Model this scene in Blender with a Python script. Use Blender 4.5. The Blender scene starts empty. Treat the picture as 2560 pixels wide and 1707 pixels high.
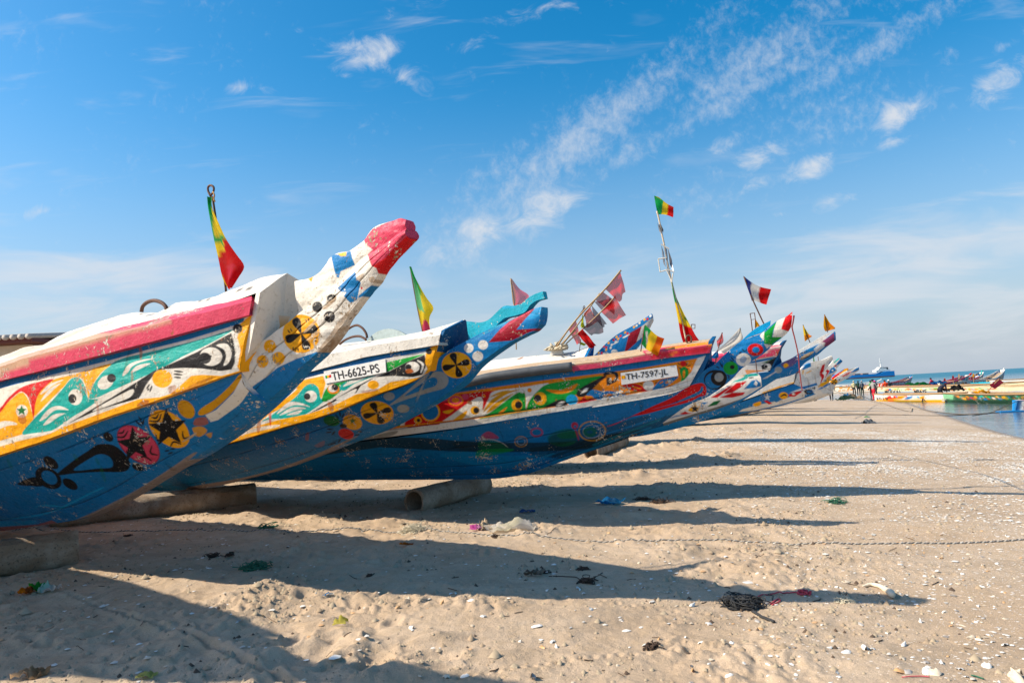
import bpy, math, random
import numpy as np
from mathutils import Vector, Matrix
R = math.radians
random.seed(7)
rng = np.random.default_rng(11)
scene = bpy.context.scene
COL = scene.collection

# ------------------------------------------------------------------ camera
FPX = 1707.0; CX, CY = 1280.0, 853.5          # photo is 2560 x 1707
PITCH, ROLL = R(4.61), R(3.22)
EYE = np.array([0.0, 0.0, 1.6])
_F = np.array([0.0, math.cos(PITCH), math.sin(PITCH)])
_Uw = np.array([0.0, -math.sin(PITCH), math.cos(PITCH)])
_Rw = np.array([1.0, 0.0, 0.0])
_R = math.cos(ROLL)*_Rw - math.sin(ROLL)*_Uw
_U = math.sin(ROLL)*_Rw + math.cos(ROLL)*_Uw
cam_d = bpy.data.cameras.new('camera')
cam_d.lens, cam_d.sensor_width, cam_d.sensor_fit = 24.0, 36.0, 'HORIZONTAL'
cam_d.clip_start, cam_d.clip_end = 0.05, 60000.0
cam = bpy.data.objects.new('camera', cam_d); COL.objects.link(cam)
M = Matrix.Identity(4)
for i in range(3):
    M[i][0], M[i][1], M[i][2], M[i][3] = _R[i], _U[i], -_F[i], EYE[i]
cam.matrix_world = M
scene.camera = cam

# ------------------------------------------------------------------ sun and sky
SUN_EL = R(39.0)
SUN_TO = np.array([-1.0, -0.10]); SUN_TO /= np.linalg.norm(SUN_TO)   # horizontal direction towards the sun
sd = bpy.data.lights.new('sun', 'SUN'); sd.energy = 4.1; sd.angle = R(0.55); sd.color = (1.0, 0.885, 0.72)
so = bpy.data.objects.new('sun', sd); COL.objects.link(so)
to_sun = Vector((SUN_TO[0]*math.cos(SUN_EL), SUN_TO[1]*math.cos(SUN_EL), math.sin(SUN_EL)))
so.rotation_euler = to_sun.to_track_quat('Z', 'Y').to_euler()
so.location = (-30, -10, 30)
scene.view_settings.view_transform = 'Standard'
scene.view_settings.look = 'None'
scene.view_settings.gamma = 1.0
scene.view_settings.exposure = 0.88
scene.view_settings.use_curve_mapping = False
scene.render.engine = 'CYCLES'
scene.cycles.max_bounces = 6
scene.cycles.use_denoising = True

class NT:
    """small helper to write node trees"""
    def __init__(s, tree): s.t = tree; s.n = tree.nodes; s.l = tree.links
    def new(s, typ, **kw):
        nd = s.n.new(typ)
        for k, v in kw.items(): setattr(nd, k, v)
        return nd
    def put(s, sock, v):
        if isinstance(v, bpy.types.NodeSocket): s.l.new(v, sock)
        elif v is not None: sock.default_value = v
    def math(s, op, a, b=None, c=None, clamp=False):
        nd = s.new('ShaderNodeMath', operation=op, use_clamp=clamp)
        s.put(nd.inputs[0], a)
        if b is not None: s.put(nd.inputs[1], b)
        if c is not None: s.put(nd.inputs[2], c)
        return nd.outputs[0]
    def vmath(s, op, a, b=None, scale=None):
        nd = s.new('ShaderNodeVectorMath', operation=op)
        s.put(nd.inputs[0], a)
        if b is not None: s.put(nd.inputs[1], b)
        if scale is not None: s.put(nd.inputs['Scale'], scale)
        return nd.outputs['Vector']
    def noise(s, vec, scale, detail=4, rough=0.55, dist=0.0, out='Fac'):
        nd = s.new('ShaderNodeTexNoise')
        s.put(nd.inputs['Vector'], vec); nd.inputs['Scale'].default_value = scale
        nd.inputs['Detail'].default_value = detail; nd.inputs['Roughness'].default_value = rough
        nd.inputs['Distortion'].default_value = dist
        return nd.outputs[out]
    def ramp(s, fac, a, b, ca=0.0, cb=1.0):
        nd = s.new('ShaderNodeMapRange', interpolation_type='SMOOTHSTEP')
        s.put(nd.inputs['Value'], fac)
        nd.inputs['From Min'].default_value = a; nd.inputs['From Max'].default_value = b
        nd.inputs['To Min'].default_value = ca; nd.inputs['To Max'].default_value = cb
        return nd.outputs['Result']
    def mix(s, fac, a, b, typ='MIX'):
        nd = s.new('ShaderNodeMix', data_type='RGBA', blend_type=typ)
        s.put(nd.inputs[0], fac)
        s.put(nd.inputs[6], a if not isinstance(a, tuple) else (*a[:3], 1))
        s.put(nd.inputs[7], b if not isinstance(b, tuple) else (*b[:3], 1))
        return nd.outputs[2]
    def mapping(s, vec, scale=(1, 1, 1), loc=(0, 0, 0), rot=(0, 0, 0)):
        nd = s.new('ShaderNodeMapping')
        s.put(nd.inputs['Vector'], vec)
        nd.inputs['Scale'].default_value = scale; nd.inputs['Location'].default_value = loc
        nd.inputs['Rotation'].default_value = rot
        return nd.outputs[0]

world = bpy.data.worlds.new('World'); scene.world = world; world.use_nodes = True
w = NT(world.node_tree); w.n.clear()
sky = w.new('ShaderNodeTexSky', sky_type='NISHITA')
sky.sun_disc = False
sky.sun_elevation = SUN_EL
sky.sun_rotation = math.atan2(SUN_TO[0], SUN_TO[1])
sky.altitude = 0.0; sky.air_density = 1.0; sky.dust_density = 1.2; sky.ozone_density = 2.5
hs = w.new('ShaderNodeHueSaturation'); hs.inputs['Saturation'].default_value = 1.48; hs.inputs['Hue'].default_value = 0.489
w.l.new(sky.outputs[0], hs.inputs['Color'])
tc = w.new('ShaderNodeTexCoord')
sep = w.new('ShaderNodeSeparateXYZ'); w.l.new(tc.outputs['Generated'], sep.inputs[0])
dx, dy, dz = sep.outputs
yy = w.math('MAXIMUM', dy, 0.12)
uu = w.math('DIVIDE', dx, yy); vv = w.math('DIVIDE', dz, yy)
cmb = w.new('ShaderNodeCombineXYZ'); w.put(cmb.inputs[0], uu); w.put(cmb.inputs[1], vv)
uv = cmb.outputs[0]
def sky_uv(px, py):
    d = _F + (px-CX)/FPX*_R - (py-CY)/FPX*_U
    return d[0]/d[1], d[2]/d[1]
# clouds: (photo px of centre, half-length, half-width, rotation deg, weight, kind)
PUFF = [(925,130,95,45,5,1.0),(1010,195,80,30,-40,.6),(600,218,85,22,-8,.6),(110,528,80,18,5,.55),(150,480,40,20,0,.35),
        (865,190,25,12,0,.5),(2250,290,80,42,25,.95),(2510,200,110,45,22,1.0),(1915,380,80,34,10,.95),(2020,425,90,30,18,.9),
        (1830,360,55,30,20,.55),(1870,470,80,20,18,.6),(2080,500,60,24,10,.6),(2110,245,34,16,25,.6),(2370,130,40,26,20,.5),
        (1345,525,130,60,18,1.05),(1180,590,140,60,20,.95),(1240,270,50,20,0,.2),(940,300,50,20,0,.25),(1530,115,60,22,10,.3),
        (2520,110,60,20,25,.5),(1720,408,30,12,0,.4),(1640,440,40,16,10,.35),(2240,355,70,18,12,.6),(1950,535,24,9,0,.5),(1815,540,30,12,0,.4),
        (745,75,40,18,0,.3),(1040,20,90,22,10,.35),(1360,18,120,26,8,.5),(1170,110,60,30,0,.3)]
STREAK = [(1480,330,460,70,31,.85),(1900,140,460,80,29,.75),(1780,270,560,42,24,.65),(2040,340,380,110,15,.45),(1330,480,300,80,22,.6),(2200,110,420,40,24,.55),(1250,420,180,50,34,.5),(1180,640,160,46,10,.35),(2250,60,360,30,22,.4)]
VEIL = [(180,690,420,80,-6,.9),(120,770,500,80,-3,.7),(2400,640,620,75,12,1.0),(1900,740,820,95,9,.95),(2500,760,700,120,8,.55),(1300,760,500,90,5,.42),(520,690,300,60,-10,.65),(300,780,300,40,0,.35),(1100,700,300,50,0,.35)]
def blobs(lst):
    acc = None
    for px, py, a, b, rot, wt in lst:
        u0, v0 = sky_uv(px, py)
        mp = w.new('ShaderNodeMapping', vector_type='TEXTURE'); w.put(mp.inputs[0], uv)
        mp.inputs['Location'].default_value = (u0, v0, 0)
        mp.inputs['Rotation'].default_value = (0, 0, R(rot)+ROLL); mp.inputs['Scale'].default_value = (1.5*a/FPX, 1.5*b/FPX, 1)
        g = w.new('ShaderNodeTexGradient', gradient_type='SPHERICAL'); w.put(g.inputs[0], mp.outputs[0])
        k = w.math('MULTIPLY', g.outputs['Fac'], wt*1.45)
        acc = k if acc is None else w.math('MAXIMUM', acc, k)
    return w.math('MINIMUM', acc, 1.0)
n1 = w.noise(w.mapping(uv, scale=(1, 1.35, 1), rot=(0, 0, R(-14))), 17.0, 6, 0.66, 0.7)
n2 = w.noise(w.mapping(uv, scale=(1.0, 0.85, 1), rot=(0, 0, R(-60))), 60.0, 5, 0.68, 0.2)
n3 = w.noise(w.mapping(uv, scale=(0.9, 5.0, 1), rot=(0, 0, R(-12))), 5.0, 4, 0.58, 0.6)
n4 = w.noise(w.mapping(uv, scale=(1, 1.3, 1), loc=(3, 1, 0)), 6.0, 3, 0.6)
puff = w.ramp(w.math('ADD', w.math('MULTIPLY', blobs(PUFF), 0.75), w.math('MULTIPLY', w.math('SUBTRACT', n1, 0.55), 2.0)), 0.12, 1.15, 0.0, 0.9)
strk = w.math('ADD', w.math('MULTIPLY', blobs(STREAK), 0.75), w.math('ADD', w.math('MULTIPLY', w.math('SUBTRACT', n2, 0.52), 1.5), w.math('MULTIPLY', w.math('SUBTRACT', n4, 0.5), 1.3)))
strk = w.ramp(strk, 0.12, 1.35, 0.0, 0.62)
veil = w.ramp(w.math('ADD', w.math('MULTIPLY', blobs(VEIL), 0.8), w.math('MULTIPLY', w.math('SUBTRACT', n3, 0.52), 2.2)), 0.05, 1.1, 0.0, 0.68)
cl = w.math('MAXIMUM', w.math('MAXIMUM', puff, strk), veil)
# behind and beside the frame: thin fair-weather cloud of the same make
gen = w.noise(tc.outputs['Generated'], 5.0, 3, 0.62, 0.5)
gen = w.math('MULTIPLY', w.ramp(gen, 0.55, 0.8, 0.0, 0.5), w.ramp(dy, 0.15, 0.4, 1.0, 0.0))
cl = w.math('MAXIMUM', cl, gen)
cl = w.math('MULTIPLY', cl, w.ramp(dz, -0.01, 0.04))
haze = w.math('POWER', w.ramp(dz, 0.48, -0.03), 1.35)
skyh = w.mix(w.math('MULTIPLY', haze, 0.92), hs.outputs[0], (2.55, 2.95, 3.5))
skyc = w.mix(cl, skyh, (3.9, 4.05, 4.3))
bg = w.new('ShaderNodeBackground'); w.put(bg.inputs[0], skyc); bg.inputs[1].default_value = 0.104
wo = w.new('ShaderNodeOutputWorld'); w.l.new(bg.outputs[0], wo.inputs[0])
world.cycles.sampling_method = 'MANUAL'; world.cycles.sample_map_resolution = 256

# ------------------------------------------------------------------ geometry helpers
def ray(px, py):
    return _F + (px-CX)/FPX*_R - (py-CY)/FPX*_U
def project(P):
    d = np.asarray(P) - EYE
    z = np.maximum(d @ _F, 0.3)
    return CX + FPX*(d @ _R)/z, CY - FPX*(d @ _U)/z
def at_depth(px, py, D): return EYE + ray(px, py)*D

BASE = {}
def thing(name, label, cat, loc=(0, 0, 0), group=None):
    o = bpy.data.objects.new(name, None); COL.objects.link(o)
    o.empty_display_size = 0.2
    o.location = loc; o['label'] = label; o['category'] = cat
    if group: o['group'] = group
    BASE[o.name] = np.array(loc, float)
    return o
def tag(o, label, cat, group=None):
    o['label'] = label; o['category'] = cat
    if group: o['group'] = group
    return o
def mesh(name, verts, faces, mat, parent=None, cols=None, smooth=True, kind=None):
    v = np.asarray(verts, float)
    if parent is not None: base = BASE[parent.name]
    else:
        base = v.mean(axis=0).copy(); base[2] = v[:, 2].min()
        if kind: base[:] = 0
    v = v - base
    me = bpy.data.meshes.new(name)
    if isinstance(faces, np.ndarray) and faces.ndim == 2:
        nf, k = faces.shape
        me.vertices.add(len(v)); me.vertices.foreach_set('co', v.astype(np.float32).ravel())
        me.loops.add(nf*k); me.loops.foreach_set('vertex_index', faces.astype(np.int32).ravel())
        me.polygons.add(nf); me.polygons.foreach_set('loop_start', np.arange(0, nf*k, k, dtype=np.int32))
        me.polygons.foreach_set('loop_total', np.full(nf, k, np.int32))
        me.update(calc_edges=True)
    else:
        me.from_pydata(v.tolist(), [], [list(map(int, f)) for f in faces])
    if cols is not None:
        ca = me.color_attributes.new('Col', 'FLOAT_COLOR', 'POINT')
        c4 = np.ones((len(v), 4), np.float32); c4[:, :3] = np.asarray(cols)[:, :3]
        ca.data.foreach_set('color', c4.ravel())
    if smooth:
        me.polygons.foreach_set('use_smooth', np.ones(len(me.polygons), bool))
    if isinstance(mat, (list, tuple)):
        for m_ in mat: me.materials.append(m_)
    else: me.materials.append(mat)
    o = bpy.data.objects.new(name, me); COL.objects.link(o)
    if parent is not None:
        o.parent = parent; BASE[o.name] = base
    else:
        o.location = base; BASE[o.name] = base
    if kind: o['kind'] = kind
    return o
def copy_tree(o, parent=None, loc=None):
    c = o.copy(); COL.objects.link(c); c.parent = parent
    if loc is not None: c.location = loc
    for ch in list(o.children): copy_tree(ch, c)
    return c

class MB:
    """mesh builder that collects simple solids"""
    def __init__(s): s.v = []; s.f = []; s.c = []
    def add(s, V, F, col=None):
        o = len(s.v); s.v += [tuple(p) for p in V]; s.f += [[i+o for i in f] for f in F]
        s.c += [col or (1, 1, 1)]*len(V); return s
    def box(s, c, size, rz=0.0, col=None, ax=None):
        c = np.array(c, float); h = np.array(size, float)/2
        ca, sa = math.cos(rz), math.sin(rz)
        A = np.array([[ca, sa, 0], [-sa, ca, 0], [0, 0, 1]]) if ax is None else np.array(ax, float)
        V = [c + A[0]*h[0]*i + A[1]*h[1]*j + A[2]*h[2]*k for i in (-1, 1) for j in (-1, 1) for k in (-1, 1)]
        return s.add(V, [(0, 1, 3, 2), (4, 6, 7, 5), (0, 4, 5, 1), (2, 3, 7, 6), (0, 2, 6, 4), (1, 5, 7, 3)], col)
    def tube(s, pts, r, seg=8, col=None, cap=True, twist=None):
        pts = np.asarray(pts, float); n = len(pts)
        rr = np.full(n, r) if np.isscalar(r) else np.asarray(r, float)
        T = np.gradient(pts, axis=0); T /= np.linalg.norm(T, axis=1)[:, None]+1e-12
        up = np.array([0, 0, 1.0])
        if abs(T[0] @ up) > 0.9: up = np.array([1.0, 0, 0])
        nrm = np.cross(T[0], up); nrm /= np.linalg.norm(nrm)
        V = []
        for i in range(n):
            nrm = nrm - T[i]*(nrm @ T[i]); nrm /= np.linalg.norm(nrm)+1e-12
            b = np.cross(T[i], nrm)
            for k in range(seg):
                a = 2*math.pi*k/seg
                V.append(pts[i] + rr[i]*(math.cos(a)*nrm + math.sin(a)*b))
        F = []
        for i in range(n-1):
            for k in range(seg):
                k2 = (k+1) % seg
                F.append((i*seg+k, i*seg+k2, (i+1)*seg+k2, (i+1)*seg+k))
        if cap:
            F.append(tuple(range(seg))[::-1]); F.append(tuple(range((n-1)*seg, n*seg)))
        return s.add(V, F, col)
    def build(s, name, mat, parent=None, smooth=False, cols=False, kind=None):
        return mesh(name, s.v, s.f, mat, parent, s.c if cols else None, smooth, kind)

def spline(pts, n, closed=False):
    """Catmull-Rom through pts, n samples"""
    P = np.asarray(pts, float)
    if closed: Q = np.vstack([P[-1], P, P[0], P[1]])
    else: Q = np.vstack([2*P[0]-P[1], P, 2*P[-1]-P[-2]])
    m = len(P) if closed else len(P)-1
    t = np.linspace(0, m, n, endpoint=not closed)
    i = np.minimum(t.astype(int), m-1); f = (t-i)[:, None]
    p0, p1, p2, p3 = Q[i], Q[i+1], Q[i+2], Q[i+3]
    return 0.5*((2*p1) + (-p0+p2)*f + (2*p0-5*p1+4*p2-p3)*f*f + (-p0+3*p1-3*p2+p3)*f**3)

# ------------------------------------------------------------------ value noise for terrain
_tab = rng.random((256, 256))
def vnoise(x, y, seed=0):
    x = np.asarray(x, float)+seed*17.31; y = np.asarray(y, float)+seed*9.77
    xi = np.floor(x).astype(int); yi = np.floor(y).astype(int)
    fx = x-xi; fy = y-yi
    fx = fx*fx*fx*(fx*(fx*6-15)+10); fy = fy*fy*fy*(fy*(fy*6-15)+10)
    a = _tab[xi & 255, yi & 255]; b = _tab[(xi+1) & 255, yi & 255]
    c = _tab[xi & 255, (yi+1) & 255]; d = _tab[(xi+1) & 255, (yi+1) & 255]
    return (a*(1-fx)+b*fx)*(1-fy) + (c*(1-fx)+d*fx)*fy - 0.5
def fbm(x, y, wl, octv=4, seed=0, gain=0.5):
    s = 0.0; a = 1.0; k = 1.0/wl
    for o in range(octv):
        ang = o*0.7; c_, s_ = math.cos(ang), math.sin(ang)
        s = s + a*vnoise((x*c_-y*s_)*k, (x*s_+y*c_)*k, seed+o*3); a *= gain; k *= 2.03
    return s
def sstep(x, a, b):
    t = np.clip((np.asarray(x, float)-a)/(b-a), 0, 1); return t*t*(3-2*t)

# ------------------------------------------------------------------ colours
def hexc(h, k=1.0):
    h = h.lstrip('#'); v = [int(h[i:i+2], 16)/255 for i in (0, 2, 4)]
    return tuple(k*(c/12.92 if c <= 0.04045 else ((c+0.055)/1.055)**2.4) for c in v)
C = {k: hexc(v, 0.86) for k, v in dict(W='ece7dc', B='0276ae', D='035c8a', Y='f6b41a', T='10a8a0', K='202024', Rd='cc2c38', P='cf566c',
     G='179a48', O='e8901e', L='2aa8d8', N='a98a66', g='9aa0a0', C='12a2b8', w='d9d6d0', k='15251f', r='8a2230', o='b05a1e', y='d8a018', dg='1d6b3e', S='b8b8bc', bk='141417', tn='cdb08c', fY='ffd92a', fG='10ac50').items()}
def _sat(c, k):
    g = .3*c[0]+.59*c[1]+.11*c[2]; return tuple(min(1, max(0.001, g+(x-g)*k)) for x in c)
C = {k: (_sat(v, 1.22) if k in ('B', 'D', 'Y', 'T', 'Rd', 'P', 'G', 'O', 'L', 'C', 'r', 'y', 'dg') else v) for k, v in C.items()}

# ------------------------------------------------------------------ painted decoration (vector shapes, photo px)
ZM = {0: (0, 0, 1.0), 1: (0, 420, .30608), 2: (0, 850, .30608), 3: (560, 500, .25825), 4: (480, 850, .30608), 5: (980, 650, .24868),
      6: (1380, 780, .24868), 8: (840, 880, .32313), 9: (1700, 650, .26152), 10: (1640, 900, .13605), 11: (1880, 770, .17223), 7: (1380, 470, .20086), 12: (1380, 640, .16579), 13: (2160, 880, .17007)}
def zpt(z, pts):
    x0, y0, k = ZM[z]; p = np.asarray(pts, float)
    return np.stack([x0+p[:, 0]*k, y0+p[:, 1]*k], 1)
def ell(cx, cy, rx, ry, rot=0, n=28):
    t = np.linspace(0, 2*math.pi, n, endpoint=False); c, s = math.cos(R(rot)), math.sin(R(rot))
    x, y = rx*np.cos(t), ry*np.sin(t)
    return np.stack([cx+x*c-y*s, cy+x*s+y*c], 1)
def star(cx, cy, r, rot=0, k=.42):
    t = np.arange(10)*math.pi/5 + R(rot) - math.pi/2; rr = np.where(np.arange(10) % 2 == 0, r, r*k)
    return np.stack([cx+rr*np.cos(t), cy+rr*np.sin(t)], 1)
class Art:
    def __init__(s, box, base):
        s.x0, s.y0, s.x1, s.y1 = box
        s.im = np.empty((int(s.y1-s.y0)+1, int(s.x1-s.x0)+1, 3), np.float32); s.im[:] = C[base] if isinstance(base, str) else base
    def fill(s, pts, col, alpha=1.0):
        col = np.array(C[col] if isinstance(col, str) else col, np.float32)
        h, w_ = s.im.shape[:2]
        ax = max(int(pts[:, 0].min()-s.x0)-1, 0); bx = min(int(pts[:, 0].max()-s.x0)+2, w_)
        ay = max(int(pts[:, 1].min()-s.y0)-1, 0); by = min(int(pts[:, 1].max()-s.y0)+2, h)
        if ax >= bx or ay >= by: return s
        K = 3
        X = (np.arange((bx-ax)*K)+.5)/K-.5+ax+s.x0; Y = (np.arange((by-ay)*K)+.5)/K-.5+ay+s.y0
        inside = np.zeros((len(Y), len(X)), bool)
        xj, yj = pts[-1]
        for xi, yi in pts:
            if yi != yj:
                rows = (Y >= min(yi, yj)) & (Y < max(yi, yj))
                xc = xi + (Y[rows]-yi)*(xj-xi)/(yj-yi)
                inside[rows] ^= X[None, :] < xc[:, None]
            xj, yj = xi, yi
        cov = inside.reshape(by-ay, K, bx-ax, K).mean((1, 3))[..., None]*alpha
        s.im[ay:by, ax:bx] = s.im[ay:by, ax:bx]*(1-cov)+col*cov
        return s
    def run(s, items):
        for it in items:
            kind, z, col = it[0], it[1], it[2]
            k = ZM[z][2]; al = 1.0
            if kind == 'p': pts = zpt(z, it[3])
            elif kind == 's': pts = spline(zpt(z, it[3]), len(it[3])*6, True)
            elif kind == 'e':
                a = it[3]; pts = zpt(z, ell(*a))
            elif kind == '*': pts = zpt(z, star(*it[3]))
            elif kind == 'f':       # flower of four petals: cx, cy, r, rot
                cx, cy, r, rot = it[3][:4]; sq = it[3][4] if len(it[3]) > 4 else 1.0
                for q in range(4):
                    a = R(rot+90*q); ca, sa = math.cos(a), math.sin(a)
                    pet = np.array([(0, 0), (.35, .14), (.7, .25), (.93, .2), (1, 0), (.93, -.2), (.7, -.25), (.35, -.14)])*r
                    pp = np.stack([cx+pet[:, 0]*ca-pet[:, 1]*sa, cy+(pet[:, 0]*sa+pet[:, 1]*ca)*sq], 1)
                    s.fill(spline(zpt(z, pp), 40, True), col)
                continue
            elif kind == 'l':       # stroke: points, width
                p = zpt(z, it[3]); wd = it[4]*k
                p = spline(p, max(len(p)*6, 8)); t = np.gradient(p, axis=0); t /= np.linalg.norm(t, axis=1)[:, None]+1e-9
                nn = np.stack([-t[:, 1], t[:, 0]], 1); prof = (np.sin(np.linspace(.25, math.pi-.25, len(p)))**.6)[:, None]*wd/2
                pts = np.vstack([p+nn*prof, (p-nn*prof)[::-1]])
            elif kind == 'r':       # ring: cx, cy, rx, ry, width
                cx, cy, rx, ry, wd = it[3]
                o = ell(cx, cy, rx, ry, 0, 40); i_ = ell(cx, cy, rx-wd, ry-wd, 0, 40)[::-1]
                pts = zpt(z, np.vstack([o, o[:1], i_, i_[:1]]))
            if kind not in 'lrf' and len(it) > 4: al = it[4]
            elif kind == 'l' and len(it) > 5: al = it[5]
            elif kind == 'r' and len(it) > 4: al = it[4]
            s.fill(pts, col, al)
        return s
    def sample(s, px, py):
        h, w_ = s.im.shape[:2]
        x = np.clip(px-s.x0, 0, w_-1.001); y = np.clip(py-s.y0, 0, h-1.001)
        xi = x.astype(int); yi = y.astype(int); fx = (x-xi)[:, None]; fy = (y-yi)[:, None]
        im = s.im
        return (im[yi, xi]*(1-fx)+im[yi, xi+1]*fx)*(1-fy)+(im[yi+1, xi]*(1-fx)+im[yi+1, xi+1]*fx)*fy

# ------------------------------------------------------------------ materials
MATS = {}
def new_mat(name):
    m = bpy.data.materials.new(name); m.use_nodes = True; t = NT(m.node_tree); t.n.clear()
    out = t.new('ShaderNodeOutputMaterial'); bs = t.new('ShaderNodeBsdfPrincipled'); t.l.new(bs.outputs[0], out.inputs[0])
    return m, t, bs, out
def bump(t, bs, h, strength, dist):
    b = t.new('ShaderNodeBump'); b.inputs['Strength'].default_value = strength; b.inputs['Distance'].default_value = dist
    t.put(b.inputs['Height'], h); t.l.new(b.outputs[0], bs.inputs['Normal'])
def paint_mat(name, chip=0.645, grime=0.7, rough=0.42, col=None, grain=(1, 1, 1), scale=1.0):
    m, t, bs, out = new_mat(name)
    if col is None:
        at = t.new('ShaderNodeAttribute', attribute_name='Col'); base = at.outputs['Color']
    else: base = (*col, 1)
    geo = t.new('ShaderNodeNewGeometry'); P = geo.outputs['Position']
    # hand-brushed tone variation, grime, rust runs, chips down to the wood
    tone = t.noise(t.mapping(P, scale=(1, 1, 1)), 2.3*scale, 5, .6)
    base2 = t.mix(t.ramp(tone, .3, .75, 0.0, .35), base, (.66, .62, .58), 'MULTIPLY')
    wear = t.noise(P, 26*scale, 6, .62)
    base2 = t.mix(t.ramp(wear, .52, .78, 0, .6), base2, (.42, .38, .32), 'MULTIPLY')
    gr = t.noise(t.mapping(P, scale=(1, 1, .22)), 6*scale, 6, .65, .6)
    base2 = t.mix(t.math('MULTIPLY', t.ramp(gr, .58, .76), grime), base2, (.5, .34, .2), 'MULTIPLY')
    patch = t.noise(P, 3.1*scale, 3, .5)
    ch = t.math('ADD', t.noise(P, 34*scale, 8, .68, .3), t.math('MULTIPLY', t.math('SUBTRACT', patch, .5), .75))
    chip_m = t.ramp(ch, chip, chip+.035)
    chipc = t.mix(t.ramp(t.noise(P, 11*scale, 2, .5), .42, .58), (.30, .22, .14), (.62, .58, .50))
    fin = t.mix(chip_m, base2, chipc)
    rust = t.ramp(t.noise(P, 7.5*scale, 2, .4), .735, .80)
    fin = t.mix(t.math('MULTIPLY', rust, .85), fin, (.28, .10, .025))
    t.l.new(fin, bs.inputs['Base Color'])
    t.put(bs.inputs['Roughness'], t.ramp(wear, .3, .8, rough, rough+.32))
    bs.inputs['Specular IOR Level'].default_value = .22
    h = t.math('ADD', t.math('MULTIPLY', t.noise(P, 9*scale, 4, .6), 1.0), t.math('MULTIPLY', t.noise(P, 60*scale, 6, .65), .35))
    h = t.math('SUBTRACT', h, t.math('MULTIPLY', chip_m, .25))
    bump(t, bs, h, .55, .02/scale)
    return m
PAINT = paint_mat('painted_wood')
PAINT_WORN = paint_mat('worn_painted_wood', chip=.62, grime=.75)
PAINT_FAR = paint_mat('painted_wood_far', chip=.66, scale=.6)
def plain(name, col, rough=.6, metal=0.0, nscale=20, var=.35, bmp=.3, bdist=.005):
    m, t, bs, out = new_mat(name)
    geo = t.new('ShaderNodeNewGeometry'); P = geo.outputs['Position']
    n = t.noise(P, nscale, 6, .6)
    c = t.mix(t.ramp(n, .3, .72, 0, var), (*col, 1), tuple(x*.38 for x in col))
    t.l.new(c, bs.inputs['Base Color']); bs.inputs['Roughness'].default_value = rough; bs.inputs['Metallic'].default_value = metal
    bump(t, bs, n, bmp, bdist)
    return m
RUST = plain('rusty_iron', (.12, .055, .035), .8, .2, 60, .6)
BAMBOO = plain('bamboo', (.42, .27, .12), .6, 0, 40, .5)
WOOD = plain('weathered_wood', (.42, .31, .2), .8, 0, 30, .6)
GREYPIPE = plain('grey_plastic_pipe', (.085, .095, .105), .6, 0, 9, .5, .3, .01)
CEMENT = None
BLACKM = plain('black_paint', (.02, .02, .022), .5)
WHITEM = plain('white_enamel', (.75, .74, .71), .5, 0, 30, .25)
def vcol_mat(name, rough=.8, transl=0.0, transp=0.0, weave=True):
    m, t, bs, out = new_mat(name)
    at = t.new('ShaderNodeAttribute', attribute_name='Col')
    geo = t.new('ShaderNodeNewGeometry'); P = geo.outputs['Position']
    c = t.mix(t.ramp(t.noise(P, 9, 5, .6), .4, .8, 0, .15), at.outputs['Color'], (.25, .22, .18))
    t.l.new(c, bs.inputs['Base Color']); bs.inputs['Roughness'].default_value = rough
    bs.inputs['Specular IOR Level'].default_value = .15
    bump(t, bs, t.noise(P, 14, 4, .6), .35, .012)
    sh = bs.outputs[0]
    if transl:
        tr = t.new('ShaderNodeBsdfTranslucent'); t.l.new(c, tr.inputs[0])
        mx = t.new('ShaderNodeMixShader'); mx.inputs[0].default_value = transl
        t.l.new(sh, mx.inputs[1]); t.l.new(tr.outputs[0], mx.inputs[2]); sh = mx.outputs[0]
    if transp:
        tr = t.new('ShaderNodeBsdfTransparent')
        mx = t.new('ShaderNodeMixShader'); mx.inputs[0].default_value = transp
        t.l.new(sh, mx.inputs[1]); t.l.new(tr.outputs[0], mx.inputs[2]); sh = mx.outputs[0]
    t.l.new(sh, out.inputs[0])
    return m
CLOTH = vcol_mat('flag_cloth', transl=.62)
NET = vcol_mat('thin_net_cloth', transl=.5, transp=.2)
SKINM = vcol_mat('clothing_and_skin', .75)
PLAINV = vcol_mat('coloured_paint', .55)
# ------------------------------------------------------------------ beach
ZW = -0.42                                    # water level
SHORE = np.array([(60, -60), (34, -30), (20, -12), (14.5, 0), (12.8, 7), (12.9, 13), (14.4, 19.3), (16.9, 25.3), (20.0, 32), (23.2, 39), (27.4, 48.3), (30.0, 58), (30.0, 72), (24, 95), (10, 140), (-30, 260), (-150, 500), (-2500, 3200)], float)
_sh = spline(SHORE[:-2], 160); _sh = np.vstack([_sh, SHORE[-2:]])
def shore_dist(x, y):
    """signed distance inland from the waterline (positive on land)"""
    x = np.asarray(x, float); y = np.asarray(y, float)
    shp = x.shape; x = x.ravel(); y = y.ravel()
    out = np.empty(len(x))
    A = _sh[:-1]; Bv = _sh[1:]-A; L2 = (Bv**2).sum(1)
    for i in range(0, len(x), 40000):
        dx = x[i:i+40000, None]-A[None, :, 0]; dy = y[i:i+40000, None]-A[None, :, 1]
        t = np.clip((dx*Bv[:, 0]+dy*Bv[:, 1])/L2, 0, 1)
        ex = dx-t*Bv[:, 0]; ey = dy-t*Bv[:, 1]; d2 = ex*ex+ey*ey
        k = d2.argmin(1); r = np.arange(len(k))
        sgn = np.sign(Bv[k, 0]*dy[r, k]-Bv[k, 1]*dx[r, k])
        out[i:i+40000] = np.sqrt(d2[r, k])*np.where(sgn == 0, 1, sgn)
    return out.reshape(shp)
def g_base(x, y, d=None):
    if d is None: d = shore_dist(x, y)
    z = ZW + 0.052*d
    z = np.where(z > -0.05, -0.05+0.06*np.tanh((z+0.05)/0.06), z)
    return np.where(d < 0, np.maximum(ZW+0.07*d, -3.0), z)
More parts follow.
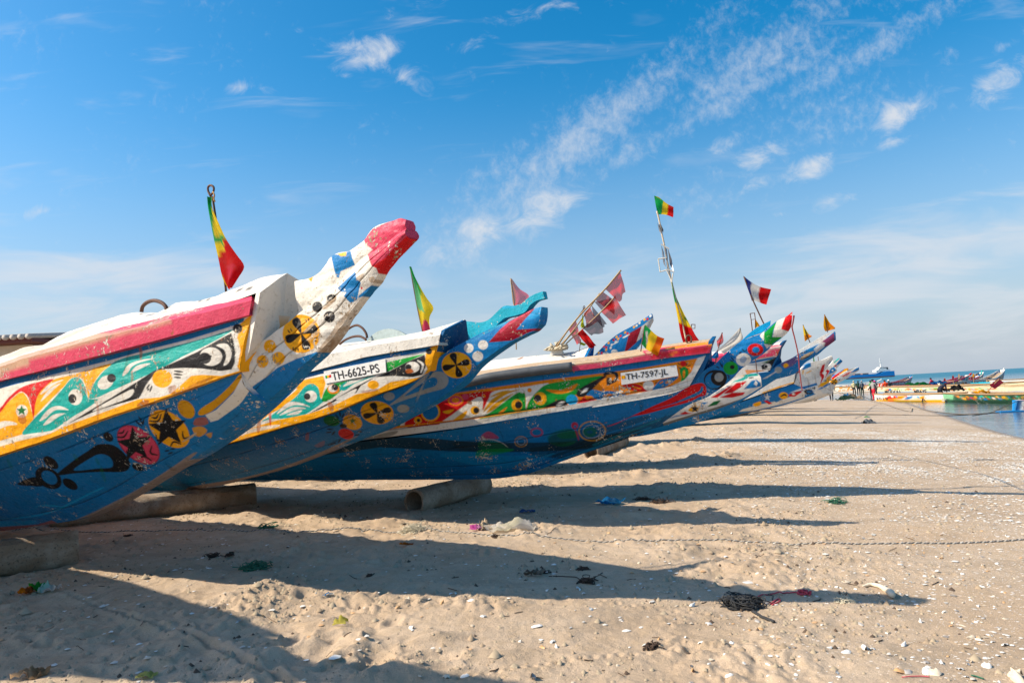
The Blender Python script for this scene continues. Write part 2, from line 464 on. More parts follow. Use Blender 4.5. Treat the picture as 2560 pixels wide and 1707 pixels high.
def hit(px, py, z=None):
    """ground point seen at a photo pixel (smooth beach)"""
    d = ray(px, py); zz = 0.0 if z is None else z
    for _ in range(6):
        t = (zz-EYE[2])/d[2]; p = EYE+d*t
        if z is None: zz = float(g_base(np.array([p[0]]), np.array([p[1]]))[0])
    return p
GROOVE = np.array([hit(*p)[:2] for p in [(146, 1478), (245, 1512), (330, 1548), (440, 1580), (520, 1612), (600, 1655), (680, 1690), (740, 1730)]])
_gr = spline(GROOVE, 60)
CRACK = [np.array([hit(*p)[:2] for p in L]) for L in ([(1450, 1298), (1530, 1312), (1600, 1322), (1690, 1332)], [(230, 1500), (300, 1470), (380, 1448)], [(260, 1505), (340, 1475), (405, 1455)], [(1000, 1450), (1250, 1475), (1520, 1505), (1800, 1530)], [(1150, 1690), (1500, 1640), (1900, 1610)], [(1750, 1420), (2050, 1405), (2350, 1412)], [(1780, 1440), (2080, 1422), (2380, 1432)], [(1500, 1230), (1800, 1245), (2100, 1262)])]
PRINTS = []
def pr(px, py, a, b, dep):
    p = hit(px, py); PRINTS.append((p[0], p[1], a, b, random.uniform(0, 3.1), dep))
for a in [(760, 1640, .34, .2, .05), (640, 1600, .2, .12, .035), (655, 1500, .12, .09, .03), (560, 1540, .1, .07, .025), (760, 1490, .14, .1, .03), (690, 1450, .1, .09, .02),
          (850, 1590, .2, .12, .03), (930, 1650, .25, .14, .04), (1080, 1640, .16, .08, .03), (400, 1640, .12, .1, .02), (250, 1680, .12, .08, .02), (1010, 1560, .1, .07, .015),
          (1530, 1290, .14, .1, .02), (820, 1400, .12, .08, .015), (300, 1600, .1, .07, .015)]: pr(*a)
for i in range(150):
    u = random.random()
    px = random.uniform(0, 1750); py = random.uniform(1090, 1700)
    if py < 1330 and px > 1000 or px < 1150: pr(px, py, random.uniform(.07, .16), random.uniform(.05, .1), random.uniform(.008, .024))
for i in range(90):
    pr(random.uniform(1350, 2050), random.uniform(1010, 1180), random.uniform(.1, .22), random.uniform(.07, .14), random.uniform(.015, .04))
MOUNDS = []
def md(px, py, a, b, rot, h):
    p = hit(px, py); MOUNDS.append((p[0], p[1], a, b, rot, h))
for a in [(700, 1475, .28, .16, .4, .05), (620, 1640, .2, .1, -.6, .045), (560, 1610, .2, .1, -.6, .03), (850, 1500, .22, .12, .2, .035), (1090, 1600, .18, .08, .1, .03), (830, 1610, .3, .16, .2, .05),
          (960, 1690, .3, .14, 0, .05), (1560, 1195, .6, .22, .1, .12), (1670, 1225, .7, .25, .1, .10), (1500, 1150, .5, .2, 0, .10), (1640, 1120, .8, .25, .1, .14), (1730, 1108, .8, .25, .1, .14), (1780, 1150, .9, .3, .1, .12),
          (1820, 1080, 1, .3, .1, .15), (1700, 1080, .8, .3, 0, .14), (1590, 1135, .5, .2, 0, .1), (1900, 1085, 1.0, .35, .1, .10), (1850, 1130, .8, .3, .1, .07), (1340, 1250, .5, .25, 0, .05), (1250, 1280, .4, .2, 0, .05),
          (1580, 1285, .4, .14, .1, .06), (1000, 1300, .5, .16, .1, .045), (800, 1295, .5, .16, .1, .05), (640, 1290, .5, .16, .1, .04), (1960, 1050, 1.2, .4, .1, .08), (1800, 1040, 1.2, .4, .1, .10),
          (560, 1270, .5, .2, .1, .04), (1700, 1330, .4, .12, .1, .03), (1850, 1370, .5, .14, .1, .03)]: md(*a)
def g_full(x, y, d=None):
    x = np.asarray(x, float); y = np.asarray(y, float)
    if d is None: d = shore_dist(x, y)
    z = g_base(x, y, d)
    r = np.hypot(x, y)
    fade = 1-sstep(r, 60, 130)
    land = sstep(d, 0.3, 4.0)
    dist = land*(1-sstep(x-0.28*y, -.5, 2.2))*fade          # trampled sand on the boat side
    z = z + land*fade*0.035*fbm(x, y, 1.7, 3, 1) + fade*land*.010*fbm(x, y, .5, 3, 5)
    z = z + dist*(0.040*fbm(x, y, .62, 4, 9, .55)+0.017*fbm(x, y, .16, 3, 21, .62))*(.45+1.1*sstep(fbm(x, y, 2.2, 2, 77), -.15, .25))
    cr = sstep(fbm(x, y, .9, 3, 31), .06, .34)*dist
    z = z + cr*0.06*np.abs(fbm(x, y, .11, 3, 41)) + dist*.006*fbm(x, y, .05, 2, 51) + (1-dist)*land*fade*.0035*fbm(x, y, .07, 2, 55)
    m = r < 45
    xs, ys = x[m], y[m]; zs = np.zeros(xs.shape)
    for (cx, cy, a, b, rot, dep) in PRINTS:
        near = (np.abs(xs-cx) < 3*a) & (np.abs(ys-cy) < 3*a)
        ux, uy = xs[near]-cx, ys[near]-cy; c_, s_ = math.cos(rot), math.sin(rot)
        wob = 1+.35*fbm(xs[near], ys[near], .09, 2, 61)
        q = np.sqrt(((ux*c_+uy*s_)/a)**2+((-ux*s_+uy*c_)/b)**2)*wob
        zs[near] += dep*1.05*(-(1-sstep(q, .35, 1.0)) + .45*np.exp(-((q-1.18)/.22)**2))
    for (cx, cy, a, b, rot, h) in MOUNDS:
        near = (np.abs(xs-cx) < 2.5*a+.3) & (np.abs(ys-cy) < 2.5*a+.3)
        ux, uy = xs[near]-cx, ys[near]-cy; c_, s_ = math.cos(rot), math.sin(rot)
        q = ((ux*c_+uy*s_)/a)**2+((-ux*s_+uy*c_)/b)**2
        zs[near] += h*np.exp(-q)*(1+.9*fbm(xs[near], ys[near], .22, 4, 71))
    for path, wd, dep in ((_gr, .020, .034), *[(spline(c_, 24), .016, .016) for c_ in CRACK]):
        x0, x1 = path[:, 0].min()-.4, path[:, 0].max()+.4; y0, y1 = path[:, 1].min()-.4, path[:, 1].max()+.4
        near = (xs > x0) & (xs < x1) & (ys > y0) & (ys < y1)
        dd = np.sqrt(((xs[near][:, None]-path[None, :, 0])**2+(ys[near][:, None]-path[None, :, 1])**2).min(1)) if near.any() else np.zeros(0)
        wob = 1+.6*fbm(xs[near], ys[near], .1, 3, 81)
        zs[near] += dep*(-np.exp(-(dd/wd)**2) + .5*wob*np.exp(-((dd-2.3*wd)/(1.0*wd))**2))
    z = z.copy(); z[m] += zs*np.minimum(land[m]*1.5, 1)
    return z
def gz(x, y): return float(g_full(np.array([x]), np.array([y]))[0])
def ghit(px, py):
    p = hit(px, py)
    if p[2] < ZW: return hit(px, py, z=ZW)
    p[2] = gz(p[0], p[1]); return p

def build_sand():
    az = np.concatenate([np.linspace(-180, -46, 40)[:-1], np.linspace(-46, 46, 620), np.linspace(46, 180, 40)[1:-1]])
    rr = np.concatenate([np.linspace(.05, 2.6, 14)[:-1], np.geomspace(2.6, 26, 560)[:-1], np.geomspace(26, 140, 150)[:-1], np.geomspace(140, 4000, 34)])
    A, Q = np.meshgrid(R(1)*az, rr)
    x = Q*np.sin(A); y = Q*np.cos(A)
    d = shore_dist(x, y)
    z = g_full(x, y, d)
    nr, na = x.shape
    V = np.stack([x, y, z], -1).reshape(-1, 3)
    i = np.arange(nr-1)[:, None]; j = np.arange(na)[None, :]; j2 = (j+1) % na
    F = np.stack(np.broadcast_arrays(i*na+j, i*na+j2, (i+1)*na+j2, (i+1)*na+j), -1).reshape(-1, 4)
    F = F[:, ::-1]
    # paint channels: R = shell litter, G = wetness, B = trampled
    dd = d.ravel(); X = x.ravel(); Y = y.ravel()
    rr_ = np.hypot(X, Y); lim = np.interp(rr_, [0, 8, 22], [7.5, 8.5, 12.5])
    sh = (1-sstep(dd, lim*.28, lim))*sstep(dd, -.1, .25) * np.clip(.7+1.9*fbm(X, Y, 1.4, 3, 91), .1, 1)
    sh = np.maximum(sh, .26*sstep(X-.28*Y, -.5, 3.0)*sstep(dd, .2, 1))
    wet = 1-sstep(dd, .05, .4)
    tr = 1-sstep(X-.28*Y, .6, 3.6)
    return mesh('sand_beach', V, F, sand_mat(), cols=np.stack([sh, wet, tr], 1), kind='structure')
def sand_mat():
    m, t, bs, out = new_mat('sand')
    at = t.new('ShaderNodeAttribute', attribute_name='Col')
    sp = t.new('ShaderNodeSeparateColor'); t.l.new(at.outputs['Color'], sp.inputs[0])
    shell, wet, tramp = sp.outputs
    geo = t.new('ShaderNodeNewGeometry'); P = geo.outputs['Position']
    n_big = t.noise(P, .8, 5, .6); n_mid = t.noise(P, 6, 6, .62, .4); n_fine = t.noise(P, 160, 4, .6)
    c = t.mix(t.ramp(n_big, .3, .7), (.475, .35, .238), (.54, .42, .305))
    c = t.mix(t.ramp(t.noise(t.mapping(P, scale=(.55, 1.3, 1), rot=(0, 0, R(12))), 1.5, 6, .62, .8), .5, .66, 0, .5), c, (.31, .235, .165))
    c = t.mix(t.ramp(n_mid, .42, .72, 0, .5), c, (.41, .295, .18))
    c = t.mix(t.ramp(t.noise(P, 22, 6, .7), .58, .72, 0, .4), c, (.60, .43, .24))
    c = t.mix(t.ramp(n_fine, .3, .75, 0, .38), c, (.25, .185, .12))
    c = t.mix(t.ramp(t.noise(P, 60, 3, .6), .66, .72, 0, .65), c, (.09, .065, .045))
    # shell hash: fine fragments that no one could pick apart
    acc = None
    for sc, thr in ((34, .30), (75, .33), (16, .26)):
        vo = t.new('ShaderNodeTexVoronoi'); vo.inputs['Scale'].default_value = sc; vo.inputs['Randomness'].default_value = 1
        t.put(vo.inputs['Vector'], t.mapping(P, scale=(1, 1.25, 1), rot=(0, 0, sc)))
        rnd = t.new('ShaderNodeSeparateColor'); t.l.new(vo.outputs['Color'], rnd.inputs[0])
        on = t.math('LESS_THAN', rnd.outputs[0], t.math('MULTIPLY', shell, 1.0 if sc > 20 else .5))
        body = t.ramp(vo.outputs['Distance'], thr, thr+.08, 1, 0)
        k = t.math('MULTIPLY', on, body)
        acc = k if acc is None else t.math('MAXIMUM', acc, k)
        if sc == 34: tint = rnd.outputs[1]
    shc = t.mix(t.ramp(tint, .3, .9), (.80, .74, .66), (.62, .45, .29))
    c = t.mix(acc, c, shc)
    c = t.mix(t.math('MULTIPLY', wet, .62), c, (.13, .10, .075))
    t.l.new(c, bs.inputs['Base Color'])
    t.put(bs.inputs['Roughness'], t.math('SUBTRACT', .92, t.math('MULTIPLY', wet, .55)))
    bs.inputs['Specular IOR Level'].default_value = .2
    h = t.math('ADD', t.math('MULTIPLY', n_mid, .7), t.math('MULTIPLY', t.noise(P, 40, 6, .7), .5))
    h = t.math('ADD', h, t.math('MULTIPLY', acc, .25))
    h = t.math('ADD', h, t.math('MULTIPLY', n_fine, .12))
    bump(t, bs, h, .85, .024)
    return m
SAND = build_sand()

# ------------------------------------------------------------------ sea
def build_sea():
    m, t, bs, out = new_mat('sea_water')
    geo = t.new('ShaderNodeNewGeometry'); P = geo.outputs['Position']
    ln = t.new('ShaderNodeVectorMath', operation='LENGTH'); t.put(ln.inputs[0], P)
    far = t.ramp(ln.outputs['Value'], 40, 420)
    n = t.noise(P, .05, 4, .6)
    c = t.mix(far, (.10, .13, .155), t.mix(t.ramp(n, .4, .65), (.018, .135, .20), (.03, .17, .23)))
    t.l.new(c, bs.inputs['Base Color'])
    t.put(bs.inputs['Roughness'], t.ramp(ln.outputs['Value'], 30, 500, .10, .42))
    bs.inputs['IOR'].default_value = 1.33
    h = t.math('ADD', t.noise(t.mapping(P, scale=(1, 1, 1)), 1.6, 4, .6, .5), t.math('MULTIPLY', t.noise(P, .35, 3, .5), 1.5))
    b = t.new('ShaderNodeBump'); b.inputs['Distance'].default_value = .06
    t.put(b.inputs['Strength'], t.ramp(ln.outputs['Value'], 15, 160, .5, .9)); t.put(b.inputs['Height'], h); t.l.new(b.outputs[0], bs.inputs['Normal'])
    S = 40000
    V = [(-S, -S, ZW), (S, -S, ZW), (S, S, ZW), (-S, S, ZW)]
    return mesh('sea_water', V, [(0, 1, 2, 3)], m, kind='structure', smooth=False)
build_sea()
# ------------------------------------------------------------------ boats
class Boat:
    """frame of one boat: s along the keel (bow positive), q sideways (positive = side towards the photograph), z up"""
    def __init__(s, tip_px, depth, theta):
        P = at_depth(tip_px[0], tip_px[1], depth)
        s.T = np.array([P[0], P[1], 0.0]); th = R(theta)
        s.a = np.array([math.cos(th), -math.sin(th), 0.0]); s.n = np.array([-math.sin(th), -math.cos(th), 0.0])
    def un(s, px, py, q):
        d = ray(px, py); t = (q-(EYE-s.T) @ s.n)/(d @ s.n)
        return EYE+d*t
    def loc(s, P):
        d = np.asarray(P)-s.T; return np.stack([d @ s.a, d @ s.n, np.asarray(P)[..., 2]], -1)
    def wld(s, L):
        L = np.asarray(L, float)
        return s.T + L[..., 0:1]*s.a + L[..., 1:2]*s.n + L[..., 2:3]*np.array([0, 0, 1.0])
    def mir(s, P):
        L = s.loc(P); L[..., 1] *= -1; return s.wld(L)

def grid_faces(nc, nr, off=0, flip=False):
    i = np.arange(nc-1)[:, None]; j = np.arange(nr-1)[None, :]
    F = np.stack([i*nr+j, i*nr+j+1, (i+1)*nr+j+1, (i+1)*nr+j], -1).reshape(-1, 4)+off
    return F[:, ::-1] if flip else F
def near_grid(b, st, nc, nr, bulge=0.0, ext=None):
    """near face of a slab from stations ((tx,ty,tq),(bx,by,bq)) going from stern to bow"""
    top = np.array([b.un(*x[0]) for x in st]); bot = np.array([b.un(*x[1]) for x in st])
    if ext:
        Lt, Lb = b.loc(top[0]), b.loc(bot[0]); et, eb = [], []
        for ds, qt, dzt, qb, dzb in ext:
            et.append(b.wld(np.array([Lt[0]-ds, qt, Lt[2]+dzt]))); eb.append(b.wld(np.array([Lb[0]-ds, qb, Lb[2]+dzb])))
        top = np.vstack([np.array(et[::-1]), top]); bot = np.vstack([np.array(eb[::-1]), bot])
    ne = len(ext) if ext else 0
    m = len(top)
    # columns: few in the unseen stern, many in view
    wgt = np.linalg.norm(np.diff((top+bot)/2, axis=0), axis=1)
    tt = np.concatenate([[0], np.cumsum(wgt)]); tt /= tt[-1]
    if ne:
        u0 = tt[ne]; n0 = 14
        u = np.concatenate([np.linspace(0, u0, n0)[:-1], np.linspace(u0, 1, nc)])
    else: u = np.linspace(0, 1, nc)
    par = np.interp(u, tt, np.arange(m))
    def cr(P):
        Q = np.vstack([2*P[0]-P[1], P, 2*P[-1]-P[-2]])
        i = np.minimum(par.astype(int), m-2); f = (par-i)[:, None]
        p0, p1, p2, p3 = Q[i], Q[i+1], Q[i+2], Q[i+3]
        # keep tangents modest on uneven stations
        d1 = (wgt[np.maximum(i-1, 0)]+1e-6)[:, None]; d2 = (wgt[i]+1e-6)[:, None]; d3 = (wgt[np.minimum(i+1, m-2)]+1e-6)[:, None]
        m1 = ((p2-p1)/d2*d1+(p1-p0)/d1*d2)/(d1+d2)*d2; m2 = ((p3-p2)/d3*d2+(p2-p1)/d2*d3)/(d2+d3)*d2
        f2, f3 = f*f, f*f*f
        return (2*f3-3*f2+1)*p1+(f3-2*f2+f)*m1+(-2*f3+3*f2)*p2+(f3-f2)*m2
    A, B_ = cr(top), cr(bot)
    v = np.linspace(0, 1, nr)[None, :, None]
    G = A[:, None, :]*(1-v)+B_[:, None, :]*v
    if bulge:
        bl = np.asarray(bulge) if not np.isscalar(bulge) else bulge
        G = G + b.n*(bl*np.sin(np.pi*v))
    return G
def slab(b, name, st, art, mat, parent, step=1.6, bulge=0.0, ext=None, far_rows=5, noise=0.0, mirror=True, thick=None, rows=None, seams=()):
    """solid plank-like part: detailed painted near face, mirrored (or parallel) far face, closed edges"""
    top = np.array([x[0][:2] for x in st], float); bot = np.array([x[1][:2] for x in st], float)
    nc = max(6, int(np.linalg.norm(np.diff(bot, axis=0), axis=1).sum()/step)); nr = rows or max(3, int(np.linalg.norm(top-bot, axis=1).max()/step))
    G = near_grid(b, st, nc, nr, bulge, ext)
    nc = G.shape[0]
    if noise:
        L = b.loc(G); G = G+b.n*(noise*(fbm(L[..., 0], L[..., 2]*2.5, .5, 3, 3)+.35*fbm(L[..., 0]*.4, L[..., 2], .06, 3, 8)))[..., None]*np.where(np.linspace(0, 1, nr) > -1, 1, 1)[None, :, None]
    px, py = project(G.reshape(-1, 3))
    cols = art.sample(px, py)
    if seams:
        cw = cols.reshape(nc, nr, 3)
        for sv in seams:
            u_ = np.linspace(0, 1, nc)*9; j0 = sv*(nr-1)+.8*fbm(u_, u_*0+sv*7, 1.0, 3, 5)
            g_ = np.exp(-((np.arange(nr)[None, :]-j0[:, None])/1.1)**2)*np.clip(.75+1.2*fbm(u_*3, u_*0+sv, 1.0, 2, 9), .1, 1)[:, None]
            G = G-b.n*(.010*g_)[..., None]; cw *= (1-.55*g_)[..., None]
    jj = np.linspace(0, nr-1, far_rows).astype(int)
    H = G[:, jj]; H = b.mir(H) if mirror else H-b.n*thick
    V = np.vstack([G.reshape(-1, 3), H.reshape(-1, 3)])
    ch = cols.reshape(nc, nr, 3)[:, jj].reshape(-1, 3)
    cols = np.vstack([cols, ch]); o = nc*nr
    F = [grid_faces(nc, nr, 0), grid_faces(nc, far_rows, o, True)]
    i = np.arange(nc-1)
    F.append(np.stack([i*nr, (i+1)*nr, o+(i+1)*far_rows, o+i*far_rows], -1))
    F.append(np.stack([i*nr+nr-1, o+i*far_rows+far_rows-1, o+(i+1)*far_rows+far_rows-1, (i+1)*nr+nr-1], -1))
    for c_, fl in ((0, False), (nc-1, True)):
        k = np.arange(far_rows-1)
        e = np.stack([c_*nr+jj[k], o+c_*far_rows+k, o+c_*far_rows+k+1, c_*nr+jj[k+1]], -1)
        F.append(e[:, ::-1] if fl else e)
    ob = mesh(name, V, np.vstack(F), mat, parent, cols, smooth=True)
    me = ob.data
    try: me.set_sharp_from_angle(angle=R(38))
    except Exception: pass
    return ob, G
def rail(b, name, st, art, mat, parent, step=2.2, ext=None, both=True):
    """gunwale timber: stations (back-top px, front-top px, front-bottom px, q_front, q_back)"""
    rows = []
    for bt, ft, fb, qf, qb in st:
        rows.append([b.un(*bt, qb), b.un(*ft, qf), b.un(*fb, qf), b.loc(b.un(*fb, qf))])
    P = np.array([[r[0], r[1], r[2], b.wld(np.array([r[3][0], st[i][4], r[3][2]]))] for i, r in enumerate(rows)])
    if ext:
        Ls = b.loc(P[0]); E = []
        for ds, qf, dz in ext:
            L = Ls.copy(); L[:, 0] -= ds; w_ = Ls[1, 1]-Ls[0, 1]
            L[:, 1] = [qf-w_, qf, qf, qf-w_]; L[:, 2] += dz; E.append(b.wld(L))
        P = np.concatenate([np.array(E[::-1]), P])
    L = np.linalg.norm(np.diff(P[:, 1], axis=0), axis=1); t = np.concatenate([[0], np.cumsum(L)])
    px = np.array([s_[1] for s_ in st], float); nc = max(8, int(np.linalg.norm(np.diff(px, axis=0), axis=1).sum()/step))
    u = np.linspace(0, t[-1], nc)
    Q = np.stack([np.stack([np.interp(u, t, P[:, k, c_]) for c_ in range(3)], -1) for k in range(4)], 1)
    Q[:, 1:3] += (b.n*(0.006*fbm(u, u*0, .25, 3, 5))[:, None])[:, None, :]
    Q[:, :2, 2] += (.010*fbm(u, u*0+3, .35, 3, 15))[:, None]
    # subdivide the ring: back-top, front-top, mid, front-bottom, back-bottom
    ring = np.stack([Q[:, 0], Q[:, 0]*.5+Q[:, 1]*.5, Q[:, 1], Q[:, 1]*.66+Q[:, 2]*.34, Q[:, 1]*.33+Q[:, 2]*.67, Q[:, 2], Q[:, 3]], 1)
    k = ring.shape[1]
    def build(Rg, flip):
        V = Rg.reshape(-1, 3)
        i = np.arange(nc-1)[:, None]; j = np.arange(k)[None, :]; j2 = (j+1) % k
        F = np.stack(np.broadcast_arrays(i*k+j, i*k+j2, (i+1)*k+j2, (i+1)*k+j), -1).reshape(-1, 4)
        F = [list(f) for f in (F if not flip else F[:, ::-1])]
        F += [list(range(k)), list(range((nc-1)*k, nc*k))[::-1]]
        pxs, pys = project(ring.reshape(-1, 3))
        ob = mesh(name, V, F, mat, parent, art.sample(pxs, pys), smooth=True)
        try: ob.data.set_sharp_from_angle(angle=R(35))
        except Exception: pass
        return ob
    ob = build(ring, False)
    if both: build(b.mir(ring), True)
    return ob
def deck(b, name, ridge, edge, art, mat, parent, ext=None, step=3.0, rag=0.0, qr=0.0):
    """gabled fore-deck between the ridge (px on the centre line) and the gunwale (px, q)"""
    A = np.array([b.un(x, y, qr) for x, y in ridge]); E = np.array([b.un(*e) for e in edge])
    nc = max(8, int(np.abs(np.diff(np.array(ridge, float)[:, 0])).sum()/step))
    def res(P):
        L = np.concatenate([[0], np.cumsum(np.linalg.norm(np.diff(P, axis=0), axis=1))]); u = np.linspace(0, L[-1], nc)
        return np.stack([np.interp(u, L, P[:, i]) for i in range(3)], -1)
    if ext:
        for ds, qe, dz in ext:
            La, Le = b.loc(A[0]), b.loc(E[0])
            A = np.vstack([b.wld(np.array([La[0]-ds, 0, La[2]+dz])), A]); E = np.vstack([b.wld(np.array([Le[0]-ds, qe, Le[2]+dz])), E])
    A, E = res(A), res(E)
    if rag:
        s_ = b.loc(A)[:, 0]; A[:, 2] += rag*(fbm(s_, s_*0, .5, 3, 13)+.5*np.abs(fbm(s_, s_*0, .13, 2, 17)))
    nr = 7; v = np.linspace(0, 1, nr)[None, :, None]
    G = A[:, None]*(1-v)+E[:, None]*v
    H = b.mir(G)
    px, py = project(G.reshape(-1, 3)); c = art.sample(px, py)
    F = np.vstack([grid_faces(nc, nr, 0), grid_faces(nc, nr, nc*nr, True)])
    return mesh(name, np.vstack([G.reshape(-1, 3), H.reshape(-1, 3)]), F, mat, parent, np.vstack([c, c]))
def plate_board(b, name, half, art, mat, parent, back=.06):
    """bow board across the hull: half outline (px,py,q) from apex down the near edge to the foot on the centre line"""
    Nr = np.array([b.un(*p) for p in half]); Mi = b.mir(Nr)[::-1]
    if abs(half[0][2]) < 1e-6: Mi = Mi[:-1]
    if abs(half[-1][2]) < 1e-6: Mi = Mi[1:]
    V = np.vstack([Nr, Mi]); n = len(V)
    W_ = V-b.a*back
    c0 = V.mean(0)
    VV = np.vstack([V, W_, [c0]]); F = [[i, (i+1) % n, 2*n] for i in range(n)]+[[(i+1) % n, i, n+i, n+(i+1) % n] for i in range(n)]+[list(range(n, 2*n))[::-1]]
    px, py = project(VV)
    return mesh(name, VV, F, mat, parent, art.sample(px, py), smooth=False)
def on_grid(G, px, py):
    F = G.reshape(-1, 3); x, y = project(F); k = np.argmin((x-px)**2+(y-py)**2)
    return F[k]
def flat_on(b, G, name, corners, mat, parent, thick=.010, off=.006, q=None):
    """thin flat board fixed on a face; corners tl,tr,br,bl in photo px"""
    P = np.array([on_grid(G, *c_) for c_ in corners]); c0 = P.mean(0)
    u = (P[1]-P[0]+P[2]-P[3])/2; v = (P[0]-P[3]+P[1]-P[2])/2
    nn = np.cross(u, v); nn /= np.linalg.norm(nn)
    if nn @ b.n < 0: nn = -nn
    # true plane, corners seen at the given pixels
    Q = []
    for cx, cy in corners:
        d = ray(cx, cy); t = ((c0+nn*(off+thick)-EYE) @ nn)/(d @ nn); Q.append(EYE+d*t)
    Q = np.array(Q); V = np.vstack([Q, Q-nn*thick])
    F = [(0, 1, 2, 3), (7, 6, 5, 4), (0, 4, 5, 1), (1, 5, 6, 2), (2, 6, 7, 3), (3, 7, 4, 0)]
    ob = mesh(name, V, F, mat, parent, smooth=False)
    return ob, Q, nn
def lettering(name, text, tl, tr, bl, nn, mat, parent, off=.003):
    cu = bpy.data.curves.new('lettering_curve', 'FONT'); cu.body = text; cu.resolution_u = 3; cu.offset = .012
    to = bpy.data.objects.new('lettering_tmp', cu); COL.objects.link(to)
    dg = bpy.context.evaluated_depsgraph_get(); me = bpy.data.meshes.new_from_object(to.evaluated_get(dg))
    co = np.array([v.co[:] for v in me.vertices]); F = [list(p.vertices) for p in me.polygons]
    bpy.data.objects.remove(to); bpy.data.meshes.remove(me)
    lo, hi = co.min(0), co.max(0)
    fx = (co[:, 0]-lo[0])/(hi[0]-lo[0]); fy = (co[:, 1]-lo[1])/(hi[1]-lo[1])
    V = tl+np.outer(fx, tr-tl)+np.outer(1-fy, bl-tl)+nn*off
    return mesh(name, V, F, mat, parent, smooth=False)
def on_plane(px, py, p0, nn):
    d = ray(px, py); return EYE+d*(((p0-EYE) @ nn)/(d @ nn))
def st_cols(top, bot):
    return [(tuple(a), tuple(b_)) for a, b_ in zip(top, bot)]
def xf(z, pts): return [tuple(p) for p in zpt(z, pts)]

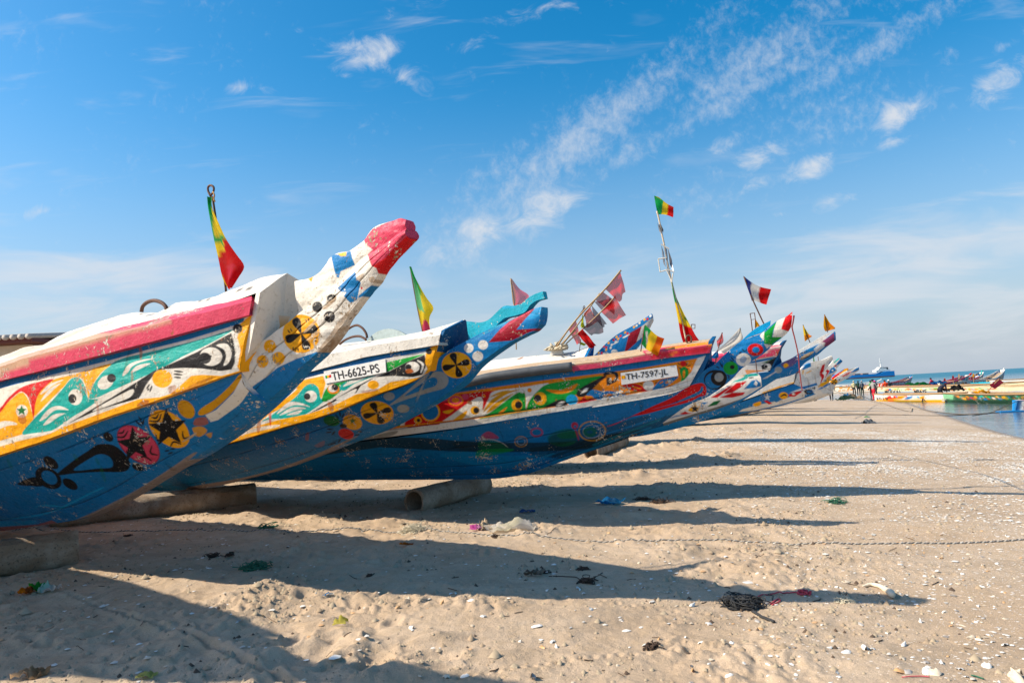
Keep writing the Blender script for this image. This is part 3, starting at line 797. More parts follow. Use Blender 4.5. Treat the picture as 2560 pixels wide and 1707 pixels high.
# ================================================================== boat 1: white spur, pink rail
def boat_1():
    b = Boat((1034, 550), 4.7, 34)
    root = thing('fishing_boat', 'painted wooden fishing boat nearest the camera, pink rail, white spur with red tip', 'boat', tuple(b.wld([-2.2, 0, 0])), 'painted fishing boats pulled up on the sand')
    art = Art((-900, 640, 700, 1500), 'W').run([
        ('p', 2, 'B', [(-3000, 400), (-3000, 1150), (0, 395), (400, 290), (900, 165), (1200, 80), (1560, -10), (1900, -115), (1990, -150), (2030, -300), (0, 150)]),
        ('s', 2, 'T', [(1905, -85), (1700, -25), (1500, 30), (1200, 102), (1000, 150), (900, 200), (830, 270), (770, 350), (735, 430), (725, 475), (790, 470), (900, 420), (1100, 330), (1300, 240), (1500, 130), (1700, 35)]),
        ('s', 2, 'Y', [(430, 325), (600, 280), (900, 192), (830, 262), (772, 340), (735, 430), (722, 470), (700, 380), (670, 318), (620, 300), (570, 320), (530, 370), (480, 420), (380, 520), (285, 620), (272, 600), (290, 480), (340, 400)]),
        ('s', 2, 'Rd', [(430, 318), (250, 358), (150, 400), (60, 480), (0, 555), (-150, 680), (0, 592), (70, 502), (150, 430), (190, 425), (230, 470), (255, 550), (272, 645), (288, 520), (322, 430), (390, 360)]),
        ('p', 2, 'Y', [(-2000, 900), (-150, 700), (0, 592), (70, 502), (150, 432), (190, 427), (230, 480), (258, 580), (272, 645), (230, 705), (180, 770), (0, 822), (-2000, 1400)]),
        ('s', 2, 'T', [(180, 765), (270, 650), (400, 520), (500, 410), (570, 325), (620, 302), (665, 325), (700, 400), (715, 470), (745, 482), (800, 485), (730, 545), (600, 622), (430, 735), (300, 760)]),
        ('e', 2, 'W', (615, 465, 56, 66)), ('e', 2, 'K', (590, 478, 33, 38)),
        ('e', 2, 'W', (862, 345, 72, 50, -35)), ('e', 2, 'K', (910, 310, 36, 36)),
        ('s', 2, 'W', [(322, 658), (395, 565), (480, 537), (560, 570), (470, 568), (420, 592), (370, 640)]), ('s', 2, 'W', [(352, 692), (430, 612), (530, 597), (470, 630), (400, 680)]),
        ('s', 2, 'W', [(998, 292), (1045, 205), (1150, 162), (1262, 150), (1150, 180), (1080, 215), (1040, 268)]), ('s', 2, 'W', [(1068, 268), (1120, 208), (1228, 190), (1150, 232)]),
        ('s', 2, 'W', [(328, 442), (400, 362), (522, 322), (430, 372), (370, 422)]), ('s', 2, 'W', [(330, 502), (400, 402), (497, 350), (440, 402), (390, 452)]),
        ('s', 2, 'W', [(-120, 760), (0, 668), (100, 665), (140, 690), (60, 700), (-60, 750)]),
        ('p', 2, 'K', [(540, 692), (700, 594), (900, 474), (1100, 352), (1250, 254), (1400, 192), (1600, 102), (1780, 2), (1888, -58), (1905, 0), (1922, 100), (1915, 190), (1890, 240), (1800, 252), (1650, 232), (1500, 226), (1350, 236), (1250, 290), (1190, 370), (1150, 452), (1130, 477), (1000, 512), (800, 570), (640, 642)]),
        ('s', 2, 'W', [(752, 580), (900, 490), (1082, 400), (1062, 465), (900, 530)]),
        ('e', 2, 'W', (1722, 135, 92, 76)), ('e', 2, 'K', (1672, 148, 52, 46)), ('l', 2, 'K', [(1640, 170), (1700, 140), (1730, 130)], 20),
        ('s', 2, 'W', [(1768, 42), (1850, 30), (1892, 100), (1870, 180), (1825, 208), (1846, 140), (1830, 80)]),
        ('e', 2, 'Y', (1325, 315, 82, 74)),
        *[('l', 2, 'K', l, 14) for l in ([(1420, 252), (1495, 260)], [(1418, 278), (1488, 283)], [(1422, 303), (1478, 307)], [(1195, 400), (1222, 360)], [(1222, 425), (1242, 370)], [(1205, 412), (1215, 395)])],
        ('p', 2, 'Y', [(-3000, 2000), (-3000, 1700), (0, 868), (400, 748), (700, 642), (1130, 482), (1300, 467), (1390, 440), (1480, 365), (1560, 292), (1650, 283), (1810, 292), (1960, 250), (2000, 260), (1600, 400), (1200, 540), (800, 680), (400, 830), (0, 970)]),
        ('s', 2, 'W', [(-400, 940), (0, 825), (200, 772), (430, 738), (520, 700), (400, 765), (200, 812), (0, 858), (-400, 970)]),
        ('p', 2, 'Y', [(1960, -130), (2075, -230), (2080, 0), (2010, 150), (1960, 260), (1938, 215), (1965, 90), (1938, -20)]),
        ('e', 2, 'bk', (1940, -95, 40, 38)),
        ('e', 2, 'W', (178, 580, 48, 53)), ('*', 2, 'dg', (176, 575, 46)),
        ('s', 2, 'o', [(150, 620), (200, 610), (215, 670), (180, 685), (148, 660)], .7), ('s', 2, 'o', [(1115, 540), (1160, 495), (1215, 490), (1200, 525)], .8),
        ('s', 2, 'o', [(1380, 380), (1440, 370), (1430, 420), (1500, 400), (1640, 330), (1760, 300), (1600, 380), (1440, 440), (1380, 430)], .55),
        ('l', 2, 'o', [(1140, 40), (1150, 100), (1148, 160)], 26, .6), ('l', 2, 'o', [(1075, 250), (1080, 310), (1070, 350)], 22, .5), ('l', 2, 'o', [(790, 500), (800, 580), (795, 660)], 20, .45), ('l', 2, 'o', [(600, 680), (610, 720), (605, 760)], 30, .5),
    ])
    # upper side (painted band)
    top = [(-170, 992, .80), (0, 949, .76), (122, 919, .70), (275, 879, .58), (367, 855, .50), (490, 821, .40), (580, 797, .33), (632, 783, .29)]
    bot = [(-170, 1192, .80), (0, 1137, .76), (122, 1096, .70), (245, 1050, .61), (367, 1009, .52), (490, 966, .42), (560, 941, .35), (602, 928, .31)]
    EXT = [(2.2, 1.0, -.25, 1.0, -.22), (5.0, 1.0, -.45, .98, -.35), (8.0, .7, -.4, .62, -.2), (9.4, .2, -.1, .12, .3)]
    side, G = slab(b, 'side_plank', st_cols(top, bot), art, PAINT, root, 1.55, bulge=.02, ext=EXT, noise=.012)
    # lower hull
    hull_art = Art((-900, 820, 1060, 1500), 'B')
    hull_items = [
        ('e', 2, 'r', (1130, 855, 205, 122, 40)), ('e', 2, 'P', (1130, 855, 198, 116, 40)), ('*', 2, 'bk', (1100, 850, 150, -8)),
        ('e', 2, 'Y', (1380, 725, 195, 122, 40)), ('*', 2, 'bk', (1370, 720, 165, -6)),
        *[('l', 2, 'bk', l, 15) for l in ([(950, 790), (1010, 790), (1045, 740)], [(965, 760), (1000, 755), (1015, 730)], [(1215, 660), (1290, 660), (1318, 600)], [(1235, 630), (1275, 635), (1295, 600)], [(1380, 610), (1410, 660), (1480, 670)], [(1270, 760), (1290, 820), (1340, 800)], [(1490, 740), (1500, 800), (1550, 790)], [(1390, 870), (1420, 830), (1480, 850)],
            [(1030, 900), (1050, 960), (1010, 990)], [(1240, 860), (1230, 920), (1290, 940)], [(1130, 960), (1180, 950), (1240, 985)])],
        ('e', 2, 'y', (1520, 565, 85, 60, 50)),
        ('s', 2, 'bk', [(470, 1088), (600, 982), (720, 902), (800, 852), (920, 856), (1010, 920), (1060, 1000), (1050, 1050), (990, 1076), (800, 1076), (600, 1088), (500, 1102)]),
        ('s', 2, 'B', [(600, 1062), (740, 962), (820, 930), (890, 950), (922, 1000), (905, 1040), (800, 1048)]),
        ('e', 2, 'bk', (415, 1000, 72, 38, 38)), ('e', 2, 'bk', (882, 790, 47, 32, 38)), ('e', 2, 'bk', (1125, 1036, 50, 29, 20)), ('e', 2, 'bk', (572, 1175, 70, 36, 32)),
        ('e', 2, 'bk', (395, 1125, 118, 78, 32)), ('e', 2, 'B', (402, 1122, 72, 48, 36)), ('s', 2, 'bk', [(140, 1176), (230, 1128), (300, 1122), (345, 1190), (250, 1190)]),
        *[('l', 2, 'bk', l, 13) for l in ([(1100, 655), (1160, 705)], [(1130, 620), (1165, 690)], [(1175, 640), (1165, 700)], [(1345, 905), (1385, 900)], [(1370, 930), (1410, 915)], [(1390, 890), (1430, 885)])],
        ('s', 2, 'y', [(1962, 275), (1978, 312), (1900, 425), (1750, 565), (1660, 612), (1620, 606), (1640, 560), (1760, 480), (1880, 370)]),
        ('p', 2, 'W', [(1978, 300), (1905, 432), (1765, 570), (1675, 612), (1722, 668), (1780, 652), (1938, 540), (1978, 500), (2068, 370), (2168, 300), (2268, 220), (2418, 150), (2590, 90), (3300, -400), (2600, -600), (2000, -20)]),
        ('s', 2, 'o', [(1600, 640), (1680, 630), (1700, 680), (1640, 700), (1580, 690)], .8), ('s', 2, 'y', [(1570, 720), (1650, 705), (1690, 745), (1620, 790)], .9), ('s', 2, 'y', [(1680, 770), (1730, 755), (1720, 800)], .8),
        ('l', 2, 'L', [(0, 1460), (250, 1440), (420, 1400), (560, 1340), (760, 1240), (850, 1200)], 16, .7), ('l', 2, 'L', [(280, 1360), (380, 1350), (500, 1360)], 14, .6), ('p', 2, 'L', [(-1500, 1560), (0, 1480), (290, 1470), (300, 1490), (200, 1520), (0, 1530), (-1500, 1640)], .5),
        ('s', 2, 'N', [(600, 1478), (800, 1385), (1100, 1230), (1400, 1040), (1560, 930), (1600, 930), (1400, 1090), (1100, 1290), (800, 1430), (620, 1510)], .75),
        ('p', 2, 'o', [(-1500, 1640), (0, 1525), (300, 1505), (420, 1470), (480, 1500), (200, 1570), (-1500, 1800)], .75),
        ('l', 2, 'tn', [(1490, 830), (1560, 790), (1605, 755)], 18),
        *[('l', 2, 'dg', l, 30, .35) for l in ([(600, 930), (630, 980)], [(780, 960), (810, 1020)], [(60, 970), (100, 1060)], [(820, 1030), (860, 1160)])],
    ]
    hull_art.run(hull_items)
    top = [(-170, 1196, .72), (0, 1141, .70), (122, 1100, .64), (245, 1054, .56), (367, 1013, .47), (490, 970, .38), (560, 945, .32), (604, 928, .28)]
    bot = [(-90, 1334, .07), (100, 1313, .07), (215, 1291, .07), (320, 1241, .07), (428, 1174, .07), (520, 1122, .07), (602, 1064, .07), (664, 1006, .07)]
    HEXT = [(2.2, .92, -.2, .08, -.06), (5.0, .9, -.32, .08, -.08), (8.0, .55, -.18, .06, 0), (9.4, .1, .3, .05, .5)]
    hull, H = slab(b, 'hull', st_cols(top, bot), hull_art, PAINT, root, 1.6, bulge=.07, ext=HEXT, noise=.012, seams=(.16, .82))
    spur_items = [('e', 3, 'Y', (748, 1295, 182, 187)), ('f', 3, 'bk', (748, 1295, 165, -22)),
        *[('l', 3, 'bk', l, 12) for l in ([(790, 1150), (800, 1190)], [(812, 1140), (822, 1180)], [(615, 1255), (640, 1290)], [(640, 1240), (660, 1275)], [(670, 1420), (665, 1460)], [(690, 1425), (690, 1465)], [(715, 1430), (720, 1465)], [(870, 1340), (910, 1330)], [(860, 1365), (900, 1362)])],
        ('e', 3, 'K', (1040, 955, 48, 42, -25)), ('e', 3, 'K', (903, 1035, 48, 52, 20)), ('e', 3, 'K', (1020, 1130, 55, 56)), ('e', 3, 'W', (1030, 1110, 26, 14, -35), .8),
        ('e', 3, 'Y', (443, 1415, 58, 63)), ('e', 3, 'Y', (528, 1530, 60, 62)), ('e', 3, 'Y', (372, 1562, 58, 62)),
        ('p', 3, 'B', [(1100, 850), (1270, 690), (1280, 760), (1325, 800), (1310, 860), (1290, 960), (1230, 1000), (1195, 970), (1160, 930), (1185, 890), (1130, 890)]),
        ('p', 3, 'B', [(1300, 930), (1380, 860), (1450, 810), (1420, 870), (1350, 930), (1300, 950)]),
        ('p', 3, 'Rd', [(1355, 385), (1440, 280), (1750, 140), (1900, 200), (1870, 380), (1700, 540), (1500, 725), (1475, 660), (1430, 640), (1390, 530), (1440, 480), (1370, 430)]),
        ('p', 3, 'P', [(1365, 385), (1440, 280), (1750, 140), (1800, 190), (1790, 330), (1640, 470), (1560, 560), (1440, 640), (1395, 540), (1440, 490), (1372, 430)]),
        ('p', 3, 'bk', [(1795, 190), (1830, 200), (1870, 350), (1840, 360), (1800, 300)], .8),
        ('s', 3, 'N', [(1100, 1180), (1180, 1100), (1240, 1030), (1290, 980), (1230, 1060), (1190, 1140), (1060, 1330), (940, 1470), (850, 1530), (930, 1420), (1040, 1280)], .7),
        ('s', 3, 'N', [(950, 1050), (1010, 990), (1090, 930), (1060, 990), (990, 1050)], .8), ('s', 3, 'tn', [(790, 1250), (850, 1190), (910, 1130), (900, 1170), (830, 1250), (770, 1290)], .8), ('s', 3, 'tn', [(800, 1350), (870, 1290), (930, 1260), (900, 1310), (830, 1360)], .7),
        ('s', 3, 'N', [(1290, 740), (1350, 710), (1340, 760), (1280, 780)], .6), ('s', 3, 'N', [(1400, 760), (1450, 740), (1460, 790), (1420, 800)], .7), ('e', 3, 'Rd', (1333, 853, 10, 12)),
        ('p', 2, 'B', [(1722, 672), (1780, 656), (1938, 544), (1978, 504), (2068, 374), (2168, 304), (2268, 224), (2418, 154), (2590, 94), (2700, 300), (1700, 1200), (1500, 900)])]
    sp = Art((560, 500, 1080, 1080), 'W').run(spur_items)
    top = [(604, 928, .28), (622, 893, .24), (640, 868, .20), (676, 840, .16), (715, 810, .13), (746, 783, .105), (808, 732, .075), (847, 701, .062), (885, 665, .056), (909, 645, .052), (950, 618, .050), (1018, 572, .042)]
    bot = [(664, 1006, .06), (700, 975, .06), (722, 955, .06), (752, 920, .06), (780, 895, .06), (815, 862, .055), (848, 820, .05), (866, 790, .05), (900, 745, .048), (930, 709, .046), (955, 668, .044), (1024, 596, .036)]
    spur, S = slab(b, 'spur', st_cols(top, bot), sp, PAINT_WORN, root, 1.6, bulge=.02, noise=.022, seams=(.3, .62))
    fa = Art((660, 500, 1080, 820), 'W').run([
        ('p', 3, 'B', [(1035, 535), (1060, 525), (1100, 530), (1225, 490), (1240, 560), (1268, 630), (1130, 690), (1110, 755), (1085, 740), (1060, 650)]),
        ('p', 3, 'Y', [(1100, 520), (1185, 503), (1180, 542), (1130, 546)]), ('p', 3, 'Y', [(815, 765), (862, 742), (845, 792)]),
        ('p', 3, 'P', [(1355, 385), (1440, 280), (1750, 140), (1900, 200), (1870, 380), (1640, 520), (1430, 645), (1390, 530), (1440, 480), (1370, 430)]),
        ('p', 3, 'bk', [(1795, 180), (1840, 200), (1880, 380), (1800, 330)], .8)])
    top = [(735, 703, .04), (774, 694, .04), (800, 678, .04), (829, 640, .042), (847, 632, .044), (875, 627, .044), (893, 614, .044), (909, 601, .044), (932, 572, .042), (985, 552, .04), (1004, 546, .038), (1016, 550, .034)]
    bot = [(748, 786, .04), (780, 758, .04), (808, 734, .04), (847, 703, .042), (862, 688, .044), (885, 667, .044), (899, 656, .044), (915, 643, .044), (945, 623, .042), (985, 598, .04), (1004, 584, .038), (1019, 574, .034)]
    slab(b, 'spur_fin', st_cols(top, bot), fa, PAINT_WORN, root, 1.6, bulge=.012, noise=.02)
    # bow board
    pa = Art((560, 620, 800, 960), 'W').run([('s', 3, 'o', [(410, 1190), (480, 1150), (530, 1150), (520, 1180), (440, 1220)], .5), ('l', 3, 'o', [(520, 990), (490, 1060), (480, 1130)], 22, .6), ('l', 3, 'N', [(340, 920), (310, 1030), (280, 1200)], 14, .6)])
    plate_board(b, 'bow_board', [(718, 683, 0), (700, 694, .09), (650, 731, .285), (640, 790, .30), (622, 880, .30), (606, 925, .27), (640, 905, .12), (700, 860, 0)], pa, PAINT_WORN, root, .05)
    # rail
    ra = Art((-900, 640, 700, 1100), 'P').run([('p', 1, 'tn', [(-3000, 2400), (-3000, 1700), (0, 1540), (300, 1460), (700, 1370), (900, 1330), (860, 1370), (600, 1450), (300, 1540), (200, 1620), (0, 1700)], .85), ('p', 1, 'tn', [(700, 1395), (1000, 1320), (1400, 1235), (1360, 1262), (1000, 1352), (700, 1430)], .7)])
    st = [((-150, 960), (-150, 968), (-150, 998), .845, .70), ((0, 908), (0, 916), (0, 951), .81, .66), ((92, 877), (92, 887), (92, 929), .765, .61), ((184, 852), (184, 862), (184, 905), .705, .55), ((306, 818), (306, 831), (306, 873), .605, .45),
          ((416, 790), (416, 803), (416, 844), .51, .36), ((520, 765), (520, 780), (520, 815), .42, .28), ((629, 738), (628, 750), (622, 787), .335, .19)]
    rail(b, 'rail', st, ra, PAINT_WORN, root, ext=[(2.2, 1.05, -.25), (5, 1.05, -.45), (8, .75, -.4), (9.2, .3, -.12)])
    # deck with ragged tarred edge
    da = Art((-900, 600, 760, 1100), 'W').run([('l', 1, 'bk', l, 16) for l in ([(1925, 1005), (1975, 985)], [(2010, 1000), (2065, 965)], [(1620, 1090), (1660, 1075)], [(1690, 1080), (1720, 1068)])]+[('p', 1, 'tn', [(-2000, 2200), (-2000, 1500), (0, 1530), (200, 1440), (420, 1420), (560, 1345), (800, 1270), (560, 1390), (300, 1490), (0, 1568)], .5)])
    ridge = [(-150, 948), (0, 893), (60, 868), (110, 862), (170, 828), (245, 806), (300, 787), (345, 779), (395, 781), (440, 757), (490, 752), (540, 740), (600, 716), (660, 692), (718, 682)]
    edge = [(-150, 964, .72), (0, 912, .68), (92, 881, .63), (184, 856, .57), (306, 822, .47), (416, 794, .38), (520, 768, .30), (600, 747, .24), (655, 727, .20)]
    deck(b, 'deck', ridge, edge, da, PAINT_WORN, root, ext=[(2.2, .95, -.2), (3.0, .95, -.2)], rag=.012)
    # iron hoop
    hp = MB(); pts = [b.un(x, y, .12) for x, y in spline(xf(1, [(1155, 1175), (1165, 1130), (1205, 1095), (1262, 1082), (1320, 1100), (1352, 1130), (1362, 1160)]), 18)]
    hp.tube(pts, .018, 8).build('iron_hoop', RUST, root, True)
    return b, root, dict(G=G)

# ================================================================== boat 2
def boat_2():
    b = Boat((1365, 770), 7.4, 36)
    root = thing('fishing_boat', 'painted wooden fishing boat with blue spur, cyan horn and number plate TH-6625-PS', 'boat', tuple(b.wld([-3, 0, 0])), 'painted fishing boats pulled up on the sand')
    art = Art((-300, 780, 1130, 1350), 'W').run([
        ('p', 4, 'B', [(-2500, 700), (-2500, 1250), (780, 345), (1070, 272), (1560, 155), (1920, 88), (2000, 40), (2000, 0), (0, 300)]),
        ('p', 4, 'g', [(1560, 165), (1920, 95), (1905, 108), (1590, 182)], .4),
        ('p', 4, 'Y', [(-2500, 1400), (780, 352), (1070, 292), (1092, 352), (1060, 470), (1046, 475), (1030, 385), (970, 360), (910, 392), (840, 470), (760, 540), (640, 602), (560, 662), (300, 780), (-2500, 1900)]),
        ('s', 4, 'W', [(655, 482), (760, 402), (892, 350), (780, 412), (700, 472)]), ('s', 4, 'W', [(690, 500), (780, 430), (860, 395), (800, 450), (740, 490)]), ('s', 4, 'W', [(800, 360), (880, 345), (820, 375), (730, 410)]),
        ('s', 4, 'T', [(570, 662), (650, 612), (760, 530), (850, 460), (920, 380), (980, 355), (1030, 390), (1046, 460), (1060, 482), (1110, 470), (1000, 560), (870, 632), (720, 642), (640, 646)]),
        ('e', 4, 'W', (968, 460, 52, 48)), ('e', 4, 'K', (940, 460, 27, 27)),
        *[('s', 4, 'W', l) for l in ([(690, 605), (780, 512), (870, 508), (965, 545), (860, 530), (790, 548)], [(715, 615), (800, 555), (880, 545), (930, 560), (850, 570)], [(770, 612), (850, 580), (900, 572), (860, 605)])],
        ('s', 4, 'G', [(1060, 482), (1100, 392), (1180, 350), (1500, 292), (1300, 332), (1230, 402), (1150, 470), (1090, 502)]), ('s', 4, 'T', [(1200, 400), (1260, 340), (1500, 290), (1340, 350), (1250, 410)]),
        ('s', 4, 'W', [(1232, 380), (1290, 335), (1420, 305), (1310, 355)]), ('e', 4, 'O', (1155, 400, 50, 40)), ('e', 4, 'W', (1150, 395, 36, 30)), ('e', 4, 'K', (1167, 386, 28, 26)),
        ('p', 4, 'G', [(1585, 182), (1912, 108), (1750, 182), (1590, 262)]),
        ('p', 4, 'K', [(950, 602), (1150, 492), (1300, 402), (1450, 322), (1600, 262), (1750, 182), (1900, 118), (1915, 200), (1880, 282), (1800, 302), (1650, 292), (1500, 302), (1380, 372), (1340, 432), (1200, 482), (1050, 562)]),
        ('s', 4, 'W', [(1180, 478), (1335, 398), (1320, 440), (1220, 480)]),
        ('e', 4, 'W', (1800, 222, 58, 46)), ('e', 4, 'K', (1768, 222, 26, 26)), ('l', 4, 'W', [(1840, 165), (1885, 200), (1870, 270)], 18), ('s', 4, 'o', [(1745, 245), (1790, 235), (1810, 260), (1760, 272)]),
        ('e', 4, 'Y', (1480, 365, 47, 36)),
        ('p', 4, 'Y', [(-2500, 2100), (-2500, 1800), (170, 862), (300, 782), (560, 692), (700, 652), (950, 602), (1160, 532), (1340, 442), (1500, 412), (1620, 342), (1880, 302), (1955, 190), (2060, 40), (1960, 270), (1900, 320), (1500, 460), (1160, 600), (700, 740), (400, 830)]),
        ('s', 4, 'W', [(320, 790), (500, 720), (700, 690), (690, 712), (500, 752), (330, 800)], .8),
        ('p', 4, 'Y', [(1908, 112), (1950, 60), (2030, 20), (1960, 250), (1930, 262), (1905, 185)]), ('e', 4, 'bk', (1935, 92, 26, 25)),
        ('l', 4, 'Rd', [(620, 510), (635, 600), (640, 700)], 22, .7), ('l', 4, 'o', [(530, 590), (545, 680), (540, 760)], 34, .7), ('l', 4, 'o', [(1110, 510), (1135, 540), (1140, 580)], 44, .7), ('e', 4, 'W', (562, 575, 22, 22)),
        ('s', 4, 'o', [(1380, 420), (1480, 400), (1520, 410), (1440, 440)], .5)])
    top = [(380, 1022, .85), (520, 988, .80), (650, 957, .70), (780, 925, .60), (909, 891, .50), (1000, 875, .42), (1050, 867, .36), (1095, 860, .32)]
    bot = [(380, 1162, .80), (532, 1117, .75), (602, 1099, .70), (694, 1071, .63), (835, 1029, .52), (939, 986, .44), (1030, 953, .36), (1077, 925, .31)]
    EXT = [(2.5, .95, -.2, .9, -.15), (5.5, .9, -.3, .85, -.2), (8.5, .6, -.2, .5, -.05), (10, .15, .05, .1, .4)]
    side, G = slab(b, 'side_plank', st_cols(top, bot), art, PAINT, root, 1.7, bulge=.02, ext=EXT, noise=.012)
    hull_items = [
        ('s', 4, 'g', [(1610, 534), (1750, 422), (1900, 290), (1980, 258), (2060, 268), (2095, 330), (2060, 392), (1950, 424), (1750, 484)]), ('s', 4, 'B', [(1735, 458), (1850, 372), (1950, 308), (2000, 318), (1990, 370), (1900, 402)]),
        ('e', 4, 'g', (1610, 460, 46, 34)), ('e', 4, 'g', (1725, 560, 50, 34)),
        ('e', 4, 'Y', (1512, 592, 136, 94, 8)), ('f', 4, 'bk', (1512, 595, 120, -20, .75)),
        ('e', 4, 'Y', (1310, 670, 82, 60, 20)), ('*', 4, 'dg', (1312, 660, 28)), ('e', 4, 'Rd', (1258, 765, 64, 42, 15)), ('e', 4, 'dg', (1140, 660, 68, 42, 10)), ('e', 4, 'bk', (1235, 700, 30, 18)),
        *[('l', 4, 'bk', l, 12) for l in ([(1170, 605), (1200, 640)], [(1205, 580), (1212, 625)], [(1240, 600), (1222, 640)], [(1095, 755), (1140, 750)], [(1140, 775), (1170, 745)], [(1100, 725), (1150, 730)], [(1330, 775), (1370, 770)], [(1350, 745), (1390, 750)], [(1110, 860), (1180, 835)], [(1190, 840), (1215, 810)])],
        ('s', 4, 'o', [(930, 760), (955, 760), (950, 820), (925, 810)], .6), ('s', 4, 'o', [(1000, 860), (1080, 820), (1075, 860), (1030, 875)], .4),
        ('s', 4, 'N', [(0, 1195), (400, 1125), (700, 1045), (1000, 935), (1300, 800), (1330, 800), (1000, 965), (700, 1075), (400, 1155), (0, 1225)], .7),
        ('e', 5, 'Y', (650, 1055, 152, 132)), ('f', 5, 'bk', (645, 1055, 140, -16, .9)),
        ('e', 5, 'w', (772, 885, 48, 47)), ('e', 5, 'w', (915, 853, 50, 48)), ('e', 5, 'w', (862, 968, 54, 52)),
        ('p', 5, 'r', [(970, 828), (1080, 702), (1200, 600), (1400, 500), (1450, 478), (1340, 590), (1250, 700), (1500, 685), (1380, 725), (1205, 808)]), ('p', 5, 'P', [(1080, 702), (1200, 600), (1400, 500), (1440, 482), (1330, 560), (1180, 650), (1090, 740)], .6),
        ('p', 5, 'L', [(1440, 480), (1530, 455), (1545, 520), (1430, 590), (1340, 600)], .45), ('p', 5, 'C', [(1000, 690), (1150, 600), (1300, 540), (1290, 560), (1100, 660), (780, 820)], .6)]
    ha = Art((-300, 740, 1400, 1350), 'B').run(hull_items)
    top = [(380, 1168, .72), (532, 1121, .68), (602, 1103, .63), (694, 1075, .57), (835, 1033, .47), (939, 990, .40), (1030, 957, .33), (1078, 927, .28)]
    bot = [(400, 1226, .07), (526, 1217, .07), (602, 1199, .07), (694, 1174, .07), (786, 1141, .07), (881, 1103, .07), (972, 1067, .07), (1034, 1035, .07)]
    HEXT = [(2.5, .85, -.1, .08, -.02), (5.5, .8, -.15, .08, -.02), (8.5, .45, 0, .06, 0), (10, .1, .4, .05, .3)]
    slab(b, 'hull', st_cols(top, bot), ha, PAINT, root, 1.7, bulge=.07, ext=HEXT, noise=.012, seams=(.3, .8))
    top = [(1078, 927, .28), (1090, 905, .25), (1104, 889, .22), (1119, 878, .19), (1171, 849, .13), (1229, 820, .10), (1266, 803, .085), (1303, 788, .075), (1336, 771, .07), (1354, 767, .06)]
    bot = [(1034, 1035, .07), (1079, 1009, .07), (1115, 985, .08), (1140, 967, .085), (1191, 916, .07), (1229, 886, .07), (1278, 854, .065), (1310, 838, .06), (1338, 824, .055), (1352, 811, .05)]
    slab(b, 'spur', st_cols(top, bot), ha, PAINT, root, 1.6, bulge=.02, noise=.008)
    fa = Art((1140, 700, 1400, 880), 'C').run([('p', 5, 'L', [(1110, 465), (1230, 455), (1240, 480), (1110, 490)], .5)])
    top = [(1166, 803, .05), (1199, 806, .05), (1224, 797, .05), (1242, 780, .05), (1256, 767, .05), (1286, 764, .05), (1303, 759, .05), (1318, 746, .05), (1333, 737, .04), (1357, 728, .035)]
    bot = [(1172, 852, .05), (1205, 834, .05), (1236, 818, .05), (1250, 804, .05), (1260, 796, .05), (1290, 788, .05), (1312, 780, .05), (1326, 762, .05), (1338, 753, .04), (1361, 746, .035)]
    slab(b, 'spur_fin', st_cols(top, bot), fa, PAINT, root, 1.6)
    plate_board(b, 'bow_board', [(1163, 799, 0), (1150, 805, .07), (1113, 824, .30), (1097, 862, .31), (1086, 896, .30), (1078, 926, .27), (1110, 905, .12), (1150, 868, 0)], Art((1060, 780, 1200, 960), 'D'), PAINT, root, .05)
    ra = Art((-300, 760, 1140, 1300), 'W').run([('l', 4, 'o', [(1735, 80), (1735, 120)], 12, .5), ('l', 5, 'o', [(115, 860), (118, 900)], 10, .5)])
    st = [((380, 978), (380, 986), (380, 1024), .88, .70), ((520, 950), (520, 958), (520, 991), .83, .66), ((650, 918), (650, 926), (650, 960), .735, .56), ((780, 886), (780, 894), (780, 928), .635, .46), ((909, 861), (909, 868), (909, 893), .535, .37), ((1000, 844), (1000, 853), (1000, 877), .455, .28), ((1104, 823), (1100, 836), (1096, 862), .35, .18)]
    rail(b, 'rail', st, ra, PAINT_WORN, root, ext=[(2.5, 1.0, -.2), (5.5, .95, -.3), (8.5, .65, -.2), (9.8, .25, 0)])
    deck(b, 'deck', [(380, 960), (520, 935), (650, 905), (782, 878), (844, 859), (911, 853), (1017, 836), (1065, 827), (1115, 812), (1163, 798)],
         [(380, 982, .72), (520, 954, .67), (650, 922, .58), (780, 890, .48), (909, 864, .39), (1000, 848, .30), (1055, 836, .25), (1112, 824, .2)], ra, PAINT_WORN, root, ext=[(2.5, .85, -.15), (3.2, .85, -.18)], rag=.006)
    # number plate
    pl, Q, nn = flat_on(b, G, 'number_plate', xf(4, [(1075, 255), (1578, 155), (1585, 262), (1092, 356)]), WHITEM, root)
    c = xf(4, [(1135, 262), (1520, 190), (1525, 252), (1150, 330)])
    tl, tr, bl = [on_plane(*c[i], Q[0], nn) for i in (0, 1, 3)]
    lettering('plate_lettering', 'TH-6625-PS', tl, tr, bl, nn, BLACKM, pl)
    mini_flag(pl, [on_plane(*p, Q[0], nn)+nn*.003 for p in xf(4, [(1088, 292), (1135, 282), (1137, 302), (1092, 312)])])
    # iron hooks and a half-round board on deck
    for z, L, q in ((3, [(1195, 1255), (1240, 1225), (1290, 1212), (1340, 1240), (1375, 1290), (1385, 1335)], .1), (3, [(1120, 1395), (1170, 1355), (1240, 1325), (1310, 1318), (1360, 1340), (1375, 1355)], .2)):
        MB().tube([b.un(x, y, q) for x, y in spline(xf(z, L), 16)], .016, 8).build('iron_hook', RUST, root, True)
    m = MB(); o = [b.un(x, y, .05) for x, y in spline(xf(3, [(1370, 1385), (1420, 1320), (1490, 1270), (1590, 1245), (1690, 1265), (1770, 1310)]), 16)]
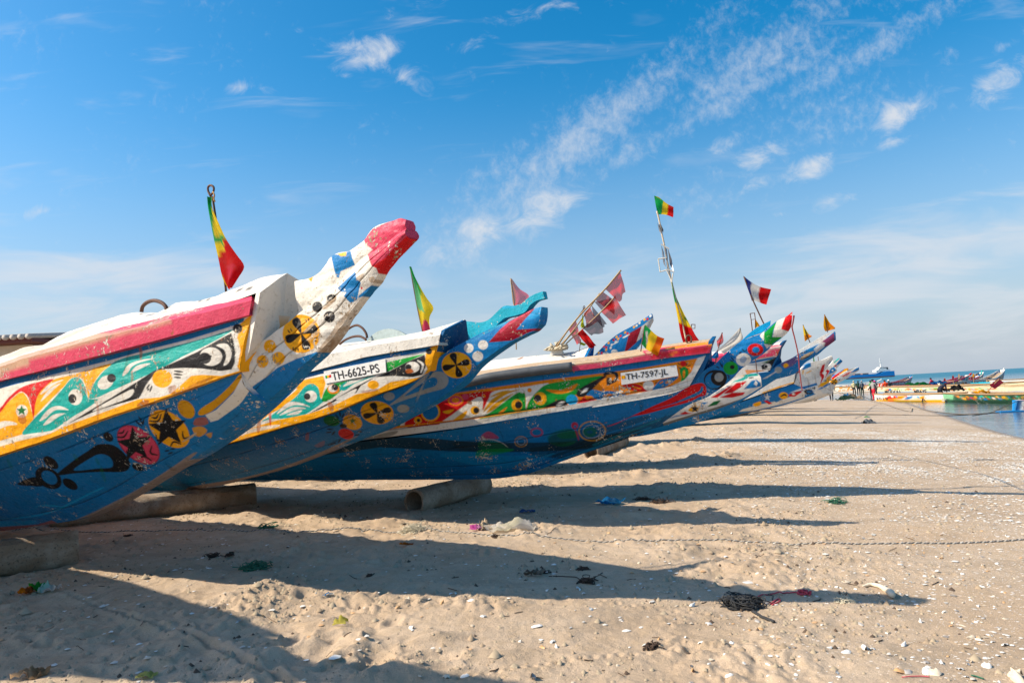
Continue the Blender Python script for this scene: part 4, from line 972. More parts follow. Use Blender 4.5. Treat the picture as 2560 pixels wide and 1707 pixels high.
    n = len(o); m.add(o+[p-b.n*.03 for p in o], [list(range(n)), list(range(n, 2*n))[::-1]]+[[i+1, i, n+i, n+i+1] for i in range(n-1)]+[[0, n-1, 2*n-1, n]]).build('half_round_board', plain('grey_blue_board', (.34, .42, .42), .8), root)
    return b, root
def mini_flag(parent, q, cols=('G', 'Y', 'Rd')):
    q = np.array(q); V = []; F = []; cc = []
    for i, c_ in enumerate(cols):
        a, d = i/3, (i+1)/3
        k = len(V); V += [q[0]+(q[1]-q[0])*a, q[0]+(q[1]-q[0])*d, q[3]+(q[2]-q[3])*d, q[3]+(q[2]-q[3])*a]; F.append([k, k+1, k+2, k+3]); cc += [C[c_]]*4
    return mesh('plate_emblem', V, F, PLAINV, parent, cc, smooth=False)

# ================================================================== boat 3
def boat_3():
    b = Boat((1985, 785), 9.3, 17)
    root = thing('fishing_boat', 'painted wooden fishing boat with red rail, ringed blue spur and number plate TH-7597-JL', 'boat', tuple(b.wld([-4, 0, 0])), 'painted fishing boats pulled up on the sand')
    art = Art((300, 820, 1820, 1300), 'O').run([
        ('p', 8, 'B', [(-1600, 700), (-1600, 330), (900, 240), (1600, 160), (1800, 130), (2352, 40), (2900, -60), (2900, 30), (2352, 125), (2060, 163), (1640, 213), (1140, 283), (850, 328), (-1600, 760)]),
        ('p', 8, 'Rd', [(-1600, 1000), (-1600, 760), (300, 480), (425, 560), (425, 610), (290, 625)]),
        ('p', 8, 'W', [(428, 600), (432, 555), (520, 500), (640, 430), (622, 480), (562, 510), (530, 560), (560, 592)]),
        ('s', 8, 'Rd', [(530, 562), (560, 512), (620, 482), (640, 430), (750, 390), (850, 342), (1000, 322), (1220, 302), (1180, 362), (1136, 440), (1130, 372), (1110, 347), (1070, 362), (980, 422), (880, 502), (790, 562), (700, 582), (580, 587)]),
        ('s', 8, 'W', [(800, 560), (900, 482), (1010, 402), (1080, 357), (1120, 347), (1138, 380), (1136, 450), (1180, 362), (1225, 302), (1440, 272), (1640, 240), (1590, 282), (1540, 332), (1500, 372), (1480, 402), (1470, 440), (1465, 332), (1440, 312), (1390, 322), (1300, 392), (1200, 462), (1110, 520), (950, 545)]),
        ('e', 8, 'G', (470, 558, 28, 27)), ('e', 8, 'Y', (730, 462, 76, 76)), ('e', 8, 'B', (730, 462, 62, 62)), ('e', 8, 'Y', (633, 527, 30, 28)), ('e', 8, 'K', (638, 527, 14, 14)),
        ('e', 8, 'O', (925, 372, 62, 44)), ('e', 8, 'P', (925, 372, 48, 34)), ('e', 8, 'O', (925, 372, 30, 20)), ('e', 8, 'P', (1000, 345, 28, 24)), ('e', 8, 'P', (840, 360, 30, 24)), ('e', 8, 'O', (1145, 340, 12, 12)),
        ('s', 8, 'Y', [(825, 460), (912, 443), (870, 476)]), ('e', 8, 'Y', (1075, 450, 36, 33)), ('e', 8, 'K', (1085, 450, 23, 23)), ('s', 8, 'Y', [(905, 527), (1012, 452), (985, 512)]),
        *[('s', 8, 'y', l) for l in ([(1140, 465), (1200, 372), (1300, 312), (1425, 288), (1330, 322), (1250, 372)], [(1165, 468), (1230, 395), (1375, 318), (1290, 388), (1220, 445)], [(1190, 350), (1260, 310), (1350, 292), (1270, 325)])],
        ('s', 8, 'G', [(1110, 517), (1200, 462), (1300, 387), (1400, 317), (1445, 313), (1465, 336), (1470, 442), (1500, 372), (1560, 302), (1640, 247), (1850, 212), (2060, 185), (1960, 242), (1880, 312), (1750, 392), (1600, 442), (1500, 482), (1420, 492), (1300, 487)]),
        ('e', 8, 'Y', (1400, 410, 42, 46)), ('e', 8, 'K', (1412, 408, 28, 28)), ('e', 8, 'Y', (1580, 360, 49, 51)), ('e', 8, 'K', (1560, 358, 29, 29)),
        ('s', 8, 'W', [(1468, 300), (1510, 300), (1492, 370), (1469, 442), (1474, 370)]), ('e', 8, 'O', (1497, 295, 17, 17)),
        ('s', 8, 'O', [(1625, 290), (1750, 290), (1868, 243), (1830, 297), (1750, 322), (1680, 316)]), ('s', 8, 'O', [(1255, 472), (1325, 422), (1292, 466)]),
        ('s', 8, 'K', [(1500, 477), (1600, 432), (1680, 387), (1740, 366), (1786, 385), (1780, 416), (1700, 446)]), ('s', 8, 'W', [(1700, 412), (1740, 382), (1772, 384), (1740, 410)]),
        ('e', 8, 'L', (1825, 370, 46, 43)),
        ('s', 8, 'K', [(1862, 332), (1870, 300), (1920, 262), (2000, 222), (2062, 188), (2090, 190), (2020, 250), (1940, 332), (1890, 347)]), ('s', 8, 'W', [(1895, 318), (1925, 282), (1950, 278), (1935, 305)]),
        ('s', 6, 'K', [(515, 625), (545, 600), (600, 597), (650, 605), (668, 640), (655, 690), (605, 720), (555, 735), (552, 665), (590, 665), (590, 690), (625, 680), (640, 650), (615, 622), (560, 630), (530, 640)]),
        ('s', 6, 'B', [(345, 835), (400, 780), (440, 782), (500, 795), (520, 765), (522, 800), (560, 792), (640, 802), (745, 835), (600, 872), (500, 882), (430, 872), (400, 842)]), ('s', 6, 'O', [(515, 842), (570, 820), (612, 830), (570, 852)]),
        ('s', 6, 'Rd', [(248, 936), (300, 872), (330, 850), (350, 882), (392, 868), (465, 905), (350, 922)]),
        ('p', 6, 'G', [(-10, 705), (520, 632), (250, 720), (230, 770), (0, 900)], .0),
        ('s', 6, 'Rd', [(705, 735), (800, 720), (880, 732), (930, 770), (962, 796), (860, 796), (780, 780)]), ('l', 6, 'O', [(800, 745), (900, 775)], 16), ('e', 6, 'W', (970, 738, 54, 51)),
        ('s', 6, 'B', [(1008, 786), (1080, 692), (1150, 668), (1270, 648), (1200, 712), (1120, 762)]), ('l', 6, 'O', [(1080, 720), (1120, 695)], 16), ('l', 6, 'O', [(1140, 715), (1190, 690)], 18),
        ('e', 6, 'Rd', (1320, 518, 31, 29)), ('s', 6, 'G', [(1283, 592), (1300, 560), (1340, 550), (1372, 590), (1367, 650), (1330, 700), (1288, 717), (1302, 660)]), ('s', 6, 'O', [(1315, 602), (1335, 583), (1337, 640), (1320, 664)]),
        *[('l', 6, 'K', l, 10) for l in ([(1270, 550), (1300, 575)], [(1262, 510), (1290, 530)], [(1365, 505), (1350, 540)], [(1360, 545), (1395, 535)], [(1350, 560), (1370, 580)], [(885, 715), (910, 725)], [(1035, 720), (1055, 700)])],
        ('p', 6, 'W', [(1462, 462), (1600, 420), (1560, 600), (1450, 800), (1250, 810), (800, 900), (400, 985), (0, 1080), (0, 985), (400, 892), (740, 837), (1180, 752), (1330, 682), (1400, 602)]),
        ('p', 8, 'W', [(-1600, 1200), (-1600, 980), (170, 655), (400, 602), (1000, 537), (2000, 377), (2352, 335), (2352, 390), (2000, 430), (1000, 590), (500, 660), (170, 705)]),
        ('p', 8, 'O', [(-1600, 985), (170, 650), (400, 596), (1000, 527), (1700, 425), (1700, 420), (1000, 515), (400, 580), (170, 635)]),
        ('s', 8, 'o', [(1740, 475), (1790, 455), (1850, 462), (1800, 480)], .8), ('s', 8, 'k', [(-100, 745), (170, 680), (400, 620), (480, 610), (420, 650), (180, 700), (-100, 790)], .6)])
    top = [(560, 1062, .95), (800, 1018, .92), (1000, 990, .88), (1144, 968, .82), (1229, 953, .76), (1328, 940, .68), (1431, 927, .60), (1579, 904, .46), (1700, 889, .36), (1771, 880, .29)]
    bot = [(560, 1148, .95), (800, 1112, .92), (1002, 1088, .87), (1163, 1066, .80), (1250, 1052, .74), (1325, 1040, .67), (1486, 1014, .54), (1600, 995, .43), (1680, 979, .35), (1724, 964, .30)]
    EXT = [(2.5, 1.0, -.1, .98, -.1), (5.5, .95, -.1, .9, -.05), (8.5, .6, 0, .5, .1), (10, .15, .2, .1, .5)]
    side, G = slab(b, 'side_plank', st_cols(top, bot), art, PAINT, root, 1.7, bulge=.015, ext=EXT, noise=.010, seams=(.82,))
    items = [
        ('s', 8, 'k', [(-1600, 900), (170, 690), (600, 660), (1000, 690), (1400, 700), (1800, 690), (2100, 640), (2352, 600), (2352, 660), (2000, 740), (1500, 770), (1000, 770), (400, 740), (170, 760), (-1600, 1000)], .8),
        ('p', 8, 'k', [(1500, 740), (1900, 690), (2352, 560), (2700, 450), (2700, 560), (2352, 690), (1900, 840), (1500, 800)], .5), ('s', 8, 'dg', [(1650, 640), (1780, 590), (1860, 620), (1850, 700), (1750, 730), (1650, 700)], .5), ('s', 8, 'k', [(900, 700), (1100, 680), (1350, 720), (1300, 760), (1000, 760)], .4),
        ('s', 6, 'k', [(0, 1240), (300, 1180), (700, 1100), (950, 1040), (960, 1075), (700, 1170), (300, 1280), (0, 1340)], .5), ('s', 6, 'dg', [(50, 1230), (150, 1190), (230, 1200), (240, 1260), (100, 1270)], .6),
        ('p', 6, 'L', [(0, 1500), (350, 1380), (700, 1250), (1000, 1150), (1000, 1165), (700, 1275), (350, 1405), (0, 1525)], .35), ('p', 6, 'k', [(0, 1440), (350, 1330), (700, 1210), (1000, 1120), (1000, 1130), (700, 1225), (350, 1350), (0, 1465)], .5), ('p', 6, 'C', [(400, 1330), (900, 1140), (1100, 1060), (1090, 1090), (900, 1165), (420, 1350)], .3),
        ('s', 8, 'L', [(800, 800), (1000, 770), (1300, 800), (1500, 800), (1700, 780), (1500, 860), (1300, 900), (1100, 880)], .30),  # sunlit area of the lower hull, painted in as lighter blue
        ('s', 6, 'Rd', [(550, 1152), (700, 1092), (1000, 952), (1200, 862), (1350, 762), (1450, 720), (1520, 718), (1552, 770), (1542, 832), (1480, 852), (1380, 902), (1200, 952), (950, 1022), (800, 1052), (650, 1122)]),
        ('s', 6, 'B', [(1000, 978), (1200, 922), (1380, 842), (1480, 792), (1502, 748), (1522, 770), (1490, 822), (1350, 882), (1150, 942)]),
        ('r', 6, 'y', (405, 1195, 140, 104, 14), .75), ('r', 6, 'w', (400, 1200, 92, 70, 9), .5), ('r', 6, 'dg', (380, 1205, 70, 55, 40), .6), ('e', 6, 'Rd', (228, 1140, 34, 34), .8), ('e', 6, 'B', (232, 1150, 14, 14)), ('l', 6, 'Rd', [(228, 1170), (250, 1220), (270, 1290)], 20, .5),
        ('s', 8, 'Rd', [(1128, 665), (1135, 635), (1180, 613), (1230, 635), (1255, 668)], .6), ('s', 8, 'dg', [(1110, 690), (1200, 675), (1300, 715), (1330, 745), (1200, 745), (1105, 745)], .5), ('l', 8, 'w', [(1110, 685), (1200, 675), (1280, 700), (1330, 735)], 8, .6), ('s', 8, 'G', [(1098, 762), (1200, 748), (1380, 752), (1260, 788), (1094, 812)], .6),
        ('r', 8, 'y', (1432, 692, 52, 44, 8), .6), ('r', 8, 'w', (1432, 692, 34, 28, 6), .5), ('r', 8, 'Rd', (1553, 620, 50, 38, 14), .6),
        # spur ornaments
        ('e', 6, 'bk', (1640, 680, 113, 99)), ('e', 6, 'B', (1628, 688, 90, 80)), ('e', 6, 'bk', (1678, 662, 82, 78)), ('e', 6, 'g', (1680, 655, 46, 46)),
        ('e', 6, 'G', (1797, 563, 74, 67)), ('e', 6, 'bk', (1812, 553, 24, 21)), ('e', 6, 'W', (1925, 478, 76, 66)), ('s', 6, 'B', [(1890, 470), (1930, 440), (1960, 470), (1930, 510), (1895, 500)], .6),
        ('e', 6, 'Rd', (2045, 378, 80, 62)), ('e', 6, 'B', (2050, 380, 38, 32)),
        *[('l', 6, 'bk', l, 11) for l in ([(1650, 545), (1685, 565)], [(1685, 500), (1710, 555)], [(1710, 520), (1715, 560)], [(1800, 450), (1830, 490)], [(1785, 480), (1825, 500)], [(1880, 420), (1905, 400)], [(1910, 370), (1940, 400)], [(1960, 370), (1945, 395)], [(1880, 560), (1905, 580)], [(1760, 630), (1790, 650)], [(1770, 650), (1785, 670)])],
        ('p', 9, 'G', [(800, 700), (870, 640), (925, 588), (892, 670), (880, 737), (977, 735), (870, 812), (805, 797)]), ('p', 9, 'W', [(925, 583), (1012, 535), (992, 600), (970, 660), (1072, 682), (980, 737), (884, 735), (900, 660)]),
        ('p', 9, 'Rd', [(1010, 540), (1060, 480), (1110, 470), (1110, 530), (1080, 660), (1060, 690), (968, 660), (986, 600)]), ('p', 9, 'W', [(762, 722), (808, 665), (800, 775)]), ('p', 9, 'w', [(803, 800), (872, 812), (832, 848)]), ('p', 9, 'W', [(1072, 682), (1040, 720), (980, 737), (1010, 690)], .6)]
    ha = Art((300, 740, 2010, 1300), 'B').run(items)
    top = [(560, 1152, .86), (800, 1117, .83), (1002, 1092, .78), (1163, 1070, .72), (1250, 1056, .66), (1325, 1044, .60), (1486, 1018, .48), (1600, 999, .38), (1680, 983, .31), (1726, 965, .27)]
    bot = [(600, 1200, .10), (760, 1200, .10), (960, 1199, .10), (1140, 1198, .10), (1250, 1195, .10), (1310, 1186, .09), (1380, 1162, .08), (1467, 1131, .07), (1554, 1101, .07), (1645, 1066, .07)]
    HEXT = [(2.5, .9, 0, .1, 0), (5.5, .85, 0, .1, 0), (8.5, .45, .15, .08, .1), (10, .1, .5, .05, .4)]
    slab(b, 'hull', st_cols(top, bot), ha, PAINT, root, 1.8, bulge=.07, ext=HEXT, noise=.010, seams=(.35, .72, .9))
    top = [(1726, 965, .27), (1740, 950, .24), (1753, 932, .20), (1788, 909, .16), (1810, 888, .14), (1853, 853, .11), (1880, 842, .11), (1904, 833, .11), (1941, 803, .085), (1969, 789, .075), (1981, 779, .06)]
    bot = [(1645, 1066, .07), (1680, 1040, .07), (1715, 1016, .07), (1778, 987, .08), (1826, 951, .09), (1855, 921, .09), (1875, 906, .09), (1909, 884, .09), (1935, 860, .07), (1970, 830, .06), (1978, 817, .05)]
    slab(b, 'spur', st_cols(top, bot), ha, PAINT, root, 1.5, bulge=.03, noise=.02)
    fa = Art((1820, 760, 1960, 900), 'L').run([('p', 9, 'L', [(500, 700), (900, 500), (900, 900), (500, 900)])])
    slab(b, 'spur_fin', st_cols([(1830, 874, .05), (1853, 852, .05), (1878, 829, .05), (1899, 815, .05), (1927, 801, .05)], [(1846, 862, .05), (1862, 848, .05), (1884, 838, .05), (1906, 830, .05), (1926, 813, .05)]), fa, PAINT, root, 1.6)
    plate_board(b, 'bow_board', [(1791, 840, 0), (1786, 846, .10), (1781, 852, .30), (1774, 889, .31), (1757, 930, .29), (1730, 962, .26), (1762, 940, .1), (1790, 905, 0)], Art((1700, 820, 1820, 980), 'D'), PAINT, root, .05)
    ra = Art((300, 820, 1820, 1250), 'P').run([('p', 6, 'tn', [(150, 500), (900, 385), (940, 425), (940, 432), (200, 548), (150, 560)]), ('p', 6, 'y', [(1190, 345), (1640, 285), (1640, 330), (1420, 340), (1210, 375), (1100, 395)], .9), ('p', 6, 'tn', [(940, 400), (1010, 385), (1060, 410), (960, 430)], .7), ('p', 6, 'Rd', [(1000, 480), (1300, 440), (1560, 390), (1640, 330), (1500, 350), (1200, 390), (1000, 430)], .7), ('p', 6, 'y', [(1100, 430), (1250, 400), (1300, 405), (1200, 435)], .6)])
    st = [((1425, 907), (1426, 913), (1428, 928), .65, .50), ((1500, 895), (1501, 902), (1502, 919), .58, .44), ((1604, 878), (1605, 886), (1605, 903), .49, .35), ((1678, 866), (1679, 876), (1680, 893), .42, .28), ((1780, 852), (1780, 861), (1774, 882), .325, .18)]
    rail(b, 'rail', st, ra, PAINT_WORN, root, both=True)
    deck(b, 'deck', [(1180, 930), (1328, 908), (1428, 897), (1604, 872), (1690, 858), (1785, 846)], [(1180, 945, .62), (1328, 925, .54), (1428, 909, .50), (1604, 880, .38), (1690, 868, .29), (1781, 854, .2)], Art((1100, 800, 1820, 1000), 'tn'), PAINT_WORN, root, ext=[(3, .7, -.05), (6, .8, 0)])
    # grey pipe lashed along the gunwale
    up = np.array([(800, 1000), (1000, 971), (1164, 945), (1229, 931), (1328, 917), (1430, 907)], float); lo = np.array([(800, 1023), (1000, 995), (1164, 968), (1229, 954), (1328, 940), (1431, 926)], float)
    qs = [.95, .90, .84, .79, .71, .635]; mid = (up+lo)/2; pts = [b.un(*m_, q) for m_, q in zip(mid, qs)]
    MB().tube(spline(pts, 60), .068, 16).build('grey_pipe_rail', GREYPIPE, root, True)
    pl, Q, nn = flat_on(b, G, 'number_plate', xf(6, [(690, 612), (1250, 532), (1270, 640), (700, 732)]), WHITEM, root)
    c = xf(6, [(738, 622), (1160, 565), (1168, 642), (745, 702)]); tl, tr, bl = [on_plane(*c[i], Q[0], nn) for i in (0, 1, 3)]
    lettering('plate_lettering', 'TH-7597-JL', tl, tr, bl, nn, BLACKM, pl)
    mini_flag(pl, [on_plane(*p, Q[0], nn)+nn*.003 for p in xf(6, [(697, 640), (735, 634), (738, 668), (700, 674)])], ('y', 'Y', 'y'))
    MB().tube([b.un(1722+7*math.cos(t), 848+10*math.sin(t), .1) for t in np.linspace(0, 2*math.pi, 20)], .012, 6, cap=False).build('iron_ring', RUST, root, True)
    return b, root

# ================================================================== boats further along the row
def row_boat(name_label, tip, D, th, band=None, hull=None, spur=None, fin=None, plate=None, railst=None, deckp=None, mat=None):
    b = Boat(tip, D, th); mat = mat or PAINT_FAR
    root = thing('fishing_boat', name_label, 'boat', tuple(b.wld([-4, 0, 0])), 'painted fishing boats pulled up on the sand')
    EXT = [(3, .9, -.15, .9, -.1), (6.5, .85, -.2, .8, -.1), (9, .5, -.1, .4, .1), (10.5, .12, .1, .08, .5)]
    HEXT = [(3, .8, -.1, .08, 0), (6.5, .7, -.1, .08, 0), (9, .35, .1, .06, .1), (10.5, .08, .5, .05, .4)]
    if band: slab(b, 'side_plank', st_cols(band[0], band[1]), band[2], mat, root, 1.7, ext=EXT)
    if hull: slab(b, 'hull', st_cols(hull[0], hull[1]), hull[2], mat, root, 1.7, bulge=.06, ext=HEXT)
    if spur: slab(b, 'spur', st_cols(spur[0], spur[1]), spur[2], mat, root, 1.5, bulge=.02)
    if fin: slab(b, 'spur_fin', st_cols(fin[0], fin[1]), fin[2], mat, root, 1.5)
    if plate: plate_board(b, 'bow_board', plate[0], plate[1], mat, root, .05)
    if railst: rail(b, 'rail', railst[0], railst[1], mat, root, 2.2)
    if deckp: deck(b, 'deck', deckp[0], deckp[1], deckp[2], mat, root, ext=[(3, .7, -.15), (6, .7, -.2)])
    return b, root
def q_(pts, qs): return [(x, y, q) for (x, y), q in zip(pts, qs if not np.isscalar(qs) else [qs]*len(pts))]

def boats_far():
    out = {}
    # 4: white deck, blue spur with dots (behind boat 3)
    a = Art((800, 700, 1700, 1100), 'B').run([('p', 6, 'r', [(730, 395), (775, 215), (905, 140), (855, 300), (745, 400)]), ('p', 6, 'w', [(903, 143), (1040, 30), (1010, 170), (850, 300)]),
        *[('e', 6, c_, (x, y, 10, 14, 30)) for x, y, c_ in ((480, 360, 'W'), (520, 345, 'Rd'), (545, 380, 'Y'), (570, 310, 'Y'), (600, 330, 'W'), (620, 280, 'Rd'), (650, 250, 'Y'), (665, 270, 'Y'), (690, 240, 'Rd'), (500, 410, 'Rd'), (470, 410, 'Y'), (640, 300, 'W'), (735, 205, 'Y'), (760, 215, 'Rd'), (825, 150, 'Y'), (850, 135, 'W'), (880, 110, 'W'), (930, 75, 'Y'), (960, 70, 'Rd'), (990, 40, 'W'), (590, 360, 'W'), (545, 355, 'Rd'), (610, 245, 'Y'))],
        ('e', 6, 'w', (540, 425, 32, 24)), ('e', 6, 'w', (627, 400, 32, 26)), ('s', 6, 'W', [(715, 250), (780, 220), (770, 235), (720, 262)]), ('s', 6, 'W', [(600, 330), (665, 290), (655, 310)])])
    wa = Art((700, 760, 1520, 1100), 'W').run([('l', 6, 'Rd', [(90, 490), (150, 498)], 22, .7), ('l', 6, 'o', [(60, 520), (70, 540)], 20, .6)])
    out[4] = row_boat('white-decked fishing boat behind the red-railed one, dark blue spur with coloured dots', (1633, 785), 13.2, 18,
        band=(q_([(1000, 985), (1250, 925), (1400, 905), (1470, 895)], [.8, .6, .42, .32]), q_([(1000, 1040), (1250, 985), (1400, 960), (1464, 945)], [.78, .58, .42, .31]), wa),
        hull=(q_([(1000, 1042), (1250, 987), (1400, 962), (1464, 947)], [.72, .52, .38, .29]), q_([(1000, 1130), (1250, 1110), (1400, 1075), (1500, 1000)], .07), a),
        spur=(q_([(1464, 905), (1490, 884), (1519, 855), (1540, 838), (1589, 810), (1629, 784)], [.25, .2, .15, .12, .1, .09]), q_([(1500, 1000), (1525, 940), (1559, 895), (1580, 880), (1606, 850), (1632, 800)], .08), a),
        plate=([(1487, 862, 0), (1478, 868, .10), (1465, 895, .32), (1462, 945, .30), (1490, 930, 0)], a),
        deckp=([(1000, 960), (1200, 905), (1244, 899), (1312, 891), (1374, 886), (1400, 884), (1440, 878), (1486, 862)], q_([(1000, 985), (1200, 933), (1300, 912), (1400, 902), (1466, 896)], [.8, .64, .54, .42, .32]), wa))
    # knob and rope bundle on its deck
    b4 = out[4][0]; o = [b4.un(x, y, .05) for x, y in xf(5, [(1580, 985), (1590, 940), (1615, 900), (1660, 880), (1700, 895), (1735, 945)])]
    n = len(o); MB().add(o+[p-b4.n*.05 for p in o], [list(range(n)), list(range(n, 2*n))[::-1]]+[[i+1, i, n+i, n+i+1] for i in range(n-1)]+[[0, n-1, 2*n-1, n]]).build('half_round_board', WHITEM, out[4][1])
    # 5: blunt red and white spur, peeling green board
    a = Art((1400, 880, 1940, 1120), 'W').run([
        ('p', 10, 'Rd', [(1000, 690), (1160, 600), (1350, 480), (1420, 465), (1300, 560), (1130, 690)]), ('p', 10, 'Rd', [(1250, 610), (1480, 420), (1670, 390), (1560, 500), (1400, 600), (1260, 620)]), ('p', 10, 'Rd', [(1160, 690), (1400, 600), (1640, 590), (1600, 640), (1400, 690), (1250, 690)]),
        ('p', 10, 'B', [(1610, 535), (1760, 380), (1850, 360), (1920, 420), (1930, 480), (1800, 510)]), ('p', 10, 'W', [(1830, 370), (1870, 420), (1850, 480), (1800, 440)]), ('s', 10, 'Y', [(590, 920), (640, 870), (750, 810), (810, 790), (800, 880), (740, 940), (640, 945)]), ('*', 10, 'K', (715, 890, 85)),
        ('p', 10, 'B', [(830, 870), (830, 780), (960, 770), (880, 820)]), ('p', 10, 'dg', [(940, 860), (1060, 760), (1200, 735), (1120, 820), (1040, 840)]), ('p', 10, 'Rd', [(430, 990), (540, 940), (590, 970), (700, 975), (500, 1000)]), ('p', 10, 'B', [(150, 1090), (380, 1010), (640, 990), (300, 1060)], .7),
        ('p', 10, 'k', [(0, 1200), (700, 985), (1150, 850), (1600, 700), (1950, 540), (1950, 800), (0, 1500)], .8)])
    ga = Art((1780, 900, 1940, 980), 'W').run([('p', 10, 'T', [(1370, 440), (1450, 380), (1560, 340), (1640, 300), (1800, 240), (1900, 260), (1860, 290), (1700, 300), (1680, 340), (1560, 390), (1450, 400)]), ('s', 10, 'T', [(1600, 260), (1700, 230), (1800, 230), (1760, 290), (1640, 320)]), ('l', 10, 'K', [(1700, 335), (1800, 315)], 22), ('l', 10, 'Y', [(1540, 300), (1640, 280)], 20, .6)])
    da = Art((1300, 900, 1940, 1200), 'D')
    out[5] = row_boat('fishing boat with blunt red, white and blue spur, low behind the ringed blue spur', (1905, 953), 13.6, 15,
        hull=(q_([(1420, 1040), (1560, 1030), (1640, 1020)], [.6, .4, .25]), q_([(1420, 1130), (1560, 1092), (1660, 1064)], .08), da),
        spur=(q_([(1640, 1020), (1700, 1008), (1776, 988), (1817, 964), (1860, 950), (1902, 942)], [.25, .2, .17, .15, .14, .13]), q_([(1660, 1064), (1735, 1040), (1790, 1024), (1840, 1004), (1875, 985), (1905, 966)], .1), a),
        fin=(q_([(1800, 972), (1830, 948), (1870, 935), (1897, 934)], .07), q_([(1812, 980), (1840, 962), (1876, 952), (1903, 944)], .07), ga))
    # 6: eye band and long blue spur
    ba = Art((1500, 820, 1960, 1100), 'W').run([('p', 9, 'B', [(600, 990), (740, 955), (900, 925), (930, 930), (900, 945), (700, 985)]), ('p', 9, 'K', [(775, 1010), (830, 980), (880, 945), (930, 920), (905, 990), (880, 1030), (850, 1045), (785, 1045)]), ('e', 9, 'W', (838, 1015, 34, 26)), ('e', 9, 'K', (822, 1018, 16, 16)), ('p', 9, 'dg', [(770, 990), (870, 950), (905, 938), (830, 980)]),
        ('p', 9, 'O', [(620, 1050), (700, 1050), (850, 1058), (900, 1020), (945, 900), (960, 900), (920, 1030), (870, 1075), (640, 1095)], .8), ('p', 9, 'w', [(640, 1000), (775, 985), (775, 1040), (640, 1050)])])
    sa = Art((1700, 780, 2110, 1060), 'B').run([('p', 9, 'r', [(1340, 790), (1430, 730), (1500, 670), (1500, 760), (1440, 810), (1380, 830)], .8), ('p', 9, 'w', [(1280, 850), (1350, 780), (1390, 790), (1380, 830), (1300, 890)], .8), ('p', 9, 'r', [(960, 1000), (1030, 950), (1100, 920), (1130, 960), (1080, 1010), (1010, 1040)], .5), ('s', 9, 'Y', [(990, 1000), (1020, 985), (1040, 1010), (1000, 1030)]), ('e', 9, 'g', (940, 1050, 36, 32)), ('s', 9, 'tn', [(1145, 945), (1200, 900), (1280, 870), (1260, 900), (1180, 950)]), ('l', 9, 'K', [(1150, 950), (1210, 930), (1260, 900)], 10), ('p', 9, 'w', [(780, 1140), (920, 1060), (930, 1065), (830, 1130)], .8), ('l', 9, 'K', [(1130, 900), (1180, 885), (1230, 870)], 14, .7), ('p', 9, 'B', [(1470, 680), (1510, 660), (1500, 800), (1480, 780)])])
    ra6 = Art((1500, 800, 1980, 1000), 'P').run([('p', 9, 'W', [(700, 900), (850, 845), (960, 822), (970, 840), (850, 870), (700, 925)]), ('p', 9, 'o', [(900, 900), (950, 850), (975, 830), (940, 930)], .7)])
    fa6 = Art((1960, 780, 2110, 900), 'W').run([('p', 9, 'O', [(1250, 770), (1330, 710), (1420, 670), (1430, 680), (1330, 730), (1240, 790)], .8)])
    out[6] = row_boat('pink-railed fishing boat with painted eye and long peeling blue spur', (2092, 828), 18.5, 15,
        band=(q_([(1600, 972), (1760, 935), (1850, 905), (1945, 885)], [.7, .55, .45, .32]), q_([(1600, 1030), (1760, 985), (1870, 935), (1925, 925)], [.68, .54, .43, .32]), ba),
        hull=(q_([(1600, 1034), (1760, 988), (1870, 938), (1925, 928)], [.62, .48, .38, .3]), q_([(1600, 1090), (1760, 1050), (1850, 1005), (1940, 948)], .08), sa),
        spur=(q_([(1925, 928), (1945, 912), (1985, 893), (2005, 880), (2050, 858), (2088, 828)], [.3, .24, .18, .15, .13, .11]), q_([(1940, 948), (1985, 935), (2015, 905), (2040, 890), (2066, 868), (2090, 850)], .09), sa),
        fin=(q_([(1998, 876), (2030, 856), (2060, 838), (2086, 826)], .06), q_([(2004, 884), (2034, 868), (2064, 848), (2090, 834)], .06), fa6),
        plate=([(1968, 850, 0), (1962, 852, .06), (1955, 858, .30), (1945, 895, .32), (1928, 926, .30), (1955, 905, 0)], Art((1900, 840, 1980, 940), 'D')),
        railst=([((1700, 900), (1700, 905), (1700, 925), .62, .45), ((1870, 872), (1870, 880), (1880, 898), .46, .3), ((1954, 860), (1953, 866), (1944, 888), .36, .2)], ra6),
        deckp=([(1700, 890), (1870, 868), (1962, 852)], q_([(1700, 901), (1870, 874), (1954, 861)], [.5, .35, .25]), ba))
    # 7: white band with orange stripe, blue hull with star and stripes
    ba = Art((1500, 860, 2010, 1080), 'W').run([('p', 9, 'Y', [(780, 1265), (950, 1205), (1090, 1165), (1110, 1090), (1125, 1095), (1105, 1180), (1080, 1200), (950, 1225), (800, 1280)]), ('p', 9, 'O', [(900, 1235), (1000, 1195), (1090, 1180), (1080, 1200), (960, 1225)], .9)])
